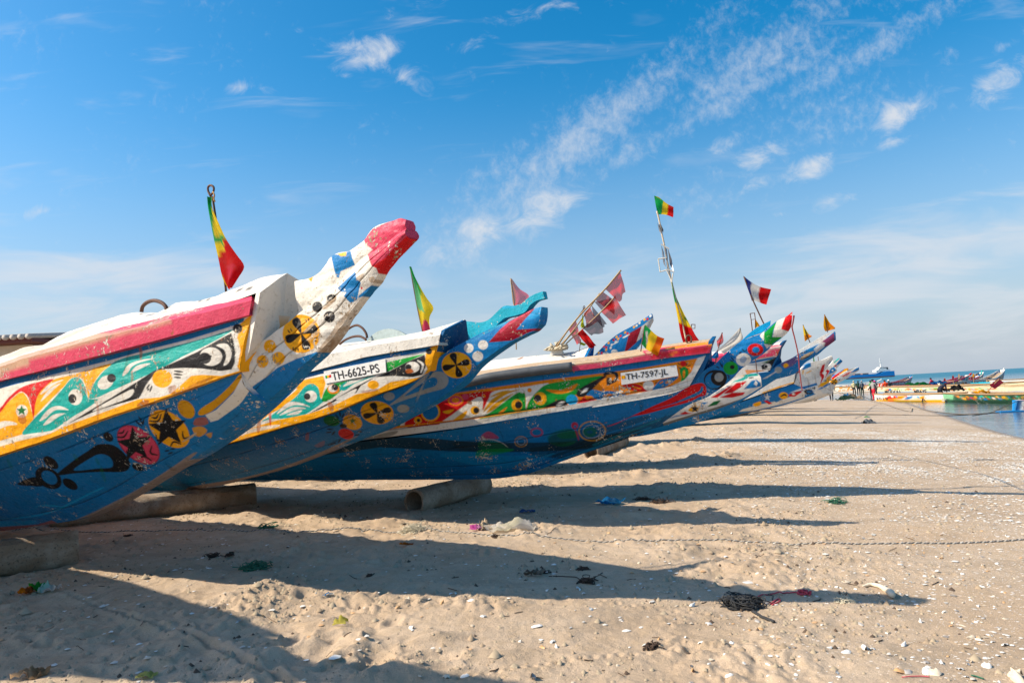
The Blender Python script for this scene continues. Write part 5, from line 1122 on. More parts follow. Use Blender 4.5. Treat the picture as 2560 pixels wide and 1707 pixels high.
    ha = Art((1500, 860, 2100, 1080), 'B').run([('p', 9, 'W', [(600, 1425), (760, 1380), (960, 1340), (1100, 1290), (1200, 1250), (1190, 1310), (1000, 1370), (700, 1440), (560, 1450)]), ('p', 9, 'W', [(480, 1370), (560, 1365), (640, 1400), (600, 1430), (540, 1445), (700, 1400), (620, 1360)], .0), ('*', 9, 'w', (835, 1312, 36)),
        ('p', 9, 'Rd', [(800, 1345), (830, 1340), (885, 1370), (850, 1380)]), ('p', 9, 'B', [(865, 1330), (900, 1315), (955, 1345), (920, 1360)]), ('e', 9, 'Y', (990, 1295, 44, 34)), ('l', 9, 'K', [(960, 1305), (1000, 1285), (1020, 1300)], 16), ('p', 9, 'Rd', [(1040, 1285), (1120, 1255), (1180, 1250), (1100, 1305), (1045, 1305)]), ('e', 9, 'W', (1085, 1280, 14, 11)), ('p', 9, 'W', [(1040, 1270), (1160, 1225), (1200, 1235), (1120, 1255)]), ('e', 9, 'W', (735, 1385, 40, 18)), ('s', 9, 'Y', [(700, 1375), (770, 1350), (770, 1385), (720, 1400)]), ('p', 9, 'W', [(1160, 1255), (1280, 1195), (1310, 1200), (1260, 1250), (1180, 1290)]), ('e', 9, 'K', (1232, 1258, 42, 24)), ('e', 9, 'B', (1238, 1256, 28, 14)),
        ('p', 9, 'N', [(300, 1530), (700, 1445), (1000, 1385), (1200, 1320), (1200, 1360), (1000, 1425), (600, 1500)], .8)])
    sa = Art((1900, 860, 2120, 1060), 'W').run([('p', 11, 'Rd', [(980, 940), (1020, 830), (1060, 810), (1040, 920), (1000, 960)]), ('p', 11, 'Rd', [(950, 1120), (1000, 1000), (975, 960), (1010, 940), (1045, 970), (1000, 1080), (960, 1140)]), ('p', 11, 'B', [(720, 900), (790, 800), (855, 785), (860, 850), (760, 890)]), ('p', 11, 'Y', [(780, 940), (850, 905), (880, 905), (800, 950)]), ('p', 11, 'Rd', [(580, 985), (640, 900), (690, 860), (690, 930), (640, 965)]), ('p', 11, 'B', [(1090, 870), (1130, 780), (1190, 750), (1200, 800), (1150, 850)]), ('p', 11, 'B', [(560, 1260), (640, 1165), (800, 1125), (940, 1085), (950, 1115), (760, 1170), (660, 1235)]), ('p', 11, 'Rd', [(560, 1290), (660, 1225), (740, 1190), (745, 1215), (640, 1275)]), ('e', 11, 'W', (600, 1250, 16, 12)), ('e', 11, 'D', (825, 1222, 62, 38, -18)), ('e', 11, 'bk', (825, 1226, 40, 20, -18)), ('e', 11, 'y', (712, 1275, 26, 16)), ('p', 11, 'N', [(500, 1420), (700, 1330), (900, 1270), (1000, 1180), (1010, 1200), (900, 1300), (700, 1370), (500, 1450)], .8), ('e', 11, 'bk', (905, 1165, 14, 11)), ('p', 11, 'g', [(700, 900), (980, 850), (1000, 1000), (760, 1080)], .25), ('p', 11, 'y', [(730, 900), (760, 890), (750, 960), (725, 960)], .7), ('s', 11, 'Y', [(880, 1270), (960, 1190), (1010, 1160), (980, 1210)], .8)])  # the thin grey polygon is shading painted onto the white panel
    out[7] = row_boat('white-topped fishing boat with a white star and red and blue bars on its hull', (2080, 895), 27, 12,
        band=(q_([(1700, 1000), (1830, 962), (1930, 932), (1990, 925)], [.7, .58, .45, .35]), q_([(1700, 1045), (1850, 1003), (1930, 975), (1985, 957)], [.7, .56, .45, .35]), ba),
        hull=(q_([(1700, 1048), (1850, 1006), (1930, 978), (1985, 960)], [.64, .5, .4, .3]), q_([(1700, 1060), (1850, 1036), (1960, 1012), (2040, 985)], .09), ha),
        spur=(q_([(1985, 960), (2000, 925), (2030, 905), (2055, 900), (2079, 889)], [.3, .26, .2, .16, .13]), q_([(2036, 982), (2042, 966), (2052, 942), (2068, 918), (2083, 897)], .09), sa),
        deckp=([(1700, 985), (1850, 945), (1990, 912)], q_([(1700, 1000), (1850, 960), (1990, 925)], [.7, .56, .35]), ba))
    b7_ = out[7][0]; c7 = xf(11, [(752, 1200), (915, 1132), (765, 1226)]); t7 = [b7_.un(*p, .24) for p in c7]
    lettering('name_lettering', 'MUKTAR', t7[0], t7[1], t7[2], b7_.n, BLACKM, out[7][1], .03)
    # 8: white spur with red chevrons
    sa = Art((1900, 860, 2200, 1060), 'W').run([('p', 11, 'Rd', [(990, 1110), (1010, 1020), (985, 960), (1010, 945), (1045, 965), (1050, 1000)]), ('p', 11, 'Y', [(950, 1150), (1000, 1090), (1080, 1060), (1130, 1030), (1130, 1080), (1020, 1140)]), ('p', 11, 'K', [(1030, 1060), (1080, 1030), (1120, 1020), (1080, 1070)], .7), ('p', 11, 'B', [(940, 1190), (1040, 1130), (1100, 1090), (1110, 1120), (1020, 1170)]), ('p', 11, 'Rd', [(1065, 920), (1090, 890), (1130, 910), (1070, 1010), (1060, 1000), (1090, 930)]), ('p', 11, 'B', [(1110, 960), (1140, 880), (1190, 850), (1225, 900), (1190, 930)]), ('e', 11, 'W', (1170, 905, 14, 14)), ('p', 11, 'B', [(1220, 830), (1290, 730), (1330, 770), (1290, 800)]), ('p', 11, 'T', [(1180, 790), (1260, 720), (1290, 725), (1200, 800)]), ('p', 11, 'Y', [(1080, 1010), (1150, 960), (1140, 1030), (1080, 1060)]), ('p', 11, 'Rd', [(1130, 1020), (1180, 950), (1230, 925), (1210, 980)], .9)])
    out[8] = row_boat('white fishing boat with red chevrons and blue-tipped spur far along the row', (2107, 900), 33, 12,
        hull=(q_([(1880, 980), (1980, 962), (2030, 950)], [.6, .45, .3]), q_([(1880, 1025), (1980, 1010), (2060, 985)], .09), sa),
        spur=(q_([(2030, 950), (2060, 922), (2075, 914), (2090, 918)], [.3, .2, .15, .12]), q_([(2060, 985), (2072, 958), (2082, 938), (2093, 927)], .09), sa),
        fin=(q_([(2068, 918), (2078, 908), (2084, 901), (2090, 900)], .06), q_([(2072, 924), (2082, 916), (2088, 909), (2092, 906)], .06), sa))
    ta = Art((2040, 880, 2120, 980), 'W').run([('p', 11, 'B', [(1210, 835), (1240, 790), (1290, 730), (1330, 770), (1270, 810)]), ('p', 11, 'T', [(1170, 800), (1260, 715), (1285, 725), (1200, 800)]), ('p', 11, 'Rd', [(1150, 880), (1220, 820), (1235, 830), (1170, 890)])])
    out[10] = row_boat('distant fishing boat whose teal and blue spur tip shows above the white bows', (2107, 900), 37, 11,
        hull=(q_([(1950, 975), (2010, 960), (2050, 945)], [.6, .45, .3]), q_([(1950, 1008), (2020, 995), (2062, 960)], .09), ta),
        spur=(q_([(2050, 945), (2075, 918), (2098, 895)], [.3, .16, .12]), q_([(2062, 960), (2086, 928), (2107, 903)], .09), ta))
    # 9: spur with yellow flower
    sa = Art((1960, 880, 2200, 1060), 'W').run([('p', 11, 'B', [(1430, 940), (1500, 880), (1560, 850), (1560, 890), (1500, 920)]), ('p', 11, 'Rd', [(1290, 990), (1380, 940), (1450, 910), (1400, 970), (1330, 1000)], .8), ('e', 11, 'Y', (1190, 1065, 54, 44)), ('f', 11, 'K', (1190, 1065, 50, 40)), ('e', 11, 'K', (1240, 1006, 10, 8)), ('e', 11, 'K', (1270, 1040, 12, 9)), ('p', 11, 'B', [(960, 1170), (1050, 1110), (1140, 1085), (1130, 1110), (1020, 1160)]), ('p', 11, 'K', [(1380, 900), (1500, 865), (1440, 900), (1390, 915)], .7)])
    fa = Art((2060, 900, 2140, 960), 'Rd').run([('p', 11, 'Y', [(1270, 960), (1360, 870), (1400, 880), (1360, 940)]), ('p', 11, 'B', [(1240, 920), (1320, 880), (1340, 890), (1290, 930)])])
    out[9] = row_boat('white fishing boat with yellow flower on its spur, last of the beached row', (2147, 920), 40, 10,
        hull=(q_([(1960, 990), (2020, 985), (2050, 980)], [.6, .45, .3]), q_([(1960, 1010), (2030, 1003), (2080, 985)], .09), Art((1900, 900, 2200, 1060), 'W').run([('p', 11, 'B', [(500, 1250), (900, 1130), (1000, 1110), (900, 1190), (500, 1330)])])),
        spur=(q_([(2050, 980), (2075, 955), (2100, 937), (2120, 925), (2147, 917)], [.3, .2, .15, .13, .11]), q_([(2080, 985), (2090, 962), (2110, 950), (2130, 938), (2148, 925)], .09), sa),
        fin=(q_([(2080, 945), (2100, 930), (2112, 922), (2120, 920)], .06), q_([(2084, 952), (2102, 940), (2116, 931), (2124, 927)], .06), fa))
    return out
B1, R1, X1 = boat_1()
B2, R2 = boat_2()
B3, R3 = boat_3()
FARB = boats_far()
# ------------------------------------------------------------------ boat outside the frame whose shadow falls across the lower left
R0 = copy_tree(R1, None, (-6.58, 4.89, 0)); R0.scale = (1.25, 1.25, 1.25)
R0['label'] = 'fishing boat just beyond the left edge whose shadow crosses the lower left sand'

# ------------------------------------------------------------------ concrete rollers
def cement_mat():
    m, t, bs, out = new_mat('old_cement')
    geo = t.new('ShaderNodeNewGeometry'); P = geo.outputs['Position']
    n = t.noise(P, 5, 7, .65, .4)
    c = t.mix(t.ramp(n, .3, .7), (.24, .175, .115), (.40, .33, .25))
    c = t.mix(t.ramp(t.noise(P, 2.2, 4, .6), .45, .62, 0, .75), c, (.22, .14, .08))
    c = t.mix(t.ramp(t.noise(P, 45, 4, .6), .56, .68, 0, .75), c, (.07, .055, .04))
    t.l.new(c, bs.inputs['Base Color']); bs.inputs['Roughness'].default_value = .9
    bump(t, bs, t.math('ADD', n, t.math('MULTIPLY', t.noise(P, 50, 5, .65), .4)), .6, .02)
    return m
CEMENT = cement_mat()
def roller(label, P, Q, r, t=.035):
    P, Q = np.array(P, float), np.array(Q, float); ax = Q-P; L = np.linalg.norm(ax); ax /= L
    u = np.cross(ax, [0, 0, 1.0]); u /= np.linalg.norm(u); v = np.cross(u, ax)
    seg, ns = 32, max(4, int(L/.12)); V = []
    prof = [(x, r) for x in np.linspace(.015, L-.015, ns)]
    prof = [(.35, r-t), (.0, r-t), (0, r-.012)]+prof+[(L, r-.012), (L, r-t), (L-.35, r-t)]
    for x, rr in prof:
        for k in range(seg):
            a = 2*math.pi*k/seg; w_ = rr+(.024*float(fbm(np.array([x*1.0]), np.array([k*.6]), .5, 2, 3)[0]) if rr == r else 0)
            V.append(P+ax*x+(u*math.cos(a)+v*math.sin(a))*w_)
    n = len(prof); F = []
    for i in range(n-1):
        for k in range(seg): F.append([i*seg+k, (i+1)*seg+k, (i+1)*seg+(k+1) % seg, i*seg+(k+1) % seg])
    F += [list(range(seg)), list(range((n-1)*seg, n*seg))[::-1]]
    o = mesh('concrete_roller', V, F, CEMENT)
    try: o.data.set_sharp_from_angle(angle=R(40))
    except Exception: pass
    return tag(o, label, 'pipe', 'concrete pipe rollers under the boats')
def roller_px(label, a, b_, r, back=0.0, sink=.02, fwd=0.0):
    P, Q = ghit(*a), ghit(*b_); d = (Q-P)[:2]; d = d/np.linalg.norm(d)
    zz = min(P[2], Q[2])+r-sink
    P = np.array([P[0]-d[0]*back, P[1]-d[1]*back, zz]); Q = np.array([Q[0]+d[0]*fwd, Q[1]+d[1]*fwd, zz])
    return roller(label, P, Q, r)
roller_px('large concrete pipe at the left edge under the nearest boat', (0, 1432), (196, 1402), .205, 1.6, .05)
roller_px('long concrete pipe lying in shade under the second boat', (225, 1308), (640, 1262), .20, .5, .05)
roller_px('concrete pipe with open dark end under the flat keel of the red-railed boat', (1036, 1279), (1190, 1236), .185, 0, .05, .25)
roller_px('pale concrete pipe with dark open end under the rising bow of the red-railed boat', (1478, 1146), (1552, 1117), .19, 0, .02, .3)
for k, (x, y) in enumerate([(1805, 1046), (1829, 1042), (1858, 1037)]):
    P = ghit(x, y); dirn = np.array([P[0], P[1]])/math.hypot(P[0], P[1]); dirn = np.array([dirn[0]*.9+.35, dirn[1]*.9])
    roller(['leftmost of three open pipe ends under the far boats', 'middle of three open pipe ends under the far boats', 'rightmost of three open pipe ends under the far boats'][k],
           np.array([P[0], P[1], P[2]+.17]), np.array([P[0]+dirn[0]*2.2, P[1]+dirn[1]*2.2, P[2]+.17]), .18)

# ------------------------------------------------------------------ flags
def cloth(parent, b, q, st, art, mat=None, ripple=.025, nx=14, seed=0, name='flag_cloth', shift=0.0):
    """cloth between two px edges, hung in the boat's lengthwise plane with folds"""
    L = np.array([s[0] for s in st], float); Q = np.array([s[1] for s in st], float)
    n = 26; L2, Q2 = spline(L, n), spline(Q, n)
    V = []; 
    for i in range(n):
        for j in range(nx):
            f = j/(nx-1); x, y = L2[i]*(1-f)+Q2[i]*f
            V.append((x, y))
    V = np.array(V); W3 = np.array([b.un(x, y, q) for x, y in V])
    fi = np.repeat(np.linspace(0, 1, n), nx); fj = np.tile(np.linspace(0, 1, nx), n)
    amp = ripple*np.sin(fj*7+fi*3+seed)*np.minimum(fj*3, 1)+ripple*.6*np.sin(fi*9-fj*4+seed*2)*fj
    px, py = V[:, 0], V[:, 1]
    W3 = W3+b.n*amp[:, None]
    return mesh(name, W3, grid_faces(n, nx), mat or CLOTH, parent, art.sample(px, py))
def pole(parent, b, q, pts, r, mat=None, name='pole', n=10, seg=7):
    return MB().tube(spline([b.un(x, y, q) for x, y in pts], max(n, len(pts)*4)), r, seg).build(name, mat or RUST, parent, True)
def flag(label, b, q, base_px, grp='flags on the boats', name='flag'):
    return thing(name, label, 'flag', tuple(b.un(*base_px, q)), grp)
def fart(z, pts, base, items):
    p = zpt(z, pts); return Art((p[:, 0].min()-4, p[:, 1].min()-4, p[:, 0].max()+4, p[:, 1].max()+4), base).run(items)
def stz(z, st):
    return [tuple(map(tuple, zpt(z, s))) for s in st]
# boat 1
f = flag('green, yellow and red flag with star hanging above the nearest boat', B1, -.02, (565, 726))
S = [[(1692, 235), (1730, 238)], [(1700, 330), (1740, 330)], [(1725, 470), (1803, 460)], [(1755, 620), (1862, 590)], [(1785, 750), (1930, 710)], [(1805, 850), (1975, 800)], [(1830, 930), (1930, 890)], [(1868, 990), (1885, 978)]]
cloth(f, B1, 0, stz(1, S), fart(1, [p for s in S for p in s], 'fY', [('p', 1, 'fG', [(1680, 220), (1750, 220), (1742, 340), (1732, 400), (1740, 490), (1758, 620), (1720, 560), (1680, 300)]), ('p', 1, 'dg', [(1690, 230), (1735, 230), (1742, 340), (1725, 330), (1705, 290)], .7), ('p', 1, 'Rd', [(1855, 578), (2000, 790), (1870, 1010), (1760, 760), (1800, 690)]), ('s', 1, 'P', [(1850, 810), (1920, 790), (1900, 900), (1860, 920)], .4), ('*', 1, 'fG', (1782, 575, 66, 10))]), seed=1, ripple=.018)
pole(f, B1, -.07, zpt(1, [(1735, 235), (1752, 350), (1790, 600), (1830, 880), (1846, 1010)]), .010)
MB().tube([B1.un(*p, 0) for p in spline(zpt(1, [(1722, 232), (1700, 190), (1700, 155), (1722, 142), (1745, 160), (1742, 195), (1722, 222)]), 18)], .010, 6).build('pole_ring', RUST, f, True)
MB().tube([B1.un(*p, 0.01) for p in spline(zpt(1, [(1740, 195), (1750, 225), (1745, 250), (1755, 275)]), 8)], .007, 5).build('tie_string', plain('orange_string', (.5, .25, .05)), f, True)
# boat 2
f = flag('faded green and yellow flag with torn red end on the second boat', B2, 0, (1060, 832))
S = [[(176, 70), (194, 70)], [(205, 190), (258, 215)], [(232, 340), (335, 380)], [(256, 500), (396, 480)], [(285, 620), (372, 575)], [(310, 728), (380, 718)]]
cloth(f, B2, 0, stz(5, S), fart(5, [p for s in S for p in s], 'fY', [('p', 5, 'fG', [(160, 50), (205, 60), (260, 215), (300, 330), (290, 400), (345, 530), (255, 490), (220, 330)]), ('p', 5, hexc('7cc98a'), [(175, 80), (200, 90), (345, 530), (258, 495), (222, 330)], .75), ('p', 5, 'P', [(300, 640), (350, 605), (390, 740), (300, 740)])]), seed=2)
pole(f, B2, -.01, zpt(5, [(184, 68), (215, 250), (262, 500), (315, 745)]), .011)
# behind the horn of boat 2, standing on boat 4
b4 = FARB[4][0]
f = flag('small orange-red pennant rising behind the cyan horn', b4, .1, (1290, 800))
S = [[(1187, 188), (1206, 190)], [(1200, 300), (1275, 285)], [(1213, 420), (1375, 357)], [(1226, 462), (1330, 432)]]
cloth(f, b4, .1, stz(5, S), fart(5, [p for s in S for p in s], 'P', [('p', 5, 'o', [(1170, 180), (1215, 180), (1245, 300), (1248, 460), (1200, 470)]), ('p', 5, 'Rd', [(1215, 440), (1290, 430), (1250, 480)])]), NET, seed=3)
pole(f, b4, .1, [*map(tuple, zpt(5, [(1192, 185), (1210, 330), (1228, 460), (1240, 640), (1250, 900)]))], .012, BAMBOO)
# bundle of bamboo net markers
bun = thing('bamboo_marker_bundle', 'bundle of bamboo poles carrying red, grey and black net flags', 'flag poles', tuple(b4.un(1398, 872, .1)), 'flags on the boats')
for L, rr in (([(70, 1372), (230, 1130), (450, 860), (800, 500), (1042, 212)], .017), ([(95, 1375), (300, 1150), (560, 790), (720, 560)], .013), ([(165, 1372), (300, 1240), (470, 1095), (720, 860), (957, 605)], .013), ([(120, 1385), (240, 1230), (358, 1112)], .015), ([(60, 1370), (150, 1230), (360, 960), (440, 850), (490, 780)], .010), ([(410, 1445), (425, 1330), (435, 1250)], .007)):
    pole(bun, b4, random.uniform(.05, .2), zpt(12, L), rr, BAMBOO if rr > .01 else RUST, 'bamboo_pole')
MB().tube([b4.un(*p, .1) for p in spline(zpt(12, [(478, 830), (470, 775), (485, 752), (497, 778), (485, 825)]), 12)], .008, 6).build('wire_loop', RUST, bun, True)
kk = 0
for cn, mt, qd, cs in (('Rd', NET, .16, [(1032, 240), (1112, 540), (1010, 692), (803, 497)]), ('r', NET, .05, [(775, 545), (900, 640), (940, 885), (660, 668)]), (hexc('6a3848'), NET, -.05, [(640, 690), (900, 640), (950, 760), (760, 830)]), ('Rd', NET, .12, [(955, 618), (1110, 885), (925, 1022), (742, 842)]),
                       (hexc('c8482c'), NET, .1, [(572, 770), (690, 985), (530, 1090), (478, 865)]), (hexc('4a2c38'), NET, .18, [(722, 868), (782, 1155), (590, 1197), (468, 1092)]), (hexc('5a3c48'), NET, .02, [(598, 740), (832, 1027), (765, 1075), (620, 900)]), ('Rd', CLOTH, .22, [(458, 1098), (672, 1352), (560, 1385), (383, 1172)]),
                       ('Rd', NET, 0., [(362, 975), (440, 1290), (372, 1338), (247, 1098)]), (hexc('b8c030'), CLOTH, .15, [(465, 865), (490, 1080), (448, 1095), (430, 1050)]), (hexc('a8b828'), CLOTH, .02, [(430, 1290), (520, 1330), (490, 1350), (425, 1335)])):
    tl, tr, br, bl = cs; kk += 1
    S = [[tuple(np.array(tl)*(1-t)+np.array(bl)*t), tuple(np.array(tr)*(1-t)+np.array(br)*t)] for t in np.linspace(0, 1, 5)]
    for i in (1, 2, 3):
        S[i][1] = (S[i][1][0]-12*math.sin(kk+i), S[i][1][1]+10*math.cos(kk*2+i))
    cloth(bun, b4, qd, stz(12, S), fart(12, [p for s in S for p in s], cn, []), mt, seed=kk, ripple=.035)
# rope knot at the foot of the bundle
def tangle(n, c, r, rad, seed, flat=.5, nseg=14, step=.35):
    rr_ = random.Random(seed); m = MB()
    for i in range(n):
        p = np.array([rr_.gauss(0, .5)*r, rr_.gauss(0, .5)*r, abs(rr_.gauss(0, .3))*r*flat]); d = np.array([rr_.gauss(0, 1), rr_.gauss(0, 1), rr_.gauss(0, .4)])
        P = []
        for k in range(nseg):
            P.append(c+p); d = d*.7+np.array([rr_.gauss(0, 1), rr_.gauss(0, 1), rr_.gauss(0, .5)])*.6-p/r*.5; p = p+d/np.linalg.norm(d)*r*step
            p[2] = min(max(p[2], .3*rad), r*flat*1.4)
        m.tube(P, rad, 4)
    return m
ROPE_T = plain('pale_rope', (.55, .47, .33), .9, 0, 60, .5)
tangle(16, b4.un(1392, 874, .1), .16, .02, 5, 1.2).build('rope_knot', ROPE_T, bun, True)
# mast with reflectors
f = thing('flag_mast', 'tall mast with a small flag on top, metal reflectors and a long hanging flag', 'mast', tuple(B3.un(1700, 862, -.2)), 'flags on the boats')
Q3 = -.15
pole(f, B3, Q3, zpt(7, [(1305, 290), (1330, 380), (1365, 560), (1400, 720), (1450, 990), (1490, 1170), (1530, 1330), (1600, 1600), (1680, 1930)]), .013, plain('pale_wood_pole', (.55, .46, .34), .7, 0, 30, .4), 'mast_pole', 40)
S = [[(1270, 97), (1312, 322)], [(1330, 115), (1345, 326)], [(1388, 162), (1362, 330)], [(1450, 206), (1430, 338)], [(1514, 238), (1510, 372)]]
cloth(f, B3, Q3, stz(7, S), fart(7, [p for s in S for p in s], 'fY', [('p', 7, 'fG', [(1250, 80), (1388, 150), (1360, 340), (1250, 340)]), ('p', 7, 'Rd', [(1452, 195), (1530, 220), (1530, 390), (1430, 345)])]), seed=4, ripple=.02)
S = [[(1795, 395), (1815, 400)], [(1825, 560), (1866, 592)], [(1850, 690), (1926, 732)], [(1880, 850), (1992, 870)], [(1910, 1010), (2108, 1088)], [(1940, 1180), (2172, 1205)], [(1990, 1345), (2252, 1312)]]
cloth(f, B3, Q3, stz(12, S), fart(12, [p for s in S for p in s], 'Rd', [('p', 12, 'fG', [(1780, 380), (1830, 380), (1940, 740), (1845, 688), (1800, 600)]), ('p', 12, 'fY', [(1845, 686), (1932, 728), (2010, 860), (2130, 1100), (2040, 1065), (1905, 1008)]), ('*', 12, 'dg', (2025, 935, 75, 15))]), seed=5, ripple=.03, name='hanging_flag_cloth')
GALV = plain('galvanised_metal', (.32, .33, .36), .45, .6, 20, .4)
for cs in ([(1360, 712), (1390, 790), (1417, 998), (1385, 935)], [(1440, 740), (1492, 890), (1512, 1042), (1466, 950)], [(1402, 735), (1432, 760), (1452, 1000), (1435, 1010)], [(1312, 430), (1340, 480), (1365, 570), (1335, 540)], [(1355, 450), (1388, 520), (1385, 560), (1362, 520)]):
    P = [B3.un(*p, Q3+.03*(-1)**i) for i, p in enumerate(zpt(7, cs))]
    MB().add(P+[p-B3.n*.006 for p in P], [(0, 1, 2, 3), (7, 6, 5, 4), (0, 4, 5, 1), (1, 5, 6, 2), (2, 6, 7, 3), (3, 7, 4, 0)]).build('reflector_panel', GALV, f)
WBAR = plain('white_bar', (.6, .57, .5), .6)
for L in ([(1320, 882), (1418, 872)], [(1322, 885), (1345, 1040)], [(1340, 1045), (1440, 1018), (1522, 1045)], [(1358, 700), (1458, 758)], [(1506, 1060), (1490, 1165)], [(1420, 1010), (1495, 1170)]):
    MB().tube([B3.un(*p, Q3+.02) for p in zpt(7, L)], .009, 5).build('reflector_bar', WBAR, f)
# small flag on boat 3
f = flag('small green, yellow and orange flag leaning over the red rail', B3, .45, (1603, 878))
S = [[(936, 125), (902, 318)], [(1000, 188), (948, 372)], [(1062, 240), (1000, 405)], [(1130, 266), (1062, 442)]]
cloth(f, B3, .47, stz(6, S), fart(6, [p for s in S for p in s], 'fY', [('p', 6, 'fG', [(920, 110), (1000, 180), (960, 260), (945, 380), (890, 330)]), ('p', 6, 'W', [(940, 200), (965, 190), (960, 300), (945, 320)]), ('p', 6, 'O', [(1062, 235), (1140, 260), (1065, 450), (1000, 400)]), ('p', 6, 'Rd', [(1062, 235), (1140, 260), (1110, 350), (1040, 320)], .6)]), seed=6)
pole(f, B3, .46, zpt(6, [(932, 135), (908, 290), (893, 395)]), .008)
# flags further along
b5, b6, b7, b8, b9 = [FARB[k][0] for k in (5, 6, 7, 8, 9)]
def quick(label, b, q, z, S, base, items, pl, mt=None, seed=0, r=.012, bp=None):
    pz = zpt(z, pl); f = flag(label, b, q, tuple(pz[-1]))
    cloth(f, b, q, stz(z, S), fart(z, [p for s in S for p in s], base, items), mt, seed=seed, ripple=.03); pole(f, b, q-.01, pz, r, bp); return f
quick('white cloth flag between the red-railed boat and the ringed spur', b5, -.2, 6, [[(1886, 163), (1892, 168)], [(1800, 255), (1916, 275)], [(1735, 320), (1830, 350)], [(1668, 370), (1725, 422)]], 'W', [], [(1890, 160), (1915, 300), (1940, 480)], seed=7)
quick('small red pennant beside the white cloth flag', b5, -.4, 6, [[(1708, 213), (1714, 216)], [(1680, 260), (1722, 300)], [(1655, 290), (1665, 350)]], 'Rd', [], [(1712, 205), (1690, 300), (1660, 420)], NET, 8)
quick('small blue cloth under the white flag', b5, -.3, 6, [[(1660, 388), (1668, 392)], [(1625, 420), (1676, 450)], [(1598, 462), (1640, 468)]], 'B', [], [(1664, 385), (1650, 470), (1645, 520)], None, 9)
quick('blue, white and red flag on a slanting rusty pole', b5, -.1, 9, [[(604, 150), (690, 392)], [(688, 215), (702, 385)], [(768, 256), (776, 412)], [(872, 280), (826, 428)]], 'W', [('p', 9, hexc('1a2c78'), [(590, 140), (690, 205), (672, 270), (700, 400), (660, 400)]), ('p', 9, 'Rd', [(768, 245), (885, 270), (830, 440), (772, 420), (748, 330)])], [(612, 160), (690, 365), (760, 520), (840, 690)], None, 10, .014)
quick('small yellow and orange flag above the long peeling blue spur', b6, 0, 9, [[(1174, 625), (1184, 632)], [(1182, 700), (1226, 702)], [(1194, 778), (1262, 730)]], 'fY', [('p', 9, 'O', [(1190, 720), (1270, 690), (1260, 800), (1190, 800)])], [(1176, 618), (1210, 710), (1245, 790)], None, 11)
quick('small yellow and orange flag at the tip of the long peeling blue spur', b6, 0, 9, [[(1380, 522), (1386, 528)], [(1372, 620), (1432, 600)], [(1378, 660), (1482, 652)], [(1392, 682), (1440, 670)]], 'y', [('p', 9, 'O', [(1410, 580), (1490, 640), (1420, 690), (1380, 670)])], [(1382, 520), (1400, 610), (1412, 690)], None, 12)
quick('small yellow flag below the pole of the tricolour', b6, -.2, 9, [[(716, 560), (722, 565)], [(716, 610), (745, 600)], [(716, 648), (768, 630)]], 'y', [], [(712, 510), (720, 570), (725, 700)], None, 13, .010)
quick('small green flag among the far white spurs', b8, 0, 11, [[(888, 708), (898, 712)], [(892, 790), (918, 790)], [(905, 875), (972, 855)]], 'fG', [], [(890, 700), (900, 800), (915, 900)], None, 14)
quick('small yellow and green cloth behind the blunt striped spur', b7, -.2, 11, [[(960, 770), (1010, 765)], [(930, 800), (1050, 790)], [(905, 860), (1040, 840)]], 'W', [('p', 11, 'fG', [(900, 850), (1000, 840), (1050, 780), (1060, 800), (1000, 870)]), ('e', 11, 'Rd', (955, 802, 12, 14))], [(958, 700), (965, 760), (970, 860)], None, 15)
for b, z, L, lab in ((b5, 9, [(670, 512), (714, 506), (720, 565), (680, 570), (670, 512)], 'small square wire frame under the tricolour flag'), (b5, 9, [(108, 616), (144, 616), (143, 654), (110, 654), (108, 616)], 'small square wire frame beside the hanging flag')):
    P = [b.un(*p, -.15) for p in zpt(z, L)]; m = MB().tube(P, .010, 5)
    P2 = [P[3], P[3]+np.array([.03, 0, -1.1])]; m.tube(P2, .010, 5)
    tag(m.build('wire_frame_marker', RUST), lab, 'marker', 'wire frame markers')
# red rope hanging from the tip of boat 3's spur
P = zpt(9, [(1090, 535), (1080, 600), (1073, 650), (1100, 760), (1130, 900), (1140, 1020), (1155, 1150), (1168, 1245)])
ds = np.linspace(9.25, 15.5, len(P)); tag(MB().tube(spline([at_depth(x, y, d) for (x, y), d in zip(P, ds)], 40), .011, 6).build('red_rope', plain('red_rope', (.55, .07, .08), .9, 0, 60, .5), None, True), 'thin red rope hanging from the tip of the ringed blue spur', 'rope')
# ------------------------------------------------------------------ things on the sand
def ground_path(pts, n, lift):
    P = spline([hit(x, y)[:2] for x, y in pts], n); z = g_full(P[:, 0], P[:, 1])
    k = np.ones(7)/7; zs = np.convolve(np.pad(z, 3, 'edge'), k, 'valid'); z = np.maximum(z, zs-.004)
    return np.column_stack([P, z+lift])
def twisted_rope(name, P, r, mat, label, cat='rope', turns=95.0, group=None):
    m = MB(); L = np.concatenate([[0], np.cumsum(np.linalg.norm(np.diff(P, axis=0), axis=1))])
    T = np.gradient(P, axis=0); T /= np.linalg.norm(T, axis=1)[:, None]; u = np.cross(T, [0, 0, 1.0]); u /= np.linalg.norm(u, axis=1)[:, None]; v = np.cross(u, T)
    for k in range(2):
        a = L*turns+k*math.pi
        m.tube(P+(u*np.cos(a)[:, None]+v*np.sin(a)[:, None])*r*.55, r*.62, 5, col=((.48, .45, .39) if k else (.13, .125, .12)))
    return tag(m.build(name, PLAINV, None, True, cols=True), label, cat, group)
RP = [(-60, 1330), (100, 1329), (214, 1328), (450, 1327), (700, 1329), (900, 1322), (1080, 1328), (1200, 1337), (1300, 1342), (1480, 1348), (1600, 1350), (1720, 1350), (1850, 1352), (2000, 1358), (2100, 1361), (2300, 1360), (2450, 1357), (2640, 1352)]
twisted_rope('mooring_rope', ground_path(RP, 4600, .006), .0085, None, 'long twisted grey rope stretched right across the sand')
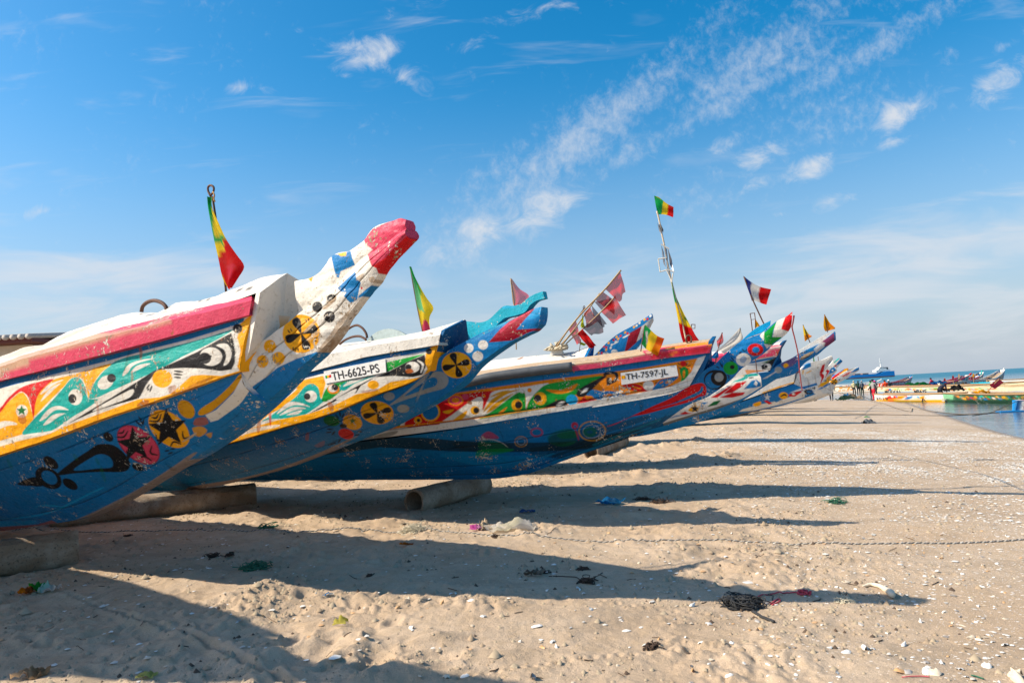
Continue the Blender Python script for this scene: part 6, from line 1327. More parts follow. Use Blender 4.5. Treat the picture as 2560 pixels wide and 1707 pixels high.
DARK_ROPE = plain('tarred_rope', (.13, .10, .07), .9, 0, 60, .4)
for k, (pts, lab, D) in enumerate((([(2100, 985), (2200, 1006), (2290, 1022), (2400, 1038), (2470, 1041)], 'thin rope lying from the far boats to the waterline', None), ([(2105, 1034), (2300, 1039), (2440, 1040), (2560, 1039), (2600, 1038)], 'thin rope running level out into the shallow water', None), ([(2430, 1040), (2480, 1030), (2530, 1008), (2545, 1002)], 'thin dark rope rising to the stern at the right edge', 1), ([(2005, 940), (2080, 975), (2200, 1008), (2300, 1024)], 'thin pale rope from the white spurs down to the sand', 2))):
    if D is None:
        P = spline([hit(x, y) for x, y in pts], 60); P[:, 2] = np.maximum(g_full(P[:, 0], P[:, 1]), ZW)+.015
    elif D == 1: P = spline([at_depth(x, y, d) for (x, y), d in zip(pts, (29.5, 30.5, 31.5, 32))], 40)
    else:
        h_ = hit(2300, 1024); P = spline([at_depth(2005, 948, 30), at_depth(2080, 975, 34), hit(2200, 1010)+[0, 0, .05], h_+[0, 0, .03]], 50)
    tag(MB().tube(P, .018 if D is None else .014, 5).build('rope', DARK_ROPE if D != 2 else ROPE_T, None, True), lab, 'rope')

def crumple(name, px, py, w_, h_, cols, label, cat, seed, amp=.05, mat=None, n=12, lift=.01, rot=0.0, fold=1.0):
    """crumpled sheet lying on the sand, w_ x h_ metres"""
    c = ghit(px, py); r_ = np.random.default_rng(seed); V = []; cc = []
    ca, sa = math.cos(rot), math.sin(rot)
    for i in range(n):
        for j in range(n):
            u, v = (i/(n-1)-.5), (j/(n-1)-.5)
            e = 1+.25*math.sin(5*math.atan2(v, u+1e-6)+seed)
            x, y = u*w_*e, v*h_*e
            z = amp*(abs(float(fbm(np.array([u*1.0]), np.array([v*1.0]), .35, 3, seed)[0]))*2.2+fold*.5*(1-min(1, math.hypot(u, v)*2)))
            V.append((c[0]+x*ca-y*sa, c[1]+x*sa+y*ca, c[2]+lift+z)); k = int(min(.999, max(0, u+.5+.12*math.sin(v*9+seed)))*len(cols)); cc.append(C[cols[k]] if isinstance(cols[k], str) else cols[k])
    return tag(mesh(name, V, grid_faces(n, n)[:, ::-1], mat or CLOTH, None, cc), label, cat)
crumple('snack_wrapper', 70, 1486, .13, .12, ['O', 'o'], 'crumpled orange wrapper on the sand at the left', 'litter', 3, .05)
crumple('snack_wrapper', 98, 1480, .15, .12, [hexc('3fae2e'), 'G'], 'crumpled green wrapper next to the orange one', 'litter', 4, .07)
crumple('plastic_bag', 120, 1482, .16, .1, [hexc('b8e0d0'), 'W'], 'pale green plastic scrap beside the green wrapper', 'litter', 5, .07)
crumple('plastic_bag', 1275, 1326, .52, .26, ['W', hexc('c8c4b0'), 'w'], 'clear plastic bag lying along the rope', 'bag', 6, .09, NET, 16)
crumple('cloth_scrap', 1192, 1326, .14, .1, [hexc('d060b0'), hexc('c890c0')], 'pink scrap beside the plastic bag', 'litter', 7, .05)
crumple('stone_lump', 1212, 1324, .16, .14, ['N', hexc('7a6a58')], 'sandy lump between pink scrap and plastic bag', 'stone', 17, .10, WOOD, 12, -.01, 0, 2)
crumple('blue_rag', 1528, 1262, .34, .2, ['B', 'D'], 'blue rag half buried behind the rope', 'rag', 8, .06)
crumple('blue_rag', 1318, 1284, .18, .1, [hexc('4a6aa0')], 'faded blue scrap near the open pipe', 'rag', 9, .03)
crumple('cigarette_pack', 822, 1490, .085, .06, ['B', 'W'], 'small blue and white packet on disturbed sand', 'litter', 10, .025, None, 8)
crumple('fallen_leaf', 1016, 1368, .13, .045, [hexc('c07020'), hexc('a85818')], 'orange-brown leaf on shaded sand', 'leaf', 11, .02, None, 8)
crumple('fallen_leaf', 366, 1690, .10, .07, [hexc('c8c878'), hexc('b8c070')], 'pale green leaf at the bottom edge of the sand', 'leaf', 12, .03, None, 8)
crumple('fallen_leaf', 852, 1570, .09, .05, [hexc('c8c060')], 'yellowish leaf in the churned sand', 'leaf', 13, .04, None, 8)
crumple('paper_scrap', 85, 1692, .17, .12, ['tn', 'N'], 'sandy paper scrap in the bottom left corner', 'litter', 14, .05)
crumple('fish_remains', 1337, 1441, .16, .06, [hexc('6a5a48'), hexc('8a8478')], 'dried fish remains on the shaded sand', 'fish', 15, .04, None, 10)
crumple('green_scrap', 2169, 1044, .22, .1, ['G', 'T'], 'tiny bright green scrap far down the beach', 'litter', 16, .05)
crumple('dark_stone', 2170, 1058, .42, .3, [hexc('2a3038')], 'dark rounded lump far down the beach', 'stone', 18, .14, GREYPIPE, 12, -.02, 0, 2)
def clump(name, px, py, r, rad, n, mat, label, cat, seed, flat=.5):
    c = ghit(px, py); return tag(tangle(n, c+np.array([0, 0, rad*.5]), r, rad, seed, flat).build(name, mat, None, True), label, cat)
GREEN_NET = plain('green_net', (.035, .16, .09), .85, 0, 50, .5); PALE_NET = plain('pale_nylon_net', (.60, .54, .40), .8, 0, 50, .3); BLACK_NET = plain('black_net', (.03, .032, .034), .85, 0, 40, .5); RED_STR = plain('red_twine', (.52, .06, .09), .85, 0, 50, .4); WEED = plain('dry_seaweed', (.07, .04, .025), .9, 0, 40, .6)
clump('green_net_scrap', 636, 1425, .10, .005, 46, GREEN_NET, 'small heap of green netting in the shade', 'net', 1, .7)
clump('green_rope_scrap', 668, 1322, .09, .006, 10, GREEN_NET, 'loose green twine beside the rope at left', 'twine', 2, .4)
clump('pale_net_tuft', 1036, 1326, .13, .003, 110, PALE_NET, 'fluffy tuft of pale nylon netting by the rope', 'net', 3, 1.0)
clump('black_net_heap', 1858, 1503, .12, .0045, 70, BLACK_NET, 'black tangle of old netting on the open sand', 'net', 4, .32)
P = ground_path([(1880, 1520), (1905, 1535), (1925, 1545), (1935, 1551)], 20, .01); tag(MB().tube(P, .011, 6).build('black_net_strand', BLACK_NET, None, True), 'black strand trailing from the net tangle', 'net')
for pts, lab in (([(1895, 1486), (1930, 1480), (1975, 1480), (2010, 1483)], 'red twine stretched out from the black net tangle'), ([(1925, 1505), (1945, 1495), (1950, 1500), (1930, 1508)], 'short loop of red twine under the longer one')):
    tag(MB().tube(ground_path(pts, 24, .007), .005, 5).build('red_twine', RED_STR, None, True), lab, 'twine')
clump('red_twine_tuft', 2013, 1484, .035, .005, 16, RED_STR, 'small red knot of twine on the sand', 'twine', 6)
clump('pale_net_tuft', 2112, 1500, .05, .003, 30, PALE_NET, 'pale tuft of netting near the curved bone', 'net', 7, .7)
for k, (x, y, r_, lab) in enumerate(((530, 1392, .07, 'dark weed scrap in shade left of the green netting'), (573, 1392, .05, 'reddish weed scrap beside the dark one'), (1605, 1250, .09, 'brown seaweed tuft behind the rope, left of two'), (1655, 1254, .13, 'larger brown seaweed tuft behind the rope'), (1456, 1420, .04, 'small weed tuft above the fish remains'), (1466, 1452, .07, 'dark weed tuft right of the fish remains'), (1358, 1432, .05, 'reddish weed on the fish remains'), (925, 1440, .03, 'tiny dark weed on the shaded sand'), (1630, 1615, .045, 'dark weed tuft near the bottom of the sand'), (2090, 1255, .12, 'greenish weed tuft on the sunlit sand'), (320, 1338, .03, 'small dark weed by the rope at left'), (1010, 1312, .025, 'dark bit left of the pale net tuft'), (1240, 1343, .05, 'reddish stalk under the rope'))):
    clump('seaweed_tuft', x, y, r_, .004, 18, WEED if k != 9 else GREEN_NET, lab, 'seaweed', 20+k, .4)
tag(MB().tube(ground_path([(1372, 1440), (1400, 1440), (1436, 1440), (1452, 1448)], 14, .006), .004, 5).build('dry_stalk', WEED, None, True), 'thin dark stalk joining the fish remains and weed', 'stalk')
P = ground_path([(2255, 1694), (2300, 1693), (2325, 1696)], 10, .008); tag(MB().tube(P, .003, 5).build('red_twine', RED_STR, None, True), 'dark red twine at the bottom right of the sand', 'twine')
P = ground_path([(2428, 1690), (2445, 1693), (2460, 1697)], 10, .008); tag(MB().tube(P, .004, 5).build('green_twine', GREEN_NET, None, True), 'short green strand at the bottom right of the sand', 'twine')
# curved bone
P = ground_path([(2156, 1464), (2178, 1461), (2198, 1466), (2215, 1476), (2228, 1488), (2232, 1494)], 24, .012); P[:, 2] += np.linspace(0, .018, 24)
tag(MB().tube(P, np.interp(np.linspace(0, 1, 24), [0, .1, .5, .85, 1], [.004, .012, .018, .028, .018]), 10).build('curved_bone', plain('bleached_bone', (.70, .60, .45), .8, 0, 30, .2), None, True), 'curved bleached bone half buried in the sand', 'bone')
# twigs and straws
TWIG = plain('dry_twig', (.12, .08, .05), .9)
for k in range(46):
    x, y = random.uniform(100, 2540), random.uniform(1330, 1700); a = random.uniform(-.5, .5); l = random.uniform(8, 24)
    P = ground_path([(x, y), (x+l*.5, y+l*.4*a), (x+l, y+l*a)], 6, .004)
    tag(MB().tube(P, random.uniform(.002, .004), 4).build('dry_twig', TWIG, None, True), 'thin dry twig lying on the sand', 'twig', 'dry twigs scattered on the sand')

# ------------------------------------------------------------------ shells
def shell_mesh(kind, n=9):
    V = [(0, -.45, .12)]; F = []
    for rg, (rr, zz) in enumerate(((.45, .30), (.8, .22), (1.0, .02))):
        for k in range(n):
            a = R(-28)+(math.pi+R(56))*k/(n-1); w_ = 1+(.05 if k % 2 else -.03)
            x, y = math.cos(a)*rr*.5*w_, -.45+ (math.sin(a)*.5+.45)*rr*w_
            if kind == 1: x *= 1.45; y *= .7
            if kind == 2: x *= .6; y *= 1.1; zz *= 1.1
            V.append((x, y, zz*(1 if kind < 3 else .5)))
    for k in range(n-1): F.append((0, 1+k, 2+k))
    for g in range(2):
        for k in range(n-1): F.append((1+g*n+k, 1+(g+1)*n+k, 2+(g+1)*n+k, 2+g*n+k))
    return np.array(V), F
def shell_mat(name, c): return plain(name, c, .55, 0, 90, .3, .3, .003)
SHM = [shell_mat('shell_white', (.74, .72, .67)), shell_mat('shell_cream', (.66, .56, .42)), shell_mat('shell_orange', (.62, .36, .16)), shell_mat('shell_grey', (.36, .34, .32))]
SHD = []
for k in range(3):
    V, F = shell_mesh(k)
    for m in SHM:
        me = bpy.data.meshes.new('shell'); me.from_pydata(V.tolist(), [], F); me.materials.append(m); me.polygons.foreach_set('use_smooth', np.ones(len(F), bool)); SHD.append(me)
SHELL_TXT = ('small bleached seashell lying on the sand', 'seashell', 'seashells scattered over the sand')
big = [(1208, 1546, .045), (1342, 1570, .06), (1381, 1604, .045), (1358, 1619, .03), (1333, 1697, .055), (1478, 1525, .035), (1446, 1472, .05), (1368, 1476, .035), (1902, 1573, .04), (1876, 1572, .035), (2255, 1681, .06), (2270, 1682, .045), (2318, 1682, .065), (2336, 1685, .07), (2467, 1667, .05), (2540, 1690, .08), (2545, 1700, .08), (2401, 1674, .04), (1913, 1502, .045), (1865, 1496, .04), (1893, 1546, .035), (1730, 1510, .05), (1771, 1550, .05), (2163, 1620, .055), (2115, 1632, .045), (2256, 1647, .04), (2259, 1606, .045), (2427, 1588, .04), (2513, 1611, .045), (1116, 1691, .045), (1162, 1687, .04), (1106, 1515, .04), (1022, 1497, .035), (1030, 1573, .05), (995, 1525, .04), (1610, 1467, .035), (1668, 1478, .04), (1580, 1426, .045), (1544, 1358, .04), (1521, 1327, .04), (841, 1366, .03), (654, 1539, .04), (468, 1350, .03)]
spots = []
for x, y, s_ in big: p = hit(x, y); spots.append((p[0], p[1], s_))
while len(spots) < 290:
    x = random.triangular(700, 2560, 2500); y = random.uniform(1330, 1705); p = hit(x, y)
    if random.random() < sstep(p[0]-.28*p[1], -1.6, 2.6)*.9+.08: spots.append((p[0], p[1], random.uniform(.018, .034)))
sx = np.array(spots); szz = g_full(sx[:, 0], sx[:, 1])
for i, (x, y, s_) in enumerate(spots):
    k = random.choice((0, 0, 1, 2))*4+random.choice((0, 0, 0, 0, 1, 1, 2, 3))
    o = bpy.data.objects.new('seashell', SHD[k]); COL.objects.link(o); o.location = (x, y, szz[i]-.001)
    o.rotation_euler = (random.uniform(-.3, .3), random.uniform(-.3, .3), random.uniform(0, 6.28)); o.scale = (s_, s_*random.uniform(.8, 1.1), s_)
    tag(o, *SHELL_TXT)
def shell_stuff():
    N = 280000
    r = np.sqrt(rng.uniform(3.2**2, 27**2, N)); a = R(1)*rng.uniform(-38, 41, N); X, Y = r*np.sin(a), r*np.cos(a)
    d = shore_dist(X, Y)
    lim = np.interp(r, [0, 8, 22], [7.6, 8.6, 12.5]); dens = (1-sstep(d, lim*.28, lim))*sstep(d, .02, .3)*np.clip(.5+2.2*fbm(X, Y, 1.4, 3, 91), .04, 1)*np.interp(r, [0, 9, 27], [.9, 1, 1])
    dens = np.maximum(dens, .30*sstep(X-.28*Y, -.6, 3.6)*sstep(d, .1, .6)*np.clip(.45+2.2*fbm(X, Y, .8, 2, 95), .04, 1)); dens = np.maximum(dens, .022*(d > .3))
    keep = rng.random(N) < dens; X, Y = X[keep], Y[keep]; n = len(X); Z = g_full(X, Y)
    ang = rng.uniform(0, 6.28, n); sz = rng.gamma(4, .0029, n)+.006; asp = rng.uniform(.45, 1, n); tx, ty = rng.normal(0, .25, n), rng.normal(0, .25, n)
    K = 6; t = np.arange(K)*2*math.pi/K
    lx = np.cos(t)[None]*sz[:, None]; ly = np.sin(t)[None]*(sz*asp)[:, None]
    wx = X[:, None]+lx*np.cos(ang)[:, None]-ly*np.sin(ang)[:, None]; wy = Y[:, None]+lx*np.sin(ang)[:, None]+ly*np.cos(ang)[:, None]
    wz = Z[:, None]+.002+np.abs(tx[:, None]*lx+ty[:, None]*ly)*.8
    rim = np.stack([wx, wy, wz], -1); top = np.stack([X, Y, Z+.003+sz*.38], -1)[:, None]
    V = np.concatenate([rim, top], 1).reshape(-1, 3)
    base = (np.arange(n)*(K+1))[:, None]; k = np.arange(K)
    F = np.stack([base+k, base+(k+1) % K, np.broadcast_to(base+K, (n, K))], -1).reshape(-1, 3)
    pal = np.array([(.74, .71, .65), (.70, .66, .58), (.60, .50, .37), (.62, .38, .2), (.30, .27, .24), (.76, .74, .70)])
    col = pal[rng.choice(6, n, p=[.34, .24, .2, .08, .04, .10])]*rng.uniform(.8, 1.05, (n, 1))
    o = mesh('shell_litter', V, F, vcol_mat('shell_fragments', .6), None, np.repeat(col, K+1, 0), smooth=True, kind='stuff')
    o['label'] = 'litter of small broken shells spread over the beach towards the water'; o['category'] = 'shells'
shell_stuff()
def crumbs():
    """loose sand clods and dark bits on the trampled sand"""
    N = 60000; r = np.sqrt(rng.uniform(3.2**2, 17**2, N)); a = R(1)*rng.uniform(-38, 34, N); X, Y = r*np.sin(a), r*np.cos(a)
    dens = (1-sstep(X-.28*Y, .4, 4.0))*np.clip(.1+2.0*fbm(X, Y, .7, 3, 31), .02, 1)+.05
    keep = rng.random(N) < dens; X, Y = X[keep], Y[keep]; n = len(X); Z = g_full(X, Y); sz = rng.gamma(2.2, .0045, n)+.003
    oc = np.array([(1, 0, 0), (0, 1, 0), (-1, 0, 0), (0, -1, 0), (0, 0, 1.0)]); V = np.stack([X, Y, Z], -1)[:, None]+oc[None]*sz[:, None, None]*rng.uniform(.6, 1.2, (n, 5, 1))
    b_ = (np.arange(n)*5)[:, None]; F = np.concatenate([b_+np.array([[0, 1, 4]]), b_+np.array([[1, 2, 4]]), b_+np.array([[2, 3, 4]]), b_+np.array([[3, 0, 4]])])
    pal = np.array([(.40, .32, .22), (.36, .27, .18), (.10, .07, .05)]); col = pal[rng.choice(3, n, p=[.55, .36, .09])]
    o = mesh('sand_clods', V.reshape(-1, 3), F, vcol_mat('sand_clods', .95), None, np.repeat(col, 5, 0), smooth=True, kind='stuff')
    o['label'] = 'loose clods and crumbs of sand on the trampled beach'; o['category'] = 'sand clods'
crumbs()

# ------------------------------------------------------------------ boats on the water
def water_boat(label, A, Bp, height, beam, bow, rail_c, band, seed, horn=None, text=None, stern_c='W', lift=0.0, low='D', art=None):
    A = hit(*A, z=ZW); Bp = hit(*Bp, z=ZW); ax = (Bp-A)[:2]; L = np.linalg.norm(ax); ax = ax/L; sd_ = np.array([ax[1], -ax[0]])
    if sd_ @ (-(A[:2]+Bp[:2])) < 0: sd_ = -sd_
    root = thing('water_pirogue', label, 'boat', (*((A[:2]+Bp[:2])/2), ZW), 'boats afloat in the shallows')
    r_ = np.random.default_rng(seed); n, k = 90, 14
    u = np.linspace(0, 1, n); bm = beam/2*np.clip(np.sin(np.pi*np.clip(.10+u*.86, 0, 1))**.55, .12, 1)
    sheer = height*(1+.10*(1-u)**3)+bow*np.clip((u-.55)/.45, 0, 1)**2.2
    keel = -.25+bow*.75*np.clip((u-.8)/.2, 0, 1)**2
    stretch = .06*L*np.clip((u-.8)/.2, 0, 1)
    sp_ = lambda uu, q, z, vv: (A[0]+ax[0]*(uu*L+0*vv)+sd_[0]*q, A[1]+ax[1]*(uu*L)+sd_[1]*q, ZW+lift+z)
    names = band.split(); pal = [C[x] for x in names]; cells = r_.integers(0, len(pal), (int(L*4.2)+2, 3))
    V = []; cc = []
    for side in (1, -1):
        for i in range(n):
            for j in range(k):
                v = j/(k-1); q = side*bm[i]*(1-.42*v**2.2); z = sheer[i]*(1-v)+keel[i]*v
                V.append(sp_(u[i]+stretch[i]/L*(1-v), q, z, v))
                if v < .12: c = C[rail_c]
                elif v < .60:
                    t_ = u[i]*L*2.0+.35*math.sin(u[i]*L*2+seed)+1.6*v; c = pal[cells[int(t_) % len(cells), int(v*8) % 3]] if (t_ % 1) < .8 else C['W']
                elif v < .70: c = C['Y'] if seed % 2 else C['W']
                else: c = C[low]
                if u[i] > .93: c = C[['B', 'T', 'Rd'][seed % 3]] if (int(u[i]*60) % 2) else C['W']
                cc.append(c)
    if art is not None:
        ax_, ay_ = project(np.array(V[:n*k])); cc[:n*k] = [tuple(c_) for c_ in art.sample(ax_, ay_)]
    F = np.vstack([grid_faces(n, k, 0), grid_faces(n, k, n*k, True)]).tolist()
    for i0 in (0, n-1): F.append([i0*k+j for j in range(k)]+[n*k+i0*k+j for j in range(k)][::-1])
    mesh('hull', V, F, PAINT_FAR, root, cc)
    # inside floor
    V = []; 
    for i in range(n):
        for s_ in (1, -1): V.append(sp_(u[i], s_*bm[i]*.9, max(sheer[i]-.42*height-.02, keel[i]+.1), 0))
    mesh('inside_floor', V, [[2*i, 2*i+1, 2*i+3, 2*i+2] for i in range(n-1)], WOOD, root, smooth=False)
    for s_ in (1, -1):
        P = [sp_(u[i]+stretch[i]/L, s_*(bm[i]+.02), sheer[i]+.02, 0) for i in range(0, n, 3)]
        MB().tube(P, .045, 6, col=C[rail_c]).build('rail', PLAINV, root, True, cols=True)
    for t_ in np.linspace(.15, .8, 5):
        i = int(t_*n); a = np.array(sp_(u[i], bm[i]*.98, sheer[i]-.03, 0)); b_ = np.array(sp_(u[i], -bm[i]*.98, sheer[i]-.03, 0)); m_ = (a+b_)/2
        MB().box(m_, (.22, 2*bm[i]*.98, .05), ax=[(ax[0], ax[1], 0), (sd_[0], sd_[1], 0), (0, 0, 1)]).build('thwart', WOOD, root)
    if horn:
        i = n-1; a = np.array(sp_(1+stretch[-1]/L*.6, 0, sheer[-1]*.82, 0)); tip = a+np.array([ax[0]*1.1, ax[1]*1.1, horn])
        MB().tube([a-np.array([ax[0], ax[1], .4])*.5, a, (a+tip)/2+[0, 0, -.04], tip], [.16, .13, .10, .08], 6, col=C[['Rd', 'T', 'W', 'B'][seed % 4]]).build('spur', PLAINV, root, cols=True)
    if text:
        for tx, u0, u1, v0, v1 in text:
            i0, i1 = int(u0*n), int(u1*n); a = lambda i, v: np.array(sp_(u[i], bm[i]*(1-.42*v**2.2)+.02, sheer[i]*(1-v)+keel[i]*v, v))
            left, right = (i0, i1) if project(a(i0, v0))[0] < project(a(i1, v0))[0] else (i1, i0)
            nn = np.array([sd_[0], sd_[1], 0]); lettering('name_lettering', tx, a(left, v0), a(right, v0), a(left, v1), nn, BLACKM, root, .012)
    return root
A1 = Art((2190, 970, 2450, 1012), 'W').run([('p', 13, 'O', [(270, 700), (330, 660), (430, 640), (640, 635), (560, 690), (400, 705)]), ('p', 13, 'Rd', [(330, 680), (360, 645), (480, 640), (470, 670), (390, 690)]), ('e', 13, 'W', (415, 655, 18, 14)), ('e', 13, 'B', (480, 655, 16, 14)), ('p', 13, 'B', [(580, 695), (640, 655), (730, 640), (700, 680), (640, 700)]), ('p', 13, 'Rd', [(600, 650), (640, 640), (630, 665)]), ('p', 13, 'Y', [(690, 690), (800, 680), (760, 660), (880, 650), (900, 690)]), ('p', 13, 'L', [(760, 660), (800, 640), (830, 690)]), ('p', 13, 'O', [(830, 650), (900, 640), (880, 690)]),
    ('p', 13, 'Y', [(180, 700), (1500, 700), (1500, 740), (180, 740)]), ('p', 13, 'dg', [(260, 712), (900, 716), (900, 740), (260, 740)], .6), ('p', 13, 'Rd', [(350, 705), (440, 705), (430, 725), (350, 725)], .7), ('p', 13, 'N', [(180, 590), (1500, 590), (1500, 625), (180, 625)], .7)])
A2 = Art((2370, 970, 2700, 1020), hexc('2a5a3c')).run([('p', 13, hexc('7ab88a'), [(1230, 580), (1320, 600), (1310, 700), (1230, 690)]), *[('e', 13, c_, (x, y, 30, 14, 15)) for x, y, c_ in ((1390, 660, 'O'), (1450, 670, 'N'), (1520, 660, 'o'), (1580, 670, 'Rd'), (1640, 665, 'y'), (1700, 680, 'B'), (1780, 690, 'B'), (1840, 665, 'G'), (1910, 680, 'W'), (1960, 660, 'Y'), (2050, 670, 'y'), (2100, 680, 'G'), (2180, 660, 'k'), (2260, 660, 'dg'), (1480, 690, 'Y'), (1620, 690, 'o'), (1730, 650, 'T'), (2000, 690, 'B'))], *[('e', 13, ['o', 'k', 'T', 'N', 'O', 'y', 'Rd', 'B', 'k'][i % 9], (1350+i*31+(i*37) % 17, 668+(i*29) % 44-22, 15+(i*7) % 9, 8, (i*41) % 80-40), .8) for i in range(44)], ('p', 13, 'N', [(1230, 590), (2900, 590), (2900, 632), (1320, 632)], .85), ('p', 13, 'k', [(1300, 705), (2900, 705), (2900, 760), (1300, 760)], .6)])
A3 = Art((2190, 950, 2700, 1000), hexc('d8cca8')).run([('p', 13, 'N', [(200, 485), (2900, 470), (2900, 512), (200, 515)], .8), ('e', 13, 'B', (385, 550, 22, 18)), ('p', 13, 'Rd', [(340, 560), (365, 530), (365, 565)]), ('e', 13, 'L', (690, 548, 16, 20)), ('p', 13, 'O', [(630, 560), (650, 520), (670, 560)]), ('p', 13, 'Rd', [(710, 560), (740, 525), (750, 560)]), *[('e', 13, c_, (x, y, 40, 16)) for x, y, c_ in ((1000, 545, 'tn'), (1060, 540, 'G'), (1300, 550, 'O'), (1560, 545, 'Y'), (1640, 550, 'O'), (1750, 545, 'tn'), (900, 545, 'w'), (1200, 540, 'o'))], ('p', 13, 'B', [(200, 580), (2900, 575), (2900, 640), (200, 640)], .7), *[('e', 13, ['Rd', 'O', 'B', 'Y', 'G', 'T', 'o'][i % 7], (260+i*58+(i*37) % 23, 546+(i*13) % 17-8, 17+(i*7) % 11, 9, (i*31) % 60-30)) for i in range(30)]])
water_boat('white and yellow boat at the waterline lettered AMINATA and 2019', (2199, 1003), (2425, 1004), .54, 1.5, .1, 'N', 'Rd B O T W', 1, text=[('2019', .03, .22, .30, .52), ('AMINATA', .60, .90, .32, .66)], low='Y', art=A1)
water_boat('green-ended boat floating at the waterline to the right', (2376, 1004), (2680, 1012), .54, 1.7, .1, 'N', 'G o dg Y B', 2, low='G', art=A2)
water_boat('long white boat behind the waterline boats', (2205, 993), (2600, 990), .9, 1.7, .2, 'N', 'W O B Rd W W', 3, text=[('MODOU', .08, .22, .22, .5), ('MBAYE', .33, .42, .22, .5)], low='B', art=A3)
water_boat('boat with pink rail and raised bow in the middle of the moored group', (2225, 986), (2412, 972), .8, 1.6, .75, 'P', 'T B W Y', 4, .45)
water_boat('boat with dark green raised bow further out', (2340, 978), (2452, 964), .8, 1.7, .95, 'W', 'T G B W', 5, .55, low='dg')
water_boat('rust and white boat with pale raised bow furthest right of the group', (2390, 974), (2505, 962), .85, 1.7, 1.1, 'W', 'o O W tn', 6, .5, low='N')
water_boat('teal and white boat between the pink-railed and green-bowed ones', (2300, 981), (2440, 968), .75, 1.6, .6, 'Rd', 'C W B T Y', 11, .4, low='B')
water_boat('low brown boat far out at the right edge', (2470, 971), (2640, 963), .8, 1.7, .3, 'N', 'o N O dg', 12, low='k')
water_boat('orange-banded boat just behind the long white one at right', (2440, 984), (2640, 980), .85, 1.6, .3, 'C', 'O Y Rd W B', 13, low='C')
water_boat('grey-sided boat with blue and red bow at left of the moored group', (2185, 972), (2275, 962), .75, 1.8, .8, 'P', 'N g W N', 7, .5, low='N')
water_boat('brown-railed boat behind the people at left', (2060, 983), (2205, 978), .8, 1.6, .3, 'N', 'tn W W O', 8, low='N')
water_boat('blue and white boat at the right edge behind the red flag', (2480, 984), (2640, 978), .95, 1.8, .3, 'W', 'B B C W', 9, low='B')
water_boat('small boat with raised bow behind the standing men', (2060, 974), (2185, 968), .7, 1.7, .5, 'W', 'W tn P B', 10, .4)
# near stern at the right edge
P = hit(2540, 1029, z=ZW); root = thing('water_pirogue', 'blue, white and orange painted stern of a boat at the right edge', 'boat', tuple(P), 'boats afloat in the shallows')
ax = np.array([.93, -.36, 0]); sdv = np.array([-.36, -.93, 0]); V = []; cc = []
for i in range(30):
    for j in range(10):
        u, v = i/29, j/9; q = .42+.4*u**.7-.2*v; p = P+ax*(u*6-.22*v*0+.12*(1-v))+sdv*(q-.4)+np.array([0, 0, .62*(1-v)-.1]); V.append(p)
        cc.append(C['B'] if u*6 < .2 else C['W'] if u*6 < .32 else (C['O'] if v > .25 else C['Rd']) if (int(u*40)+j) % 5 else C['G'])
nV = len(V); V += [p-sdv*(2*(.42+.4*((k//10)/29)**.7-.2*((k % 10)/9)) - .0) for k, p in enumerate(V)]
F = np.vstack([grid_faces(30, 10, 0), grid_faces(30, 10, nV, True)]).tolist()+[list(range(10))+list(range(nV, nV+10))[::-1]]
for i in range(29): F.append([i*10, nV+i*10, nV+(i+1)*10, (i+1)*10])
mesh('hull', V, F, PAINT_FAR, root, cc+cc)
MB().box(P+np.array([-.1, 0, .03]), (1.3, .5, .05), ax=[(.98, -.2, 0), (.2, .98, 0), (0, 0, 1)], col=C['B']).build('rudder_board', PLAINV, root, cols=True)
# red flag on a slanting pole
a, b_ = at_depth(2463, 985, 44), at_depth(2490, 955, 44); f = thing('flag', 'square red flag on a slanting pole above the moored boats', 'flag', tuple(a), 'flags on the boats')
MB().tube([a, b_, at_depth(2498, 948, 44)], .03, 6).build('pole', BAMBOO, f)
V = [at_depth(*(np.array(p)), 43.9+.1*((i*7) % 3)) for i, p in enumerate([(2474, 963), (2485, 954), (2497, 945), (2480, 968), (2490, 960), (2503, 951), (2488, 972), (2498, 965), (2510, 955)])]
mesh('flag_cloth', V, [[0, 1, 4, 3], [1, 2, 5, 4], [3, 4, 7, 6], [4, 5, 8, 7]], CLOTH, f, [hexc('e8404c')]*9)
for k, (x, y0, y1, cn, lab) in enumerate(((2362, 944, 955, 'r', 'small dark red marker flag above the pink-railed boat'), (2383, 937, 950, 'r', 'second dark red marker flag beside the first'), (2398, 934, 950, 'tn', 'pale furled flag above the pink-railed boat'), (2434, 933, 945, 'y', 'small yellow-green flag near the raised bows'))):
    a, b_ = at_depth(x+1, y1+14, 72), at_depth(x, y0, 72); f = thing('flag', lab, 'flag', tuple(a), 'flags on the boats'); MB().tube([a, b_], .03, 5).build('pole', BAMBOO, f)
    q = [b_, at_depth(x-3, y0+4, 72), at_depth(x-2, y1, 72), at_depth(x+3, (y0+y1)/2, 71.8)]; mesh('flag_cloth', q, [[0, 1, 2, 3]], CLOTH, f, [C[cn]]*4)
crumple('blue_tarp', 2347, 984, 1.1, .7, ['B', 'D'], 'blue tarpaulin heap in the moored boats', 'tarp', 31, .3, None, 12, .9)
crumple('green_net_pile', 2298, 985, 1.9, .8, ['dg', 'dg'], 'dark green net pile in the moored boats', 'net', 32, .25, None, 12, .86)
crumple('dark_bundle', 2390, 1000, 1.2, .6, [hexc('3a3630'), hexc('2c2a28')], 'dark sack bundle on the near moored boat', 'bundle', 33, .35, None, 12, .62)
crumple('net_heap', 2126, 1001, 1.7, .9, [hexc('2c4a3c'), hexc('284038'), 'tn'], 'heap of dark green nets on the sand by the waterline', 'net', 34, .35, None, 14, .05)
crumple('blue_cloth', 2120, 1000, .6, .4, ['B'], 'blue cloth on top of the net heap', 'cloth', 35, .2, None, 10, .38)
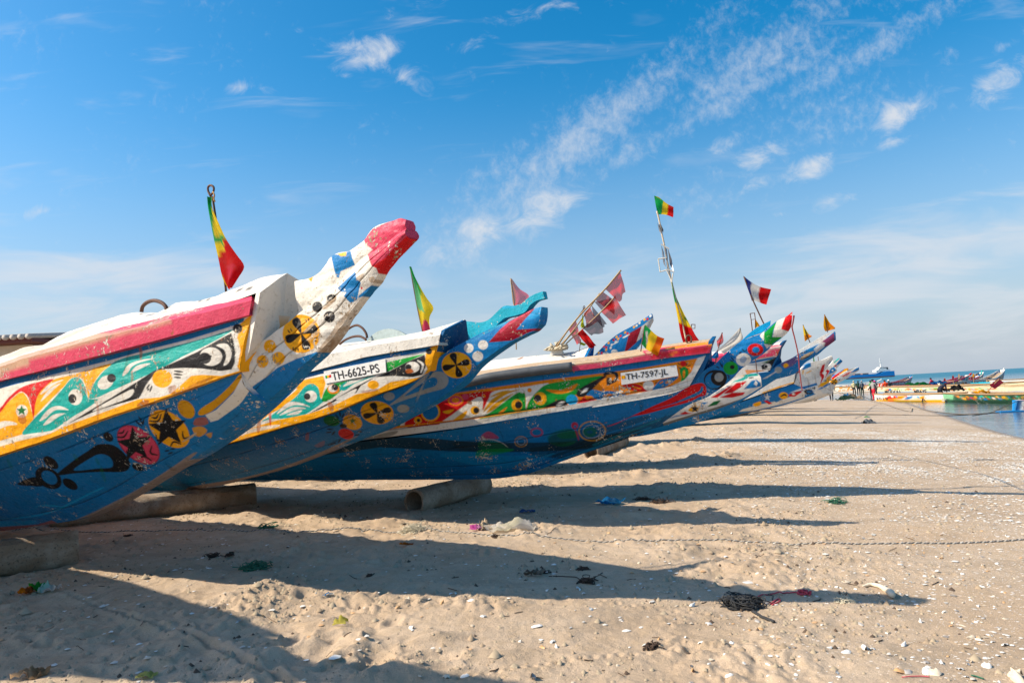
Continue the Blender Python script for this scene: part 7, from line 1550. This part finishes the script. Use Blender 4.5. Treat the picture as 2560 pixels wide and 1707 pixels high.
crumple('yellow_buoy_sack', 2455, 1005, .8, .5, ['Y', 'y'], 'yellow bundle lying in the green-ended boat', 'bundle', 36, .2, None, 10, .55)
crumple('white_buoy', 2366, 1005, .45, .4, ['W', 'w'], 'white float beside the bending person', 'float', 37, .25, None, 10, .0, 0, 2)

# ------------------------------------------------------------------ people
BONES = [('hip', 'chest', 'shirt'), ('chest', 'neck', 'shirt'), ('neck', 'head', 'skin'), ('head', 'crown', 'hair')]
for s_ in 'lr':
    BONES += [('chest', 'sh'+s_, 'shirt'), ('sh'+s_, 'el'+s_, 'shirt'), ('el'+s_, 'wr'+s_, 'skin'), ('wr'+s_, 'ha'+s_, 'skin'), ('hip', 'hp'+s_, 'pants'), ('hp'+s_, 'kn'+s_, 'pants'), ('kn'+s_, 'an'+s_, 'pants'), ('an'+s_, 'to'+s_, 'shoe')]
RAD = dict(hip=(.15, .12), chest=(.17, .12), neck=(.055, .055), head=(.085, .10), crown=(.07, .08), sh=(.07, .07), el=(.048, .048), wr=(.033, .033), ha=(.04, .028), hp=(.10, .10), kn=(.065, .065), an=(.045, .045), to=(.045, .03))
def pose(kind):
    J = dict(hip=(0, 0, .95), chest=(0, .02, 1.32), neck=(0, .02, 1.50), head=(0, .05, 1.62), crown=(0, .03, 1.74))
    for s_, k in (('l', -1), ('r', 1)):
        J.update({'sh'+s_: (k*.19, 0, 1.42), 'el'+s_: (k*.25, -.02, 1.14), 'wr'+s_: (k*.25, .10, .90), 'ha'+s_: (k*.245, .14, .80), 'hp'+s_: (k*.10, 0, .90), 'kn'+s_: (k*.11, .03, .49), 'an'+s_: (k*.12, -.02, .08), 'to'+s_: (k*.14, .16, .03)})
    if kind == 'walk':
        J.update(knl=(-.11, .16, .50), anl=(-.11, .24, .10), tol=(-.11, .42, .05), knr=(.11, .0, .49), anr=(.11, -.32, .12), tor=(.11, -.18, .03), ell=(-.24, -.14, 1.15), wrl=(-.24, -.10, .90), hal=(-.24, -.06, .82), elr=(.24, .12, 1.14), wrr=(.2, .30, 1.0), har=(.19, .38, .98))
    elif kind == 'bend':
        J.update(chest=(0, .34, 1.16), neck=(0, .50, 1.20), head=(0, .60, 1.22), crown=(0, .70, 1.24), shl=(-.19, .42, 1.14), shr=(.19, .42, 1.14), ell=(-.2, .46, .86), elr=(.2, .46, .86), wrl=(-.14, .56, .62), wrr=(.14, .56, .62), hal=(-.12, .60, .54), har=(.12, .60, .54), hip=(0, 0, .93))
    elif kind == 'work':
        J.update(ell=(-.24, .16, 1.16), elr=(.24, .16, 1.16), wrl=(-.16, .38, 1.08), wrr=(.16, .38, 1.08), hal=(-.12, .46, 1.08), har=(.12, .46, 1.08), neck=(0, .06, 1.49), head=(0, .12, 1.60), crown=(0, .12, 1.72))
    return {k: np.array(v, float) for k, v in J.items()}
def person(foot, heading, kind, cols, label, z=None, scale=1.0, hat=None):
    foot = np.array(foot, float); J = pose(kind); names = list(J); idx = {n_: i for i, n_ in enumerate(names)}
    me = bpy.data.meshes.new('body'); me.from_pydata([tuple(J[n_]*scale) for n_ in names], [(idx[a], idx[b_]) for a, b_, _ in BONES], [])
    o = bpy.data.objects.new('tmp_body', me); COL.objects.link(o)
    md_ = o.modifiers.new('skin', 'SKIN'); o.modifiers.new('sub', 'SUBSURF').levels = 1
    for n_ in names:
        rx, ry = RAD.get(n_, RAD.get(n_[:2])); sv = me.skin_vertices[0].data[idx[n_]]; sv.radius = (rx*scale, ry*scale); sv.use_root = n_ == 'hip'
    dg = bpy.context.evaluated_depsgraph_get(); m2 = bpy.data.meshes.new_from_object(o.evaluated_get(dg)); bpy.data.objects.remove(o)
    co = np.array([v.co[:] for v in m2.vertices]); F = [list(p.vertices) for p in m2.polygons]; bpy.data.meshes.remove(m2)
    best = np.full(len(co), 9.); cc = np.zeros((len(co), 3))
    for a, b_, part in BONES:
        A, Bq = J[a]*scale, J[b_]*scale; d = Bq-A; t = np.clip(((co-A) @ d)/(d @ d), 0, 1); dd = np.linalg.norm(co-A-t[:, None]*d, axis=1)-.5*RAD.get(a, RAD.get(a[:2]))[0]
        m_ = dd < best; best[m_] = dd[m_]; cc[m_] = cols[part]
    ca, sa = math.cos(heading), math.sin(heading); Rm = np.array([[ca, -sa, 0], [sa, ca, 0], [0, 0, 1]])
    root = thing('person', label, 'person', tuple(foot), 'people on the beach and in the boats')
    mesh('body', co @ Rm.T+foot, F, SKINM, root, cc)
    h = J['crown']*scale; hb = J['head']*scale; ax_ = (h-hb)/np.linalg.norm(h-hb)
    V = []; nl = 10
    for r_ in range(5):
        ph = r_/4*math.pi/2
        for k in range(nl):
            a = 2*math.pi*k/nl; e = np.array([math.cos(a)*math.cos(ph)*.108, math.sin(a)*math.cos(ph)*.118, 0]); 
            u_ = np.cross(ax_, [1, 0, 0]); V.append(hb+(np.array([1, 0, 0])*e[0]+u_*e[1]+ax_*(.035+math.sin(ph)*.105))*scale)
    mesh('hat' if hat else 'hair', np.array(V) @ Rm.T+foot, grid_faces(5, nl).tolist()+[[i*nl+nl-1, i*nl, (i+1)*nl, (i+1)*nl+nl-1] for i in range(4)], SKINM, root, [hat or (.012, .010, .010)]*len(V))
    return root
SK = (.045, .026, .018)
def pc(shirt, pants, shoe=(.03, .03, .03), hair=SK): return dict(shirt=hexc(shirt, .8), pants=hexc(pants, .8), skin=SK, hair=hair, shoe=shoe)
def feet(px, py, z=None): return hit(px, py) if z is None else hit(px, py, z=z)
def gfeet(px, py):
    p = hit(px, py)
    if p[2] < ZW-.12: p = hit(px, py, z=ZW-.12)
    return p
person(gfeet(2187, 1002), 1.9, 'walk', pc('9a9a98', 'd01c34'), 'person in grey shirt and red striped trousers walking at the waterline')
person(gfeet(2181, 996), .4, 'stand', pc('1f9a48', '20242c'), 'person in bright green top behind the walker in red trousers')
person(gfeet(2194, 996), .9, 'work', pc('3a3a40', '30343c'), 'person with bright pink headwear beside the walker in red trousers', hat=hexc('d84a90'))
p_ = gfeet(2218, 996); person(p_, .2, 'work', pc('e04818', '282c34'), 'person in orange top beside the lettered white boat')
p_ = gfeet(2226, 994); person(p_, -.4, 'stand', pc('28323c', '20242c'), 'person in dark clothes and pale cap next to the orange top', hat=hexc('d0d4d8'))
person(gfeet(2352, 1004), -1.2, 'bend', pc('2c2c40', '20242e', hexc('e8c020')), 'person in dark clothes and orange-red hat bending over the lettered boat', hat=hexc('d8482c'))
q_p = hit(2333, 981, z=ZW); q_p[2] = ZW-.2; person(q_p, .5, 'work', pc('a8203c', '3a3a34'), 'person in dark red top standing in the moored boats')
person(gfeet(2137, 990), 3.0, 'stand', pc('d8cc9c', '241c24'), 'person in pale yellow shirt and dark trousers seen from behind', hat=hexc('c8b8a0'))
person(gfeet(2148, 990), 2.8, 'work', pc('244a3c', '1c2430'), 'person in dark green between the pale yellow and grey shirts')
person(gfeet(2157, 990), 3.3, 'stand', pc('707880', '2e4638'), 'person in grey shirt and green trousers seen from behind', hat=hexc('9a9ea4'))
person(gfeet(2080, 1002), 2.6, 'walk', pc('2c2e34', '26262a'), 'person in black standing under the tip of the flowered spur')
person(gfeet(2040, 1003), 2.2, 'walk', pc('7a5a48', '2a2a2e'), 'person in dark trousers half hidden by the far white bows')

# ------------------------------------------------------------------ cargo ship far out
def ship():
    D = 930.; base = at_depth(2170, 944, D); base[2] = ZW
    k = D/FPX; root = thing('cargo_ship', 'blue-hulled cargo ship with white bridge and mast on the horizon', 'ship', tuple(base))
    X = lambda px: base[0]+(px-2170)*k
    n = 40; V = []; cc = []
    for i in range(n):
        u = i/(n-1); x = X(2088+u*143); bm = 6.5*np.clip(math.sin(math.pi*(.06+.94*min(u*1.5, .5)))**.5, .1, 1); top = 5.2+2.6*sstep(u, .74, .86)+2.2*sstep(.14-u, 0, .14)
        for s_ in (-1, 1):
            for z, c_ in ((top, 'B'), (top*.45, 'B'), (1.6, 'D'), (1.2, 'o'), (-1, 'o')):
                V.append((x+(0 if u > .1 else -.4*z), base[1]+s_*bm*(1 if z > 1 else .85), ZW+z)); cc.append(hexc('1a84c8') if c_ in 'BD' else C[c_])
    F = []
    for i in range(n-1):
        for s_ in (0, 5):
            for j in range(4):
                a = i*10+s_+j; b_ = (i+1)*10+s_+j; F.append([a, b_, b_+1, a+1])
        F.append([i*10, i*10+5, (i+1)*10+5, (i+1)*10])
    F += [[0, 1, 2, 3, 4, 9, 8, 7, 6, 5], [(n-1)*10+q for q in (0, 1, 2, 3, 4, 9, 8, 7, 6, 5)][::-1]]
    mesh('hull', V, F, PLAINV, root, cc, smooth=False)
    z0 = ZW+7.8
    MB().box((X(2205), base[1], z0+1.2), (19*1.0, 10, 2.6)).build('superstructure', WHITEM, root)
    MB().box((X(2204), base[1], z0+3.4), (11, 9, 2.0)).build('bridge', WHITEM, root)
    MB().box((X(2203), base[1], z0+5.2), (6, 8, 1.8)).build('wheelhouse', WHITEM, root)
    MB().box((X(2217), base[1], z0+3.9), (4.2, 4, 3.4)).build('funnel', plain('dark_funnel', (.06, .07, .08)), root)
    m = MB().tube([(X(2204.6), base[1], z0+6), (X(2204.2), base[1], z0+11), (X(2203.5), base[1], z0+18.5)], [.8, .5, .3], 6); m.box((X(2204.2), base[1], z0+12), (3.4, .5, .5)); m.box((X(2204), base[1], z0+15.5), (2.2, .5, .5)); m.build('mast', WHITEM, root)
    MB().tube([(X(2195), base[1], z0-1), (X(2195), base[1], z0+4.5)], .5, 6).build('derrick_post', WHITEM, root)
    for px in (2100, 2120, 2140, 2160): MB().box((X(px), base[1]-2, ZW+6.0), (8, 7, 1.8)).build('hatch_cover', plain('hatch_brown', (.25, .16, .11)), root)
    for px in (2199, 2203, 2207): MB().box((X(px), base[1]-4.1, z0+5.3), (1.1, .3, .8)).build('window', BLACKM, root)
ship()

# ------------------------------------------------------------------ house behind the boats at the left
def house():
    D = 34.; c = at_depth(40, 893, D); root = thing('house', 'pale house with dark red tiled eave behind the nearest boat', 'house', (c[0]-4, c[1]+3, 0))
    wl = plain('ochre_plaster', (.60, .47, .32), .9, 0, 4, .25); wl2 = plain('cream_plaster', (.62, .56, .46), .9, 0, 4, .25); rt = plain('dark_red_fascia', (.13, .03, .025), .7, 0, 10, .3); tl = plain('roof_tile', (.5, .46, .42), .8, 0, 10, .4)
    x1 = at_depth(100, 880, D)[0]; ztop = at_depth(60, 845, D)[2]; y0 = c[1]
    MB().box((x1-5.4, y0+4.5, ztop/2-.12), (8.6, 8, ztop-.24)).build('wall', wl, root)
    MB().box((x1-4.2, y0+.46, ztop/2-.14), (7.0, .06, ztop-.30)).build('front_wall', wl2, root)
    MB().box((x1-5.0, y0+4.2, ztop-.14), (10, 9.6, .20)).build('eave_fascia', rt, root)
    for i in range(26):
        x = x1-.1-i*.38; MB().tube([(x, y0-.75, ztop+.0), (x, y0+4, ztop+.55)], .14, 8).build('roof_tile', tl, root, True)
    MB().add([(x1-10, y0-.7, ztop-.04), (x1, y0-.7, ztop-.04), (x1, y0+4.2, ztop+.5), (x1-10, y0+4.2, ztop+.5), (x1-10, y0+9, ztop-.04), (x1, y0+9, ztop-.04)], [(0, 1, 2, 3), (3, 2, 5, 4)]).build('roof', tl, root)
    MB().box((x1-3, y0+.41, 1.05), (.95, .06, 2.1)).build('door', rt, root)
    for dx in (-5.4, -1.6):
        w_ = MB().box((x1+dx, y0+.41, 1.5), (1.0, .05, 1.0)).build('window', rt, root); MB().box((x1+dx, y0+.375, 1.5), (.84, .02, .84)).build('pane', GREYPIPE, w_)
house()
